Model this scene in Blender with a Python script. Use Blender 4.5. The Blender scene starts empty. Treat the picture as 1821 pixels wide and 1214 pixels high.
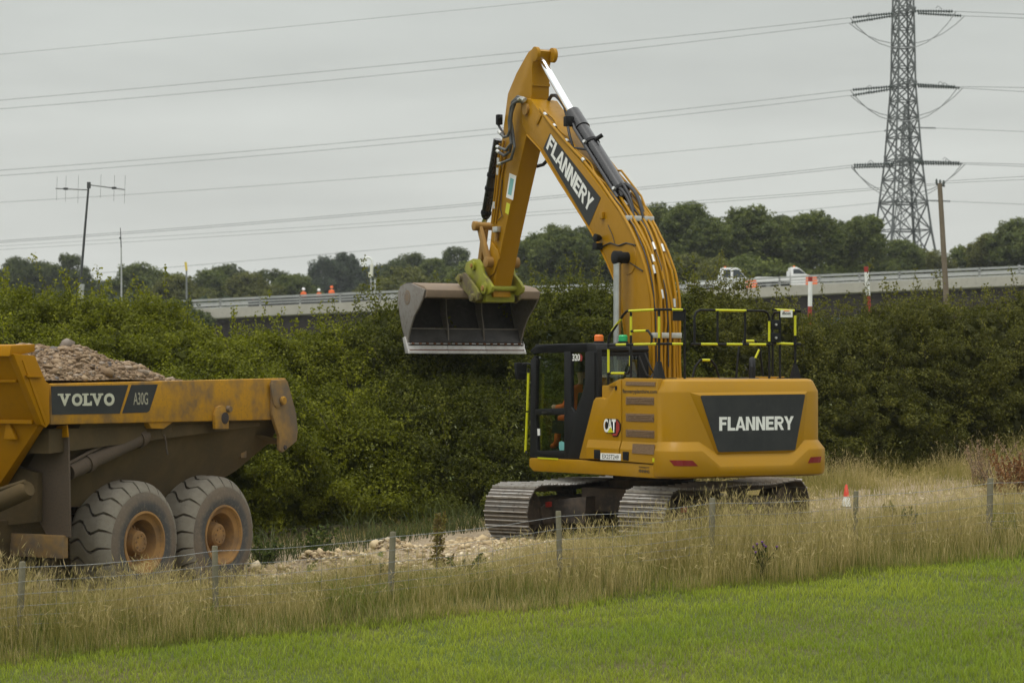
import bpy, bmesh, math, random
import numpy as np
from mathutils import Vector, Matrix

random.seed(7)
RNG = np.random.default_rng(11)
R = math.radians
SC = bpy.context.scene
COL = SC.collection

# ------------------------------------------------------------------ camera, sky, sun, exposure
CAMZ = 2.57            # metres above the ground under the excavator
FPX = 4000.0           # focal length in photograph pixels
HOR = 660.0            # row of the horizon in the photograph
cam_d = bpy.data.cameras.new('camera')
cam_d.sensor_width = 36.0
cam_d.lens = FPX / 1821.0 * 36.0
cam_d.shift_y = (HOR - 607.0) / 1821.0
cam_d.clip_start = 0.5
cam_d.clip_end = 6000
cam_d.dof.use_dof = True
cam_d.dof.focus_distance = 34.5
cam_d.dof.aperture_fstop = 2.8
cam = bpy.data.objects.new('camera', cam_d)
COL.objects.link(cam)
cam.location = (0, 0, CAMZ)
cam.rotation_euler = (R(90), 0, 0)
SC.camera = cam

SUN_EL, SUN_AZ = R(68), R(222)     # soft light from behind the camera, to the left
world = bpy.data.worlds.new('World')
SC.world = world
world.use_nodes = True
wn, wl = world.node_tree.nodes, world.node_tree.links
wn.clear()
w_out = wn.new('ShaderNodeOutputWorld')
w_bg = wn.new('ShaderNodeBackground')
w_sky = wn.new('ShaderNodeTexSky')
w_sky.sky_type = 'NISHITA'
w_sky.sun_disc = False
w_sky.sun_elevation = SUN_EL
w_sky.sun_rotation = SUN_AZ
w_sky.air_density = 1.0
w_sky.dust_density = 4.0
w_tc = wn.new('ShaderNodeTexCoord')
w_sep = wn.new('ShaderNodeSeparateXYZ')
wl.new(w_tc.outputs['Generated'], w_sep.inputs[0])
# an overcast sky: cloud about twice as bright overhead as at the horizon
w_ramp = wn.new('ShaderNodeValToRGB')
w_ramp.color_ramp.interpolation = 'LINEAR'
e = w_ramp.color_ramp.elements
e[0].position = 0.0; e[0].color = (0.392, 0.398, 0.372, 1)
e[1].position = 1.0; e[1].color = (0.99, 1.0, 0.99, 1)
m = w_ramp.color_ramp.elements.new(0.17); m.color = (0.326, 0.340, 0.322, 1)
wl.new(w_sep.outputs['Z'], w_ramp.inputs[0])
w_map = wn.new('ShaderNodeMapping')
w_map.inputs['Scale'].default_value = (2.6, 2.6, 16.0)
wl.new(w_tc.outputs['Generated'], w_map.inputs[0])
w_noise = wn.new('ShaderNodeTexNoise')
w_noise.inputs['Scale'].default_value = 1.6
w_noise.inputs['Detail'].default_value = 5
wl.new(w_map.outputs[0], w_noise.inputs['Vector'])
w_nr = wn.new('ShaderNodeMapRange')
w_nr.inputs['From Min'].default_value = 0.3
w_nr.inputs['From Max'].default_value = 0.7
w_nr.inputs['To Min'].default_value = 0.87
w_nr.inputs['To Max'].default_value = 1.09
wl.new(w_noise.outputs[0], w_nr.inputs[0])
w_mul = wn.new('ShaderNodeMix'); w_mul.data_type = 'RGBA'; w_mul.blend_type = 'MULTIPLY'
w_mul.inputs[0].default_value = 1.0
wl.new(w_ramp.outputs[0], w_mul.inputs[6])
wl.new(w_nr.outputs[0], w_mul.inputs[7])
w_sc = wn.new('ShaderNodeMix'); w_sc.data_type = 'RGBA'; w_sc.blend_type = 'MULTIPLY'
w_sc.inputs[0].default_value = 1.0
w_sc.inputs[7].default_value = (20.5, 20.5, 20.5, 1)     # cloud brightness on the scale of the sky texture
wl.new(w_mul.outputs[2], w_sc.inputs[6])
w_mix = wn.new('ShaderNodeMix'); w_mix.data_type = 'RGBA'
w_mix.inputs[0].default_value = 0.95
wl.new(w_sky.outputs[0], w_mix.inputs[6])
wl.new(w_sc.outputs[2], w_mix.inputs[7])
wl.new(w_mix.outputs[2], w_bg.inputs[0])
w_bg.inputs[1].default_value = 0.09
wl.new(w_bg.outputs[0], w_out.inputs[0])

sun_d = bpy.data.lights.new('sun', 'SUN')
sun_d.energy = 1.35
sun_d.angle = R(22)
sun_d.color = (1.0, 0.97, 0.91)
sun = bpy.data.objects.new('sun', sun_d)
COL.objects.link(sun)
sv = Vector((math.sin(SUN_AZ) * math.cos(SUN_EL), math.cos(SUN_AZ) * math.cos(SUN_EL), math.sin(SUN_EL)))
sun.rotation_euler = sv.to_track_quat('Z', 'Y').to_euler()

SC.view_settings.view_transform = 'Standard'
SC.view_settings.look = 'None'
SC.view_settings.gamma = 1.0
SC.view_settings.exposure = 0.0
SC.render.engine = 'CYCLES'
SC.cycles.max_bounces = 10
SC.cycles.diffuse_bounces = 6
SC.cycles.transparent_max_bounces = 16
SC.cycles.use_denoising = True

# ------------------------------------------------------------------ measuring helpers
def at(px, py, Y):
    """point at distance Y that the photograph shows at pixel (px, py)"""
    return Vector(((px - 910.5) / FPX * Y, Y, CAMZ + (HOR - py) / FPX * Y))

class Frame:
    """a machine's own axes: origin on the ground, x right, y forward, z up"""
    def __init__(self, x, y, z, deg):
        self.o = Vector((x, y, z)); self.a = R(deg)
        self.c, self.s = math.cos(self.a), math.sin(self.a)
    def px(self, u, v, x):
        """point of the plane local x = const measured at pixel (u, v)"""
        k = (u - 910.5) / FPX
        y = (self.o.x + self.c * x - k * self.o.y - k * self.s * x) / (self.s + k * self.c)
        return self._z(x, y, v)
    def py(self, u, v, y):
        """point of the plane local y = const measured at pixel (u, v)"""
        k = (u - 910.5) / FPX
        x = (k * (self.o.y + self.c * y) - self.o.x + self.s * y) / (self.c - k * self.s)
        return self._z(x, y, v)
    def _z(self, x, y, v):
        Y = self.o.y + self.s * x + self.c * y
        return Vector((x, y, CAMZ + (HOR - v) / FPX * Y - self.o.z))

# ------------------------------------------------------------------ object helpers
def setp(o, label=None, cat=None, group=None, kind=None):
    if label: o['label'] = label
    if cat: o['category'] = cat
    if group: o['group'] = group
    if kind: o['kind'] = kind
    return o

def empty(name, loc=(0, 0, 0), rz=0.0, parent=None):
    o = bpy.data.objects.new(name, None)
    o.empty_display_size = 0.2
    o.location = loc; o.rotation_euler = (0, 0, rz)
    if parent: o.parent = parent
    COL.objects.link(o)
    return o

def link_mesh(name, me, mat, parent=None):
    o = bpy.data.objects.new(name, me)
    if mat is not None:
        for mm in (mat if isinstance(mat, (list, tuple)) else [mat]):
            me.materials.append(mm)
    if parent is not None: o.parent = parent
    COL.objects.link(o)
    return o

def copy_obj(o, parent=None):
    c = o.copy()
    COL.objects.link(c)
    if parent is not None: c.parent = parent
    return c

def copy_tree(o, parent=None):
    c = copy_obj(o, parent)
    for ch in list(o.children): copy_tree(ch, c)
    return c

class B:
    """collects simple shapes and links them as one mesh object"""
    def __init__(self): self.bm = bmesh.new()
    def face(self, pts):
        vs = [self.bm.verts.new(p) for p in pts]
        self.bm.faces.new(vs); return self
    def box(self, lo, hi):
        x0, y0, z0 = lo; x1, y1, z1 = hi
        return self.hexa([(x0,y0,z0),(x1,y0,z0),(x1,y1,z0),(x0,y1,z0)], [(x0,y0,z1),(x1,y0,z1),(x1,y1,z1),(x0,y1,z1)])
    def hexa(self, bot, top):
        b = [self.bm.verts.new(p) for p in bot]; t = [self.bm.verts.new(p) for p in top]
        n = len(b)
        self.bm.faces.new(b[::-1]); self.bm.faces.new(t)
        for i in range(n):
            j = (i + 1) % n
            self.bm.faces.new((b[i], b[j], t[j], t[i]))
        return self
    def prism(self, poly, x0, x1):
        """(y, z) outline extruded along x"""
        return self.hexa([(x0, p[-2], p[-1]) for p in poly], [(x1, p[-2], p[-1]) for p in poly])
    def prism_y(self, poly, y0, y1):
        return self.hexa([(p[0], y0, p[-1]) for p in poly], [(p[0], y1, p[-1]) for p in poly])
    def prism_z(self, poly, z0, z1):
        return self.hexa([(p[0], p[1], z0) for p in poly], [(p[0], p[1], z1) for p in poly])
    def tube(self, path, r, n=8, cap=True):
        path = [Vector(p) for p in path]
        rs = r if isinstance(r, (list, tuple)) else [r] * len(path)
        rings = []
        up = None
        for i, p in enumerate(path):
            if i == 0: d = path[1] - p
            elif i == len(path) - 1: d = p - path[i - 1]
            else: d = (path[i + 1] - p).normalized() + (p - path[i - 1]).normalized()
            if d.length < 1e-9: d = Vector((0, 0, 1))
            d.normalize()
            if up is None:
                up = Vector((0, 0, 1)) if abs(d.z) < 0.9 else Vector((1, 0, 0))
            a = d.cross(up)
            if a.length < 1e-6: a = d.cross(Vector((0, 1, 0)))
            a.normalize(); b2 = a.cross(d).normalized(); up = b2
            rings.append([self.bm.verts.new(p + (a * math.cos(2 * math.pi * k / n) + b2 * math.sin(2 * math.pi * k / n)) * rs[i]) for k in range(n)])
        for i in range(len(rings) - 1):
            for k in range(n):
                j = (k + 1) % n
                self.bm.faces.new((rings[i][k], rings[i][j], rings[i + 1][j], rings[i + 1][k]))
        if cap:
            self.bm.faces.new(rings[0][::-1]); self.bm.faces.new(rings[-1])
        return self
    def bar(self, p, q, w, h=None):
        """square bar from p to q"""
        p, q = Vector(p), Vector(q); h = h or w
        d = (q - p).normalized()
        up = Vector((0, 0, 1)) if abs(d.z) < 0.95 else Vector((1, 0, 0))
        a = d.cross(up).normalized() * w / 2; b2 = a.cross(d).normalized() * h / 2
        return self.hexa([p - a - b2, p + a - b2, p + a + b2, p - a + b2], [q - a - b2, q + a - b2, q + a + b2, q - a + b2])
    def lathe(self, prof, n=32, axis='x', c=(0, 0, 0), closed=False):
        """prof: list of (along axis, radius)"""
        c = Vector(c); rings = []
        for a, r in prof:
            ring = []
            for k in range(n):
                t = 2 * math.pi * k / n
                u, v = r * math.cos(t), r * math.sin(t)
                p = {'x': (a, u, v), 'y': (v, a, u), 'z': (u, v, a)}[axis]
                ring.append(self.bm.verts.new(c + Vector(p)))
            rings.append(ring)
        m2 = len(rings)
        for i in range(m2 if closed else m2 - 1):
            A, Bq = rings[i], rings[(i + 1) % m2]
            for k in range(n):
                j = (k + 1) % n
                self.bm.faces.new((A[k], A[j], Bq[j], Bq[k]))
        if not closed:
            self.bm.faces.new(rings[0][::-1]); self.bm.faces.new(rings[-1])
        return self
    def mesh(self, name, bevel=0.0, seg=2, smooth=38.0):
        bm = self.bm
        bmesh.ops.recalc_face_normals(bm, faces=bm.faces)
        if bevel > 0:
            ed = [e2 for e2 in bm.edges if len(e2.link_faces) == 2 and e2.calc_face_angle(0) > R(25)]
            if ed:
                bmesh.ops.bevel(bm, geom=ed, offset=bevel, segments=seg, profile=0.6, affect='EDGES', clamp_overlap=True)
        for f in bm.faces: f.smooth = True
        for e2 in bm.edges:
            e2.smooth = not (len(e2.link_faces) == 2 and e2.calc_face_angle(0) > R(smooth))
        me = bpy.data.meshes.new(name)
        bm.to_mesh(me); bm.free()
        return me
    def obj(self, name, mat, parent=None, bevel=0.0, seg=2, smooth=38.0):
        return link_mesh(name, self.mesh(name, bevel, seg, smooth), mat, parent)

def np_mesh(name, V, faces, mat, parent=None, face_attr=None, point_attr=None, smooth=False):
    """faces: list of integer arrays (n, k)"""
    me = bpy.data.meshes.new(name)
    me.vertices.add(len(V))
    me.vertices.foreach_set('co', np.ascontiguousarray(V, dtype=np.float32).ravel())
    loops = np.concatenate([f.ravel() for f in faces]).astype(np.int32)
    tot = np.concatenate([np.full(len(f), f.shape[1], np.int32) for f in faces])
    start = np.concatenate([[0], np.cumsum(tot)[:-1]]).astype(np.int32)
    me.loops.add(len(loops)); me.loops.foreach_set('vertex_index', loops)
    me.polygons.add(len(tot))
    me.polygons.foreach_set('loop_start', start)
    me.polygons.foreach_set('loop_total', tot)
    if smooth: me.polygons.foreach_set('use_smooth', np.ones(len(tot), dtype=bool))
    for k, v in (face_attr or {}).items():
        me.attributes.new(k, 'FLOAT', 'FACE').data.foreach_set('value', np.asarray(v, np.float32))
    for k, v in (point_attr or {}).items():
        me.attributes.new(k, 'FLOAT', 'POINT').data.foreach_set('value', np.asarray(v, np.float32))
    me.update(calc_edges=True)
    return link_mesh(name, me, mat, parent)

# ------------------------------------------------------------------ materials
class NT:
    def __init__(self, name):
        self.m = bpy.data.materials.new(name); self.m.use_nodes = True
        self.t = self.m.node_tree; self.n = self.t.nodes; self.l = self.t.links
        self.n.clear()
        self.out = self.n.new('ShaderNodeOutputMaterial')
    def new(self, t): return self.n.new(t)
    def link(self, a, b): self.l.new(a, b)
    def coord(self, scale=(1, 1, 1), kind='Object'):
        tc = self.new('ShaderNodeTexCoord'); mp = self.new('ShaderNodeMapping')
        mp.inputs['Scale'].default_value = scale
        self.link(tc.outputs[kind], mp.inputs[0]); return mp.outputs[0]
    def noise(self, vec, scale, detail=4, rough=0.55):
        n = self.new('ShaderNodeTexNoise')
        n.inputs['Scale'].default_value = scale; n.inputs['Detail'].default_value = detail; n.inputs['Roughness'].default_value = rough
        self.link(vec, n.inputs['Vector']); return n.outputs[0]
    def ramp(self, fac, stops):
        r = self.new('ShaderNodeValToRGB'); el = r.color_ramp.elements
        while len(el) < len(stops): el.new(0.5)
        for i, (p, c) in enumerate(stops):
            el[i].position = p; el[i].color = (*c, 1) if len(c) == 3 else c
        self.link(fac, r.inputs[0]); return r.outputs[0]
    def rng(self, fac, a, b, c, d):
        r = self.new('ShaderNodeMapRange')
        for i, v in enumerate((a, b, c, d)): r.inputs[i + 1].default_value = v
        self.link(fac, r.inputs[0]); return r.outputs[0]
    def mix(self, fac, a, b, mode='MIX'):
        x = self.new('ShaderNodeMix'); x.data_type = 'RGBA'; x.blend_type = mode
        for sock, v in ((x.inputs[0], fac), (x.inputs[6], a), (x.inputs[7], b)):
            if isinstance(v, (int, float)): sock.default_value = v
            elif isinstance(v, tuple): sock.default_value = (*v, 1) if len(v) == 3 else v
            else: self.link(v, sock)
        return x.outputs[2]
    def math(self, op, a, b):
        x = self.new('ShaderNodeMath'); x.operation = op
        for sock, v in ((x.inputs[0], a), (x.inputs[1], b)):
            if isinstance(v, (int, float)): sock.default_value = v
            else: self.link(v, sock)
        return x.outputs[0]
    def attr(self, name):
        a = self.new('ShaderNodeAttribute'); a.attribute_name = name; return a.outputs['Fac']
    def bump(self, h, strength, dist):
        b = self.new('ShaderNodeBump'); b.inputs['Strength'].default_value = strength; b.inputs['Distance'].default_value = dist
        self.link(h, b.inputs['Height']); return b.outputs[0]
    def bsdf(self, color, rough=0.5, metal=0.0, spec=0.5, coat=0.0, normal=None):
        p = self.new('ShaderNodeBsdfPrincipled')
        for k, v in (('Base Color', color), ('Roughness', rough), ('Metallic', metal), ('Specular IOR Level', spec), ('Coat Weight', coat)):
            if isinstance(v, (int, float)): p.inputs[k].default_value = v
            elif isinstance(v, tuple): p.inputs[k].default_value = (*v, 1)
            else: self.link(v, p.inputs[k])
        p.inputs['Coat Roughness'].default_value = 0.15
        if normal is not None: self.link(normal, p.inputs['Normal'])
        return p.outputs[0]
    def done(self, sh): self.link(sh, self.out.inputs[0]); return self.m

def mat_paint(name, col, dirt=(0.22, 0.17, 0.12), amt=0.35, rough=0.42, scale=1.3, coat=0.15, fine=14, metal=0.0, streak=True, lo=0.45, hi=0.75, spec=0.4):
    """painted or weathered surface: colour, patchy dust, fine specks and rain streaks"""
    t = NT(name)
    c = t.coord()
    n1 = t.noise(c, scale, 6, 0.62)
    n2 = t.noise(c, fine, 3)
    f = t.rng(n1, lo, hi, 0.0, amt)
    g = t.rng(n2, 0.5, 0.75, 0.0, amt * 0.7)
    f = t.math('MAXIMUM', f, g)
    if streak:
        s = t.noise(t.coord((9, 9, 0.5)), 1.0, 4)
        f = t.math('MAXIMUM', f, t.rng(s, 0.55, 0.8, 0.0, amt * 0.6))
    base = t.mix(t.rng(n1, 0.3, 0.7, 0.0, 1.0), tuple(v * 0.93 for v in col), tuple(min(1, v * 1.05) for v in col))
    cc = t.mix(f, base, dirt)
    rr = t.math('ADD', rough, t.math('MULTIPLY', f, 0.5))
    bp = t.bump(n2, 0.05, 0.01)
    return t.done(t.bsdf(cc, rr, metal, spec, coat, bp))

def mat_plain(name, col, rough=0.5, metal=0.0, var=0.12, scale=8.0, bump=0.0, spec=0.5):
    t = NT(name)
    n = t.noise(t.coord(), scale, 5)
    cc = t.mix(t.rng(n, 0.3, 0.7, 0, 1), tuple(v * (1 - var) for v in col), tuple(min(1, v * (1 + var)) for v in col))
    return t.done(t.bsdf(cc, rough, metal, spec, 0, t.bump(n, bump, 0.02) if bump else None))

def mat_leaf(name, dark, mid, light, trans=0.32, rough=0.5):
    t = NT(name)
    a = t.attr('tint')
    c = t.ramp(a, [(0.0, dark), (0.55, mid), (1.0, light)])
    p = t.bsdf(c, 0.6, 0, 0.18)
    tr = t.new('ShaderNodeBsdfTranslucent')
    t.link(t.mix(1.0, c, (1.1, 1.15, 0.6), 'MULTIPLY'), tr.inputs[0])
    ms = t.new('ShaderNodeMixShader'); ms.inputs[0].default_value = trans
    t.link(p, ms.inputs[1]); t.link(tr.outputs[0], ms.inputs[2])
    return t.done(ms.outputs[0])

def mat_grass(name, base_lo, base_hi, tip_lo, tip_hi, trans=0.25, split=(0.15, 0.7)):
    """blade colour: from its root colour to its tip colour, each blade its own"""
    t = NT(name)
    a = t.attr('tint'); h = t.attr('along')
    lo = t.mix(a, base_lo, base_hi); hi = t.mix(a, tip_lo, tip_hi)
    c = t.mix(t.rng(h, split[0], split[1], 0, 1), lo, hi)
    p = t.bsdf(c, 0.55, 0, 0.3)
    tr = t.new('ShaderNodeBsdfTranslucent'); t.link(c, tr.inputs[0])
    ms = t.new('ShaderNodeMixShader'); ms.inputs[0].default_value = trans
    t.link(p, ms.inputs[1]); t.link(tr.outputs[0], ms.inputs[2])
    return t.done(ms.outputs[0])

def mat_glass(name, tint=(0.62, 0.68, 0.64), rough=0.02):
    t = NT(name)
    tr = t.new('ShaderNodeBsdfTransparent'); tr.inputs[0].default_value = (*tint, 1)
    gl = t.new('ShaderNodeBsdfGlossy'); gl.inputs['Roughness'].default_value = rough
    lw = t.new('ShaderNodeLayerWeight'); lw.inputs[0].default_value = 0.5
    fr = t.math('POWER', lw.outputs['Facing'], 4.0)
    ms = t.new('ShaderNodeMixShader')
    t.link(t.math('MINIMUM', t.math('ADD', t.math('MULTIPLY', fr, 0.9), 0.045), 1.0), ms.inputs[0])
    t.link(tr.outputs[0], ms.inputs[1]); t.link(gl.outputs[0], ms.inputs[2])
    return t.done(ms.outputs[0])

M = {}
M['yellow'] = mat_paint('machine_yellow', (0.375, 0.186, 0.0005), dirt=(0.235, 0.122, 0.006), amt=0.46, rough=0.40, coat=0.06, spec=0.22, lo=0.42)
M['yellow_body'] = mat_paint('house_yellow', (0.385, 0.196, 0.0005), dirt=(0.31, 0.182, 0.034), amt=0.55, rough=0.36, coat=0.05, scale=0.9, spec=0.22, lo=0.42)
M['link_tan'] = mat_paint('linkage_tan', (0.34, 0.185, 0.035), dirt=(0.17, 0.115, 0.06), amt=0.7, rough=0.55, coat=0)
M['charcoal'] = mat_paint('charcoal_decal', (0.030, 0.033, 0.034), dirt=(0.075, 0.075, 0.068), amt=0.38, rough=0.5, coat=0.0, scale=2.5, spec=0.25)
M['white'] = mat_plain('white_vinyl', (0.80, 0.81, 0.77), 0.45, var=0.05)
M['black'] = mat_paint('black_plastic', (0.0085, 0.009, 0.0095), dirt=(0.045, 0.042, 0.038), amt=0.16, rough=0.6, coat=0, streak=False, spec=0.22)
M['black_gloss'] = mat_paint('black_cylinder_paint', (0.010, 0.010, 0.011), dirt=(0.06, 0.055, 0.05), amt=0.2, rough=0.25, coat=0.4, streak=False)
M['rubber'] = mat_plain('hose_rubber', (0.022, 0.022, 0.023), 0.55, var=0.3)
M['grey_hose'] = mat_plain('grey_hose', (0.085, 0.088, 0.085), 0.5, var=0.2)
M['chrome'] = mat_plain('chrome_rod', (0.92, 0.93, 0.93), 0.16, 1.0, var=0.02)
M['rodgrey'] = mat_plain('dull_rod', (0.50, 0.52, 0.51), 0.30, 0.9, var=0.1)
M['steel'] = mat_paint('worn_steel', (0.36, 0.35, 0.33), dirt=(0.20, 0.16, 0.12), amt=0.6, rough=0.45, coat=0, metal=0.35, streak=False)
M['clamp'] = mat_plain('zinc_clamp', (0.55, 0.55, 0.52), 0.35, 0.7, var=0.15)
M['hivis'] = mat_plain('yellow_tape', (0.56, 0.57, 0.008), 0.42, var=0.06)
M['lime'] = mat_paint('lime_paint', (0.285, 0.295, 0.016), dirt=(0.15, 0.12, 0.06), amt=0.85, rough=0.5, coat=0, scale=3.2, fine=22, streak=False)
M['limebrown'] = mat_paint('worn_lime_paint', (0.21, 0.20, 0.03), dirt=(0.11, 0.085, 0.06), amt=0.95, rough=0.6, coat=0, scale=4.5, lo=0.38, hi=0.6, streak=False)
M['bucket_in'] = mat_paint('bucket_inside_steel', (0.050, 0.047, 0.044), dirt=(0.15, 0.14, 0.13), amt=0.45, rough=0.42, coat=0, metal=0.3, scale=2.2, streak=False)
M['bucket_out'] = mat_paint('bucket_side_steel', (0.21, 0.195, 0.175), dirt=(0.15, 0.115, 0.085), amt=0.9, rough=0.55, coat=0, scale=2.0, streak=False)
M['bucket_top'] = mat_paint('bucket_dusty_top', (0.20, 0.150, 0.105), dirt=(0.27, 0.205, 0.14), amt=0.8, rough=0.75, coat=0, scale=3.0, streak=False)
M['edge'] = mat_paint('polished_edge', (0.56, 0.55, 0.53), dirt=(0.30, 0.25, 0.21), amt=0.5, rough=0.42, coat=0, metal=0.4, scale=4, streak=False)
M['rust'] = mat_plain('rusty_bolt', (0.16, 0.075, 0.04), 0.8, var=0.3)
M['under'] = mat_paint('muddy_undercarriage', (0.045, 0.038, 0.032), dirt=(0.17, 0.125, 0.085), amt=0.85, rough=0.8, coat=0, scale=2.2, streak=False)
M['track'] = mat_paint('track_steel', (0.105, 0.094, 0.080), dirt=(0.135, 0.100, 0.070), amt=0.85, rough=0.5, coat=0, metal=0.4, scale=5, streak=False)
M['grouser'] = mat_paint('polished_grouser', (0.47, 0.45, 0.415), dirt=(0.20, 0.165, 0.125), amt=0.75, rough=0.4, coat=0, metal=0.5, scale=7, streak=False)
M['vent'] = mat_plain('vent_mesh', (0.20, 0.125, 0.065), 0.8, var=0.25, scale=60, bump=0.6)
M['red'] = mat_plain('red_reflector', (0.19, 0.008, 0.008), 0.25, var=0.1)
M['redpaint'] = mat_plain('red_paint', (0.34, 0.032, 0.022), 0.5, var=0.15)
M['glass'] = mat_glass('cab_glass', (0.80, 0.86, 0.81))
M['glass_far'] = mat_plain('dark_window', (0.035, 0.045, 0.05), 0.08, var=0.2)
M['amber'] = mat_plain('amber_lens', (0.78, 0.17, 0.02), 0.2, var=0.05)
M['green_lens'] = mat_plain('green_lens', (0.02, 0.40, 0.13), 0.2, var=0.05)
M['orange'] = mat_plain('hivis_orange', (0.85, 0.16, 0.03), 0.7, var=0.12)
M['skin'] = mat_plain('skin', (0.45, 0.27, 0.19), 0.55, var=0.08)
M['helmet'] = mat_plain('white_helmet', (0.80, 0.80, 0.78), 0.3, var=0.03)
M['seat'] = mat_plain('seat_cloth', (0.03, 0.03, 0.032), 0.9, var=0.2)
M['teal'] = mat_plain('teal_sticker', (0.16, 0.42, 0.40), 0.4, var=0.1)
M['truck'] = mat_paint('dumper_yellow', (0.385, 0.176, 0.0006), dirt=(0.24, 0.125, 0.015), amt=0.45, rough=0.5, coat=0.02, scale=1.1, spec=0.10)
M['truck_dust'] = mat_paint('dusty_dumper_yellow', (0.50, 0.250, 0.014), dirt=(0.200, 0.128, 0.060), amt=0.95, rough=0.65, coat=0, scale=2.4, fine=34, lo=0.40, hi=0.62, spec=0.2)
M['truck_tail'] = mat_paint('scuffed_tail', (0.34, 0.190, 0.045), dirt=(0.145, 0.108, 0.072), amt=1.0, rough=0.7, coat=0, scale=2.2, fine=26, lo=0.32, hi=0.58)
M['mud'] = mat_paint('mud_coated_steel', (0.074, 0.052, 0.024), dirt=(0.122, 0.084, 0.038), amt=0.9, rough=0.9, coat=0, scale=1.5, fine=30, streak=False)
M['flap'] = mat_paint('dusty_rubber_flap', (0.105, 0.076, 0.052), dirt=(0.062, 0.056, 0.050), amt=0.8, rough=0.9, coat=0, scale=2.0, fine=40, streak=False)
M['tyre'] = mat_paint('dusty_tyre', (0.095, 0.090, 0.083), dirt=(0.185, 0.150, 0.112), amt=0.85, rough=0.85, coat=0, scale=2.6, fine=24, streak=False)
M['lug'] = mat_paint('tyre_tread', (0.235, 0.210, 0.166), dirt=(0.150, 0.122, 0.088), amt=0.75, rough=0.85, coat=0, scale=4, fine=26, streak=False)
M['rim'] = mat_paint('muddy_rim', (0.38, 0.205, 0.065), dirt=(0.21, 0.125, 0.06), amt=0.95, rough=0.85, coat=0, scale=4.0, fine=24, lo=0.35, hi=0.6, streak=False)
M['rimdark'] = mat_paint('muddy_hub', (0.20, 0.115, 0.055), dirt=(0.30, 0.18, 0.09), amt=0.8, rough=0.9, coat=0, scale=6, streak=False)
M['post'] = mat_paint('weathered_post', (0.190, 0.172, 0.115), dirt=(0.10, 0.098, 0.055), amt=0.8, rough=0.9, coat=0, scale=4, fine=20)
M['wire'] = mat_plain('galvanised_wire', (0.24, 0.25, 0.245), 0.5, 0.4, var=0.2)
M['cable'] = mat_plain('line_conductor', (0.27, 0.28, 0.28), 0.6, 0.3, var=0.1)
M['pylon'] = mat_plain('pylon_steel', (0.115, 0.125, 0.122), 0.65, 0.3, var=0.2, scale=0.5)
M['insul'] = mat_plain('insulator_glass', (0.040, 0.058, 0.050), 0.35, var=0.2)
M['pole'] = mat_paint('pole_wood', (0.165, 0.130, 0.090), dirt=(0.24, 0.20, 0.155), amt=0.7, rough=0.9, coat=0, scale=2)
M['galv'] = mat_plain('galvanised_rail', (0.43, 0.44, 0.43), 0.55, 0.3, var=0.12, scale=1)
M['concrete'] = mat_paint('bridge_concrete', (0.47, 0.45, 0.39), dirt=(0.22, 0.205, 0.175), amt=0.5, rough=0.85, coat=0, scale=0.5, fine=3)
M['girder'] = mat_plain('weathered_girder_and_hole_dark', (0.040, 0.030, 0.027), 0.8, var=0.2, scale=0.4)  # also colours the dark discs that stand in for holes
M['vanwhite'] = mat_plain('van_white', (0.76, 0.77, 0.76), 0.3, var=0.03)
M['mast'] = mat_plain('grey_mast', (0.23, 0.24, 0.24), 0.5, 0.4, var=0.1)
M['mastdark'] = mat_plain('dark_mast', (0.075, 0.08, 0.08), 0.5, 0.4, var=0.15)
M['cream'] = mat_plain('cream_mast', (0.72, 0.71, 0.60), 0.45, var=0.05)
M['yellowpole'] = mat_plain('yellow_pole', (0.72, 0.55, 0.06), 0.5, var=0.1)
M['stone'] = mat_plain('brown_stone', (0.33, 0.245, 0.185), 0.9, var=0.35, scale=3)
M['bark'] = mat_plain('bark', (0.085, 0.068, 0.05), 0.95, var=0.3, scale=6)

# ------------------------------------------------------------------ terrain
F0 = Vector((-5.55, 25.5)); FE = Vector((0.895, 0.446)); FN = Vector((-0.446, 0.895))   # fence line
def sp(x, y): return ((x - F0.x) * FE.x + (y - F0.y) * FE.y, (x - F0.x) * FN.x + (y - F0.y) * FN.y)
def xy(s, p): return (F0.x + s * FE.x + p * FN.x, F0.y + s * FE.y + p * FN.y)

def hnoise(x, y, k=1.0):
    return (np.sin(x * 1.7 * k + 0.6 * np.sin(y * 1.1 * k)) * np.sin(y * 1.9 * k + 1.3) + 0.5 * np.sin(x * 4.1 * k + y * 2.3 * k + 2.0) * np.sin(y * 3.7 * k - x * 1.2 * k))

def vnoise(x, y, scale, seed=0, oct=3):
    """smooth value noise, about 0..1"""
    out = 0.0; amp = 1.0; tot = 0.0
    for o_ in range(oct):
        tab = np.random.default_rng(100 + seed * 7 + o_).random((128, 128))
        u = np.asarray(x) * scale * 2 ** o_ + 37.3; v = np.asarray(y) * scale * 2 ** o_ + 11.7
        i, j = np.floor(u).astype(int), np.floor(v).astype(int); fu, fv = u - i, v - j
        fu, fv = fu * fu * (3 - 2 * fu), fv * fv * (3 - 2 * fv)
        a, b, c_, d_ = tab[i % 128, j % 128], tab[(i + 1) % 128, j % 128], tab[i % 128, (j + 1) % 128], tab[(i + 1) % 128, (j + 1) % 128]
        out = out + amp * ((a * (1 - fu) + b * fu) * (1 - fv) + (c_ * (1 - fu) + d_ * fu) * fv); tot += amp; amp *= 0.55
    return np.clip((out / tot - 0.5) * 1.7 + 0.5, 0, 1)

def sm(a, b, t):
    t = np.clip((t - a) / (b - a), 0, 1); return t * t * (3 - 2 * t)

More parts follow.
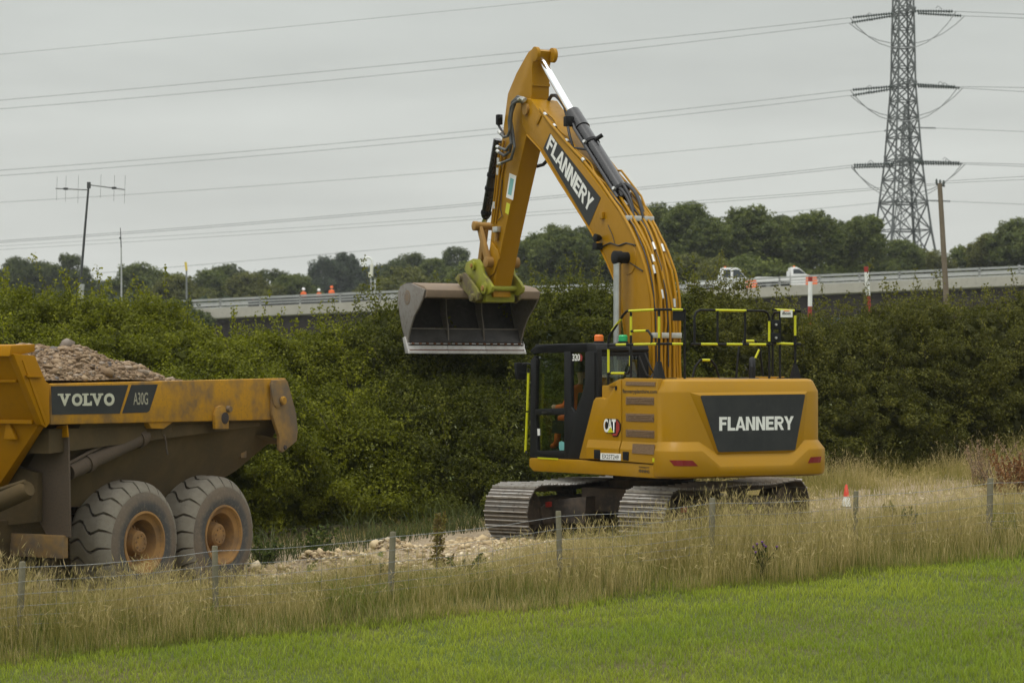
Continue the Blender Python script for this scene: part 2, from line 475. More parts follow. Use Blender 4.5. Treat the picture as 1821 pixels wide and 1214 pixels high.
def ground_z(x, y):
    x = np.asarray(x, float); y = np.asarray(y, float)
    s = (x - F0.x) * FE.x + (y - F0.y) * FE.y
    p = (x - F0.x) * FN.x + (y - F0.y) * FN.y
    sc = np.clip(s, -6, 26)
    z = -0.47 + 0.0467 * sc
    z = z - 0.13 * sm(0.2, -1.3, p) + 0.02 * np.clip(p + 1.3, -30, 0)
    z = z - 0.06 * sm(1.6, 2.6, p)
    z = z + 0.025 * hnoise(x, y, 0.8) * sm(14, 10, np.abs(p))
    # the machines stand on levelled pads
    w1 = sm(4.6, 3.0, np.hypot(x - 2.17, y - 35.0)); z = z * (1 - w1) - 0.035 * w1
    w2 = sm(4.2, 2.6, np.hypot(x + 5.58, y - 30.45)); z = z * (1 - w2) - 0.465 * w2
    # bank of dumped stone beside the haul road
    return z + bank(s, p)

def bank(s, p):
    prof = np.exp(-((p - 4.05 - 0.08 * (s - 5)) / 0.62) ** 2)
    along = sm(3.6, 4.5, s) * (1 - 0.75 * sm(5.6, 8.0, s)) * sm(9.2, 8.4, s)
    lump = 1 + 0.22 * np.sin(s * 5.1) + 0.16 * np.sin(s * 11.3 + p * 3)
    rough = 0.14 * (vnoise(s, p, 3.2, 5) - 0.5)
    return (0.33 * lump + rough) * prof * along

def gz(x, y): return float(ground_z(x, y))

def axis_pts(lo, a, b, hi, fine, n):
    left = a - np.geomspace(fine, a - lo, n)[::-1]
    right = b + np.geomspace(fine, hi - b, n)
    return np.concatenate([left, np.arange(a, b + fine / 2, fine), right])

t = NT('ground_soil')
c = t.coord()
n1 = t.noise(c, 0.35, 6); n2 = t.noise(c, 9.0, 5)
cc = t.mix(t.rng(n1, 0.35, 0.65, 0, 1), (0.075, 0.105, 0.018), (0.105, 0.095, 0.035))
cc = t.mix(t.rng(n2, 0.4, 0.7, 0, 0.6), cc, (0.045, 0.05, 0.018))
M['soil'] = t.done(t.bsdf(cc, 0.95, 0, 0.2, 0, t.bump(n2, 0.5, 0.05)))

gx = axis_pts(-900, -14, 18, 900, 0.3, 22)
gy = axis_pts(-60, 16, 52, 2500, 0.3, 22)
GX, GY = np.meshgrid(gx, gy)
GZ = ground_z(GX, GY)
nx, ny = len(gx), len(gy)
idx = np.arange(nx * ny).reshape(ny, nx)
quads = np.stack([idx[:-1, :-1], idx[:-1, 1:], idx[1:, 1:], idx[1:, :-1]], -1).reshape(-1, 4)
g = np_mesh('ground', np.stack([GX, GY, GZ], -1).reshape(-1, 3), [quads], M['soil'], smooth=True)
setp(g, 'field ground under the grass, the machines and the hedge', kind='structure')

# haul road of crushed stone
t = NT('crushed_stone_road')
c = t.coord()
v = t.new('ShaderNodeTexVoronoi'); v.inputs['Scale'].default_value = 14
t.link(c, v.inputs['Vector'])
n1 = t.noise(c, 1.2, 6); n2 = t.noise(c, 24, 4)
cc = t.mix(t.rng(n1, 0.3, 0.7, 0, 1), (0.36, 0.280, 0.175), (0.25, 0.190, 0.115))
cc = t.mix(t.rng(n2, 0.45, 0.75, 0, 0.6), cc, (0.48, 0.42, 0.35))
M['road'] = t.done(t.bsdf(cc, 0.95, 0, 0.2, 0, t.bump(v.outputs['Distance'], 0.9, 0.06)))
ss = np.arange(-8, 32.01, 0.22); pp = np.concatenate([[2.25], np.arange(2.4, 11.6, 0.2), [11.8]])
S, P = np.meshgrid(ss, pp)
edge = 0.25 * np.sin(S * 1.3) + 0.15 * np.sin(S * 3.1 + 1)
PP = P + edge * (np.abs(P - 7) / 4.8) ** 2
X = F0.x + S * FE.x + PP * FN.x; Y = F0.y + S * FE.y + PP * FN.y
Zr = ground_z(X, Y) + 0.03 + 0.02 * RNG.random(X.shape)
Zr[0, :] -= 0.12; Zr[-1, :] -= 0.12
idx = np.arange(X.size).reshape(X.shape)
quads = np.stack([idx[:-1, :-1], idx[:-1, 1:], idx[1:, 1:], idx[1:, :-1]], -1).reshape(-1, 4)
rd = np_mesh('haul_road', np.stack([X, Y, Zr], -1).reshape(-1, 3), [quads], M['road'], smooth=True)
setp(rd, 'pale crushed stone haul road the two machines stand on', kind='structure')

# loose stones
def stone_shapes(n=8):
    bm = bmesh.new(); bmesh.ops.create_icosphere(bm, subdivisions=1, radius=1.0)
    V = np.array([v2.co[:] for v2 in bm.verts]); Fc = np.array([[v2.index for v2 in f.verts] for f in bm.faces]); bm.free()
    out = []
    for k in range(n):
        q = V * (1 + RNG.uniform(-0.42, 0.30, (len(V), 1))) * RNG.uniform((0.75, 0.55, 0.35), (1.35, 0.95, 0.75))
        out.append(q)
    return out, Fc
SHP, SHF = stone_shapes()
def stones(name, C, sz, mat, parent=None, tint=None):
    n = len(C); k = RNG.integers(0, len(SHP), n)
    base = np.stack(SHP)[k]
    ang = RNG.uniform(0, 6.283, n); ca, sa = np.cos(ang), np.sin(ang)
    tl = RNG.uniform(-0.6, 0.6, n); ct, st = np.cos(tl), np.sin(tl)
    x, y, z = base[..., 0], base[..., 1], base[..., 2]
    y, z = y * ct[:, None] - z * st[:, None], y * st[:, None] + z * ct[:, None]
    x, y = x * ca[:, None] - y * sa[:, None], x * sa[:, None] + y * ca[:, None]
    V = np.stack([x, y, z], -1) * np.asarray(sz)[:, None, None] + np.asarray(C)[:, None, :]
    Fc = (SHF[None] + (np.arange(n) * len(SHP[0]))[:, None, None]).reshape(-1, 3)
    tt = np.repeat(RNG.random(n) if tint is None else tint, len(SHF))
    return np_mesh(name, V.reshape(-1, 3), [Fc], mat, parent, {'tint': tt})
t = NT('rubble_stone')
a = t.attr('tint'); c = t.coord(); n2 = t.noise(c, 18, 4)
cc = t.ramp(a, [(0.0, (0.145, 0.098, 0.058)), (0.35, (0.265, 0.186, 0.112)), (0.75, (0.370, 0.272, 0.172)), (0.93, (0.30, 0.25, 0.20)), (1.0, (0.10, 0.10, 0.105))])
cc = t.mix(t.rng(n2, 0.4, 0.75, 0, 0.5), cc, (0.160, 0.108, 0.072))
M['rubble'] = t.done(t.bsdf(cc, 0.92, 0, 0.25, 0, t.bump(n2, 0.4, 0.02)))
t = NT('pale_road_stone')
a = t.attr('tint'); c = t.coord(); n2 = t.noise(c, 18, 4)
cc = t.ramp(a, [(0.0, (0.29, 0.210, 0.120)), (0.4, (0.48, 0.370, 0.215)), (0.8, (0.58, 0.465, 0.290)), (1.0, (0.70, 0.61, 0.44))])
M['palestone'] = t.done(t.bsdf(cc, 0.92, 0, 0.25, 0, t.bump(n2, 0.4, 0.02)))

n = 8500
s_ = np.concatenate([RNG.uniform(3.5, 9.4, n), RNG.uniform(-4, 26, 2600), RNG.uniform(13, 24, 1200)])
p_ = np.concatenate([RNG.normal(4.1, 0.75, n), RNG.uniform(2.3, 11.3, 2600), RNG.normal(6.6, 1.3, 1200)])
x_, y_ = F0.x + s_ * FE.x + p_ * FN.x, F0.y + s_ * FE.y + p_ * FN.y
z_ = ground_z(x_, y_) + 0.03
sz = np.clip(RNG.lognormal(-4.0, 0.62, len(s_)), 0.009, 0.12)
st_ = stones('gravel', np.stack([x_, y_, z_ + sz * 0.25], -1), sz, M['palestone'])
setp(st_, 'pale loose stones heaped along the haul road behind the dumper', 'gravel', kind='stuff')

# ------------------------------------------------------------------ lettering
def text_mesh_data(body, bold=0.0, spacing=1.0):
    cu = bpy.data.curves.new('lettering', 'FONT')
    cu.body = body; cu.size = 1.0; cu.offset = bold; cu.space_character = spacing
    cu.resolution_u = 4; cu.fill_mode = 'FRONT'
    o = bpy.data.objects.new('lettering', cu); COL.objects.link(o)
    dg = bpy.context.evaluated_depsgraph_get()
    me = bpy.data.meshes.new_from_object(o.evaluated_get(dg))
    bpy.data.objects.remove(o, do_unlink=True); bpy.data.curves.remove(cu)
    return me

def lettering(name, body, c, u, v, w, h, mat, parent, bold=0.02, spacing=1.0, serif=False):
    """flat letters centred on c, w wide along u and h tall along v"""
    me = text_mesh_data(body, bold, spacing)
    V = np.array([q.co[:] for q in me.vertices])
    x0, x1, y0, y1 = V[:, 0].min(), V[:, 0].max(), V[:, 1].min(), V[:, 1].max()
    c, u, v = Vector(c), Vector(u).normalized(), Vector(v).normalized()
    for q in me.vertices:
        a = (q.co.x - (x0 + x1) / 2) / (x1 - x0) * w; b = (q.co.y - (y0 + y1) / 2) / (y1 - y0) * h
        q.co = c + u * a + v * b
    me.name = name
    return link_mesh(name, me, mat, parent)

def panel(name, pts, nrm, th, mat, parent, bevel=0.0):
    """flat plate: outline pts on its back, raised th along nrm"""
    nrm = Vector(nrm).normalized()
    b = B(); b.hexa([Vector(p) for p in pts], [Vector(p) + nrm * th for p in pts])
    return b.obj(name, mat, parent, bevel)

# ------------------------------------------------------------------ people
def person(name, J, mats, zone, loc, rz, parent=None):
    """one continuous skinned body. J: name -> (parent, (x,y,z), radius); zone(p)->material index"""
    names = list(J); me = bpy.data.meshes.new(name)
    me.from_pydata([J[k][1] for k in names], [(names.index(J[k][0]), i) for i, k in enumerate(names) if J[k][0]], [])
    o = bpy.data.objects.new(name, me); COL.objects.link(o)
    o.modifiers.new('skin', 'SKIN'); o.modifiers['skin'].use_smooth_shade = True
    for i, k in enumerate(names):
        d = me.skin_vertices[0].data[i]; r = J[k][2]
        d.radius = (r, r) if not isinstance(r, tuple) else r
        d.use_root = (i == 0)
    sb = o.modifiers.new('sub', 'SUBSURF'); sb.levels = 2; sb.render_levels = 2
    dg = bpy.context.evaluated_depsgraph_get()
    body = bpy.data.meshes.new_from_object(o.evaluated_get(dg))
    bpy.data.objects.remove(o, do_unlink=True)
    body.name = name; body.materials.clear()
    ob = link_mesh(name, body, mats, parent)
    for f in body.polygons:
        f.material_index = zone(f.center); f.use_smooth = True
    ob.location = loc; ob.rotation_euler = (0, 0, rz)
    return ob

def standing(bend=0.0, lift=0.0):
    cb, sb_ = math.cos(bend), math.sin(bend)
    def up(x, y, z):          # rotate above the hips
        dz = z - 0.95
        return (x, y * cb + dz * sb_, 0.95 + dz * cb - y * sb_)
    J = {'pelvis': (None, (0, 0, 0.95), (0.17, 0.13)), 'belly': ('pelvis', up(0, 0, 1.12), (0.16, 0.12)),
         'chest': ('belly', up(0, 0.01, 1.33), (0.18, 0.13)), 'neck': ('chest', up(0, 0.02, 1.50), 0.065),
         'head': ('neck', up(0, 0.04, 1.60), 0.085), 'crown': ('head', up(0, 0.04, 1.72), 0.095)}
    for s2, t2 in ((-1, 'l'), (1, 'r')):
        J['sh' + t2] = ('chest', up(0.19 * s2, 0, 1.42), 0.075); J['el' + t2] = ('sh' + t2, up(0.26 * s2, 0.02, 1.14), 0.055)
        J['wr' + t2] = ('el' + t2, up(0.25 * s2, 0.14 + lift, 0.93 + lift), 0.038); J['ha' + t2] = ('wr' + t2, up(0.24 * s2, 0.19 + lift, 0.86 + lift), 0.04)
        J['hi' + t2] = ('pelvis', (0.10 * s2, 0, 0.86), 0.105); J['kn' + t2] = ('hi' + t2, (0.11 * s2, 0.03, 0.48), 0.068)
        J['an' + t2] = ('kn' + t2, (0.11 * s2, -0.02, 0.09), 0.048); J['to' + t2] = ('an' + t2, (0.12 * s2, 0.15, 0.04), 0.04)
    return J

# heavy sans capitals drawn as polygons (x, y in units of the cap height)
_t, _h = 0.245, 0.205
def _rc(x0, y0, x1, y1): return [(x0, y0), (x1, y0), (x1, y1), (x0, y1)]
def _mir(p, w): return [(w - x, y) for x, y in p][::-1]
_AL = [(0, 0), (0.225, 0), (0.43, 0.72), (0.43, 1), (0.315, 1)]
_YL = [(0, 1), (0.305, 0.40), (0.41, 0.40), (0.41, 0.64), (0.25, 1)]
_ring = []
for _k in range(6):
    _a, _b = -math.pi / 2 + _k * math.pi / 6, -math.pi / 2 + (_k + 1) * math.pi / 6
    _ring.append([(0.45 + 0.13 * math.cos(_a), 0.70 + 0.115 * math.sin(_a)), (0.45 + 0.31 * math.cos(_a), 0.70 + 0.30 * math.sin(_a)), (0.45 + 0.31 * math.cos(_b), 0.70 + 0.30 * math.sin(_b)), (0.45 + 0.13 * math.cos(_b), 0.70 + 0.115 * math.sin(_b))])
CAPS = {
    'F': (0.64, [_rc(0, 0, _t, 1), _rc(_t, 1 - _h, 0.64, 1), _rc(_t, 0.41, 0.58, 0.41 + _h)]),
    'L': (0.62, [_rc(0, 0, _t, 1), _rc(_t, 0, 0.62, _h)]),
    'E': (0.68, [_rc(0, 0, _t, 1), _rc(_t, 1 - _h, 0.67, 1), _rc(_t, 0.41, 0.62, 0.41 + _h), _rc(_t, 0, 0.68, _h)]),
    'A': (0.86, [_AL, _mir(_AL, 0.86), [(0.285, 0.19), (0.575, 0.19), (0.528, 0.355), (0.332, 0.355)]]),
    'N': (0.78, [_rc(0, 0, _t, 1), _rc(0.78 - _t, 0, 0.78, 1), [(_t, 0.66), (0.78 - _t, 0), (0.78 - _t, 0.34), (_t, 1)]]),
    'R': (0.79, [_rc(0, 0, _t, 1), _rc(_t, 1 - _h, 0.45, 1), _rc(_t, 0.40, 0.45, 0.40 + _h), [(0.33, 0.40), (0.55, 0), (0.79, 0), (0.57, 0.42), (0.45, 0.40)]] + _ring),
    'Y': (0.82, [_YL, _mir(_YL, 0.82), [(0.305, 0), (0.515, 0), (0.515, 0.40), (0.41, 0.40), (0.305, 0.40)]]),
}
def capitals(name, word, c, u, v, w, h, mat, parent, gap=0.055):
    c, u, v = Vector(c), Vector(u).normalized(), Vector(v).normalized()
    tot = sum(CAPS[q][0] for q in word) + gap * (len(word) - 1) - 0.04 * sum(q in 'LAR' for q in word[:-1]); x = 0.0; b = B()
    for q in word:
        for poly in CAPS[q][1]:
            b.face([c + u * ((x + p[0]) / tot - 0.5) * w + v * (p[1] - 0.5) * h for p in poly])
        x += CAPS[q][0] + gap - (0.04 if q in 'LAR' else 0)
    return b.obj(name, mat, parent)

# ------------------------------------------------------------------ excavator
EX = Frame(2.17, 35.0, 0.0, 27.0)
exc = empty('excavator', EX.o, EX.a)
setp(exc, 'yellow tracked excavator with raised boom and wide ditching bucket, beside the hedge', 'excavator')
SLEW = R(-61.5)
NX = Vector((-1, 0, 0)); NR = Vector((0, -1, 0))

# --- undercarriage and tracks
uf = B()
uf.box((-0.75, -0.85, 0.42), (0.75, 0.85, 0.78))
uf.lathe([(0.78, 0.66), (0.9, 0.66), (0.9, 0.60), (1.02, 0.60)], 36, 'z')
for s2 in (-1, 1):
    uf.hexa([(s2 * 0.5, -1.15, 0.25), (s2 * 1.0, -1.3, 0.25), (s2 * 1.0, -0.7, 0.25), (s2 * 0.5, -0.55, 0.25)], [(s2 * 0.5, -1.1, 0.66), (s2 * 1.0, -1.3, 0.6), (s2 * 1.0, -0.7, 0.6), (s2 * 0.5, -0.5, 0.66)])
    uf.hexa([(s2 * 0.5, 0.55, 0.25), (s2 * 1.0, 0.7, 0.25), (s2 * 1.0, 1.3, 0.25), (s2 * 0.5, 1.15, 0.25)], [(s2 * 0.5, 0.5, 0.66), (s2 * 1.0, 0.7, 0.6), (s2 * 1.0, 1.3, 0.6), (s2 * 0.5, 1.1, 0.66)])
o = uf.obj('undercarriage_frame', M['under'], exc, 0.015); o.rotation_euler = (0, 0, SLEW)
b = B(); b.lathe([(0.985, 0.72), (1.035, 0.72)], 40, 'z'); 
for k in range(28):
    a_ = 2 * math.pi * k / 28
    b.box((0.66 * math.cos(a_) - 0.02, 0.66 * math.sin(a_) - 0.02, 0.955), (0.66 * math.cos(a_) + 0.02, 0.66 * math.sin(a_) + 0.02, 0.99))
b.obj('slew_ring', M['under'], exc)

sh = B()
sh.box((-0.395, -0.103, 0.0), (0.395, 0.098, 0.018))
shoe_me = sh.mesh('track_shoe', 0.0)
shoe_me.materials.append(M['track'])
gr_b = B()
for yy, hh in ((-0.088, 0.052), (-0.005, 0.036), (0.062, 0.030)):
    gr_b.prism([(yy - 0.013, 0.012), (yy + 0.013, 0.012), (yy + 0.006, hh), (yy - 0.006, hh)], -0.392, 0.392)
gr_me = gr_b.mesh('grouser', 0)
gr_me.materials.append(M['grouser'])
bolt_b = B()
for xx in (-0.13, 0.13):
    for yy in (-0.05, 0.03):
        bolt_b.lathe([(0.018, 0.016), (0.032, 0.016)], 6, 'z', (xx, yy, 0))
# join plate, grousers and bolts of a shoe into one small mesh
bm = bmesh.new(); bm.from_mesh(shoe_me)
for f in bm.faces: f.material_index = 0
n0 = len(bm.faces); bm.from_mesh(gr_me); bm.faces.ensure_lookup_table()
for f in bm.faces[n0:]: f.material_index = 1
bolt_me = bolt_b.mesh('bolts', 0); n1 = len(bm.faces); bm.from_mesh(bolt_me); bm.faces.ensure_lookup_table()
for f in bm.faces[n1:]: f.material_index = 0
bm.to_mesh(shoe_me); bm.free(); shoe_me.materials.append(M['grouser'])

HALF, RAD, ZC = 1.84, 0.40, 0.435
def track_loop(n=49):
    Ls = 2 * HALF; La = math.pi * RAD; tot = 2 * Ls + 2 * La; out = []
    for k in range(n):
        d = (k + 0.35) / n * tot
        if d < Ls: y, z, ny, nz = -HALF + d, ZC - RAD, 0, -1
        elif d < Ls + La:
            a_ = (d - Ls) / RAD - math.pi / 2
            y, z, ny, nz = HALF + RAD * math.cos(a_), ZC + RAD * math.sin(a_), math.cos(a_), math.sin(a_)
        elif d < 2 * Ls + La:
            q = d - Ls - La; y = HALF - q
            sag = 0.028 * math.sin(math.pi * q / Ls * 2) ** 2
            z, ny, nz = ZC + RAD - sag, 0, 1
        else:
            a_ = (d - 2 * Ls - La) / RAD + math.pi / 2
            y, z, ny, nz = -HALF + RAD * math.cos(a_), ZC + RAD * math.sin(a_), math.cos(a_), math.sin(a_)
        out.append((y, z, math.atan2(-ny, nz)))
    return out

for side, lab in ((-1, 'left track'), (1, 'near track')):
    tr = empty('track', (0, 0, 0), SLEW, exc)
    x0 = side * 1.19
    for (y, z, ang) in track_loop():
        o = bpy.data.objects.new('track_shoe', shoe_me); COL.objects.link(o)
        o.parent = tr; o.location = (x0, y, z); o.rotation_euler = (ang + random.uniform(-0.02, 0.02), 0, 0)
    for xx in (-0.1, 0.1):
        ch = B()
        pts = [(y, z) for y, z, a_ in track_loop(120)]
        for k in range(120):
            y, z = pts[k]; y2, z2 = pts[(k + 1) % 120]
            if math.hypot(y2 - y, z2 - z) < 0.3:
                s3 = 0.93
                ch.bar((x0 + xx, y * 0.985, ZC + (z - ZC) * 0.86), (x0 + xx, y2 * 0.985, ZC + (z2 - ZC) * 0.86), 0.035, 0.07)
        ch.obj('track_chain', M['under'], tr)
    fr = B(); fr.prism([(-1.55, 0.24), (1.5, 0.24), (1.6, 0.40), (1.35, 0.62), (-1.3, 0.64), (-1.62, 0.5)], x0 - 0.2, x0 + 0.2)
    fr.obj('track_frame', M['under'], tr, 0.02)
    for yy, nm in ((-HALF, 'idler'), (HALF, 'drive_sprocket')):
        b = B(); b.lathe([(x0 - 0.16, 0.20), (x0 - 0.16, 0.31), (x0 - 0.06, 0.335), (x0 + 0.06, 0.335), (x0 + 0.16, 0.31), (x0 + 0.16, 0.20), (x0 + 0.2, 0.18)], 28, 'x', (0, yy, ZC))
        b.obj(nm, M['under'], tr)
    for k in range(7):
        b = B(); yy = -1.3 + k * 0.43; b.lathe([(x0 - 0.19, 0.08), (x0 - 0.15, 0.11), (x0 + 0.15, 0.11), (x0 + 0.19, 0.08)], 14, 'x', (0, yy, 0.17)); b.obj('track_roller', M['under'], tr)
    for k in range(2):
        b = B(); yy = -0.6 + k * 1.2; b.lathe([(x0 - 0.15, 0.06), (x0 - 0.12, 0.085), (x0 + 0.12, 0.085), (x0 + 0.15, 0.06)], 12, 'x', (0, yy, 0.70)); b.obj('carrier_roller', M['under'], tr)
    b = B(); b.box((x0 + 0.201, 0.55, 0.44), (x0 + 0.206, 0.75, 0.48)); b.box((x0 + 0.201, 0.58, 0.485), (x0 + 0.206, 0.70, 0.51)); b.obj('yellow_sticker', M['hivis'], tr)
    b = B(); b.box((x0 + 0.202, -1.50, 0.50), (x0 + 0.235, -1.36, 0.58)); b.obj('red_marker', M['redpaint'], tr, 0.008)

# --- house (superstructure)
house = B()
house.box((-1.28, -2.38, 1.06), (1.30, 1.40, 1.20))
house.box((-1.29, -2.38, 1.2), (1.30, -0.72, 2.36))
house.box((0.50, -0.72, 1.2), (1.30, 1.25, 2.02))
house.box((-0.30, -0.72, 1.2), (0.02, 0.75, 1.75)); house.box((0.40, -0.72, 1.2), (0.497, 0.75, 1.75))
hs = house.obj('house', M['yellow_body'], exc, 0.02)

def side(pts, x, th, name, mat, parent, bevel=0.012):
    """plate on the machine's left side: pixel outline on the plane local x"""
    L = [EX.px(u, v, x) for u, v in pts]
    b = B(); b.prism([(q.y, q.z) for q in L], x, x + th)
    return b.obj(name, mat, parent, bevel)

XS = -1.35
sk = side([(941, 814), (940.5, 829), (948, 837.5), (1060, 843.5), (1169, 850.5), (1169, 825.5), (1060, 819.5), (1030, 817.5)], XS - 0.02, 0.14, 'frame_skirt', M['yellow_body'], hs, 0.02)
side([(956, 812.6), (992, 814.6), (992, 817.4), (956, 815.4)], XS - 0.026, 0.006, 'reflective_strip', M['hivis'], hs, 0)
side([(1029, 815.5), (1055, 712), (1059, 706.5), (1066, 706), (1076, 709), (1083, 704), (1097, 679), (1104, 674), (1104.6, 818.8)], XS, 0.10, 'side_door', M['yellow_body'], hs, 0.02)
side([(1105.8, 674), (1110, 672), (1169, 673), (1168.6, 824), (1105.8, 819)], XS, 0.10, 'side_door', M['yellow_body'], hs, 0.02)
# sloping lower chamfer of the side doors
for (a0, a1) in ((1046, 1104.3), (1106.2, 1168)):
    f = (a0 - 1046) / 122; g2 = (a1 - 1046) / 122
    up0, up1 = 781 + 6 * f, 781 + 6 * g2
    p = [EX.px(a0, up0, XS), EX.px(a1, up1, XS), EX.px(a1, up1 + 14, XS), EX.px(a0, up0 + 14, XS), EX.px(a1, 824 - (168 - (a1 - 1000)) * 0.08, XS), EX.px(a0, 824 - (168 - (a0 - 1000)) * 0.08, XS)]
    dx = Vector((-0.035, 0, 0))
    b = B(); b.face([p[0], p[1], p[2] + dx, p[3] + dx]); b.face([p[3] + dx, p[2] + dx, p[4] + dx, p[5] + dx]); b.face([p[0], p[3] + dx, p[5] + dx, p[5]]); b.face([p[1], p[4], p[4] + dx, p[2] + dx]); b.face([p[5], p[5] + dx, p[4] + dx, p[4]])
    b.obj('door_chamfer', M['yellow_body'], hs)
XV = XS - 0.004
for q in ([(1113, 678), (1166, 679), (1164, 686.5), (1112, 685)], [(1113, 705), (1163, 706), (1163, 720), (1112.5, 719)], [(1112.5, 734.5), (1163, 736), (1163, 750.5), (1113, 749)], [(1112.5, 763), (1163.5, 765.5), (1163.5, 779), (1113, 776.5)]):
    vt = side(q, XV, 0.008, 'vent', M['vent'], hs, 0)
    for k in range(1, 5):
        f = k / 5
        y0 = q[0][1] + (q[3][1] - q[0][1]) * f; y1 = q[1][1] + (q[2][1] - q[1][1]) * f
        p0, p1 = EX.px(q[0][0] + 1, y0, XV - 0.004), EX.px(q[1][0] - 1, y1, XV - 0.004)
        B().bar(p0, p1, 0.008, 0.012).obj('slat', M['vent'], vt)
side([(1125, 788.5), (1163.5, 790), (1163, 808), (1123.5, 805.5)], XS - 0.043, 0.008, 'vent', M['vent'], hs, 0)
side([(1056, 799), (1066.5, 799.5), (1066.5, 816), (1056, 815)], XS - 0.045, 0.02, 'door_latch', M['black'], hs, 0.004)
side([(1107, 802.5), (1117.5, 803), (1117, 818.5), (1107, 817.5)], XS - 0.045, 0.02, 'door_latch', M['black'], hs, 0.004)
side([(1093, 686), (1096, 686), (1096, 693), (1093, 693)], XS - 0.012, 0.012, 'door_hinge', M['black'], hs, 0)
side([(1160, 814), (1168, 814.5), (1167.5, 821.5), (1160, 821)], XS - 0.042, 0.006, 'warning_sticker', M['hivis'], hs, 0)

def side_text(body, u0, u1, v0, v1, x, mat, parent, bold=0.02, name='lettering', spacing=1.0):
    a_, b_ = EX.px(u0, (v0 + v1) / 2, x), EX.px(u1, (v0 + v1) / 2, x)
    top, bot = EX.px((u0 + u1) / 2, v0, x), EX.px((u0 + u1) / 2, v1, x)
    return lettering(name, body, (a_ + b_) / 2, (0, -1, 0), (0, 0, 1), abs(a_.y - b_.y), top.z - bot.z, mat, parent, bold, spacing)

pl = side([(1068, 805), (1104, 806.5), (1103.5, 818.5), (1067.5, 817)], XS - 0.042, 0.006, 'number_plate', M['white'], hs, 0)
side_text('EX25T249', 1071, 1100, 808, 815.5, XS - 0.044, M['black'], pl, 0.0)
side_text('flanneryplanthire.com', 1107, 1168, 692, 701, XS - 0.004, M['charcoal'], hs, 0.015)
side_text('FINNING', 1136, 1155, 834.5, 840.5, XS - 0.024, M['charcoal'], hs, 0.02)
side_text('POWERED BY', 1136, 1155, 829, 832.5, XS - 0.024, M['charcoal'], hs, 0.01)
# badge on the side door
bd = side([(1077, 744), (1098, 745), (1103, 753), (1103, 764), (1098, 776), (1090, 776.5), (1087, 770), (1077, 769)], XS - 0.010, 0.010, 'maker_badge', M['black'], hs, 0.003)
side([(1096, 746), (1101.5, 753.5), (1101.5, 763.5), (1097, 774.5), (1089.5, 774.5), (1088.5, 771), (1095, 770.5)], XS - 0.013, 0.003, 'red_flash', M['redpaint'], bd, 0)
side_text('CAT', 1073.5, 1095, 744.5, 768.5, XS - 0.016, M['white'], bd, 0.03, spacing=0.9)
side([(1085.5, 759), (1091, 768.8), (1080, 768.8)], XS - 0.0185, 0.002, 'yellow_triangle', M['hivis'], bd, 0)

# hood top
hood = B()
hood.prism([(-2.40, 2.34), (-1.05, 2.34), (-0.93, 2.36), (-1.30, 2.455), (-2.40, 2.455)], XS + 0.02, 1.32)
hd = hood.obj('hood', M['yellow_body'], exc, 0.03)
b = B(); b.box((-0.75, -1.9, 2.456), (0.9, -1.25, 2.475)); b.box((0.95, -1.9, 2.456), (1.2, -1.3, 2.49)); b.obj('engine_cover', M['yellow_body'], hd, 0.008)
b = B(); b.tube([(0.62, -1.9, 2.46), (0.62, -1.9, 2.62), (0.66, -1.84, 2.70), (0.74, -1.72, 2.74)], 0.05, 12); b.obj('exhaust_pipe', M['black'], hd)
for xx, yy in ((-0.95, -2.15), (0.2, -2.2), (1.0, -2.15)):
    b = B(); b.box((xx - 0.09, yy - 0.03, 2.455), (xx + 0.09, yy + 0.03, 2.475)); b.obj('lifting_eye', M['black'], hd, 0.006)
b = B(); b.tube([(-0.2, -2.28, 2.462), (0.1, -2.25, 2.468), (0.5, -2.26, 2.462)], 0.012, 6); b.obj('cable', M['rubber'], hd)

# --- counterweight: lofted round its plan curve
XW, YR, RC = 1.345, -2.80, 0.34
plan = [(-XW, -2.405, -1, 0), (-XW, YR + RC, -1, 0)]
for k in range(1, 9):
    a_ = math.pi + k / 8 * math.pi / 2
    plan.append((-XW + RC + RC * math.cos(a_), YR + RC + RC * math.sin(a_), math.cos(a_), math.sin(a_)))
for xx in (-0.93, -0.866, -0.72, -0.564, -0.3, 0.0, 0.35, 0.66, 0.72, 0.86, 0.95): plan.append((xx, YR, 0, -1))
for k in range(0, 9):
    a_ = 1.5 * math.pi + k / 8 * math.pi / 2
    plan.append((XW - RC + RC * math.cos(a_), YR + RC + RC * math.sin(a_), math.cos(a_), math.sin(a_)))
plan.append((XW, -2.405, 1, 0))
def zline(x, hi, lo):
    if x < -0.866 or x > 0.95: return hi
    if x < -0.564: return hi + (lo - hi) * (x + 0.866) / 0.302
    if x > 0.66: return lo + (hi - lo) * (x - 0.66) / 0.29
    return lo
cw = B(); rows = []
for (x, y, nx_, ny_) in plan:
    kk = 0.40 + 0.60 * min(1.0, max(0.0, (-2.42 - y) / 0.22))
    a1, a2 = zline(x, 1.555, 1.385), zline(x, 1.440, 1.215)
    if y > YR + 0.01: a1, a2 = 1.555, 1.440
    prof = [(-0.17, 2.462), (-0.11, 2.452), (-0.075, 2.425), (-0.005, 2.285), (0.0, 2.26), (0.0, a1 + 0.01), (0.006, a1), (0.096, a2), (0.10, a2 - 0.012), (0.10, 1.12), (0.08, 1.07), (0.03, 1.045), (-0.12, 1.035)]
    rows.append([cw.bm.verts.new((x + nx_ * o2 * (kk if o2 > 0 else 1), y + ny_ * o2, z2)) for o2, z2 in prof])
for i in range(len(rows) - 1):
    for k in range(len(rows[0]) - 1):
        cw.bm.faces.new((rows[i][k], rows[i + 1][k], rows[i + 1][k + 1], rows[i][k + 1]))
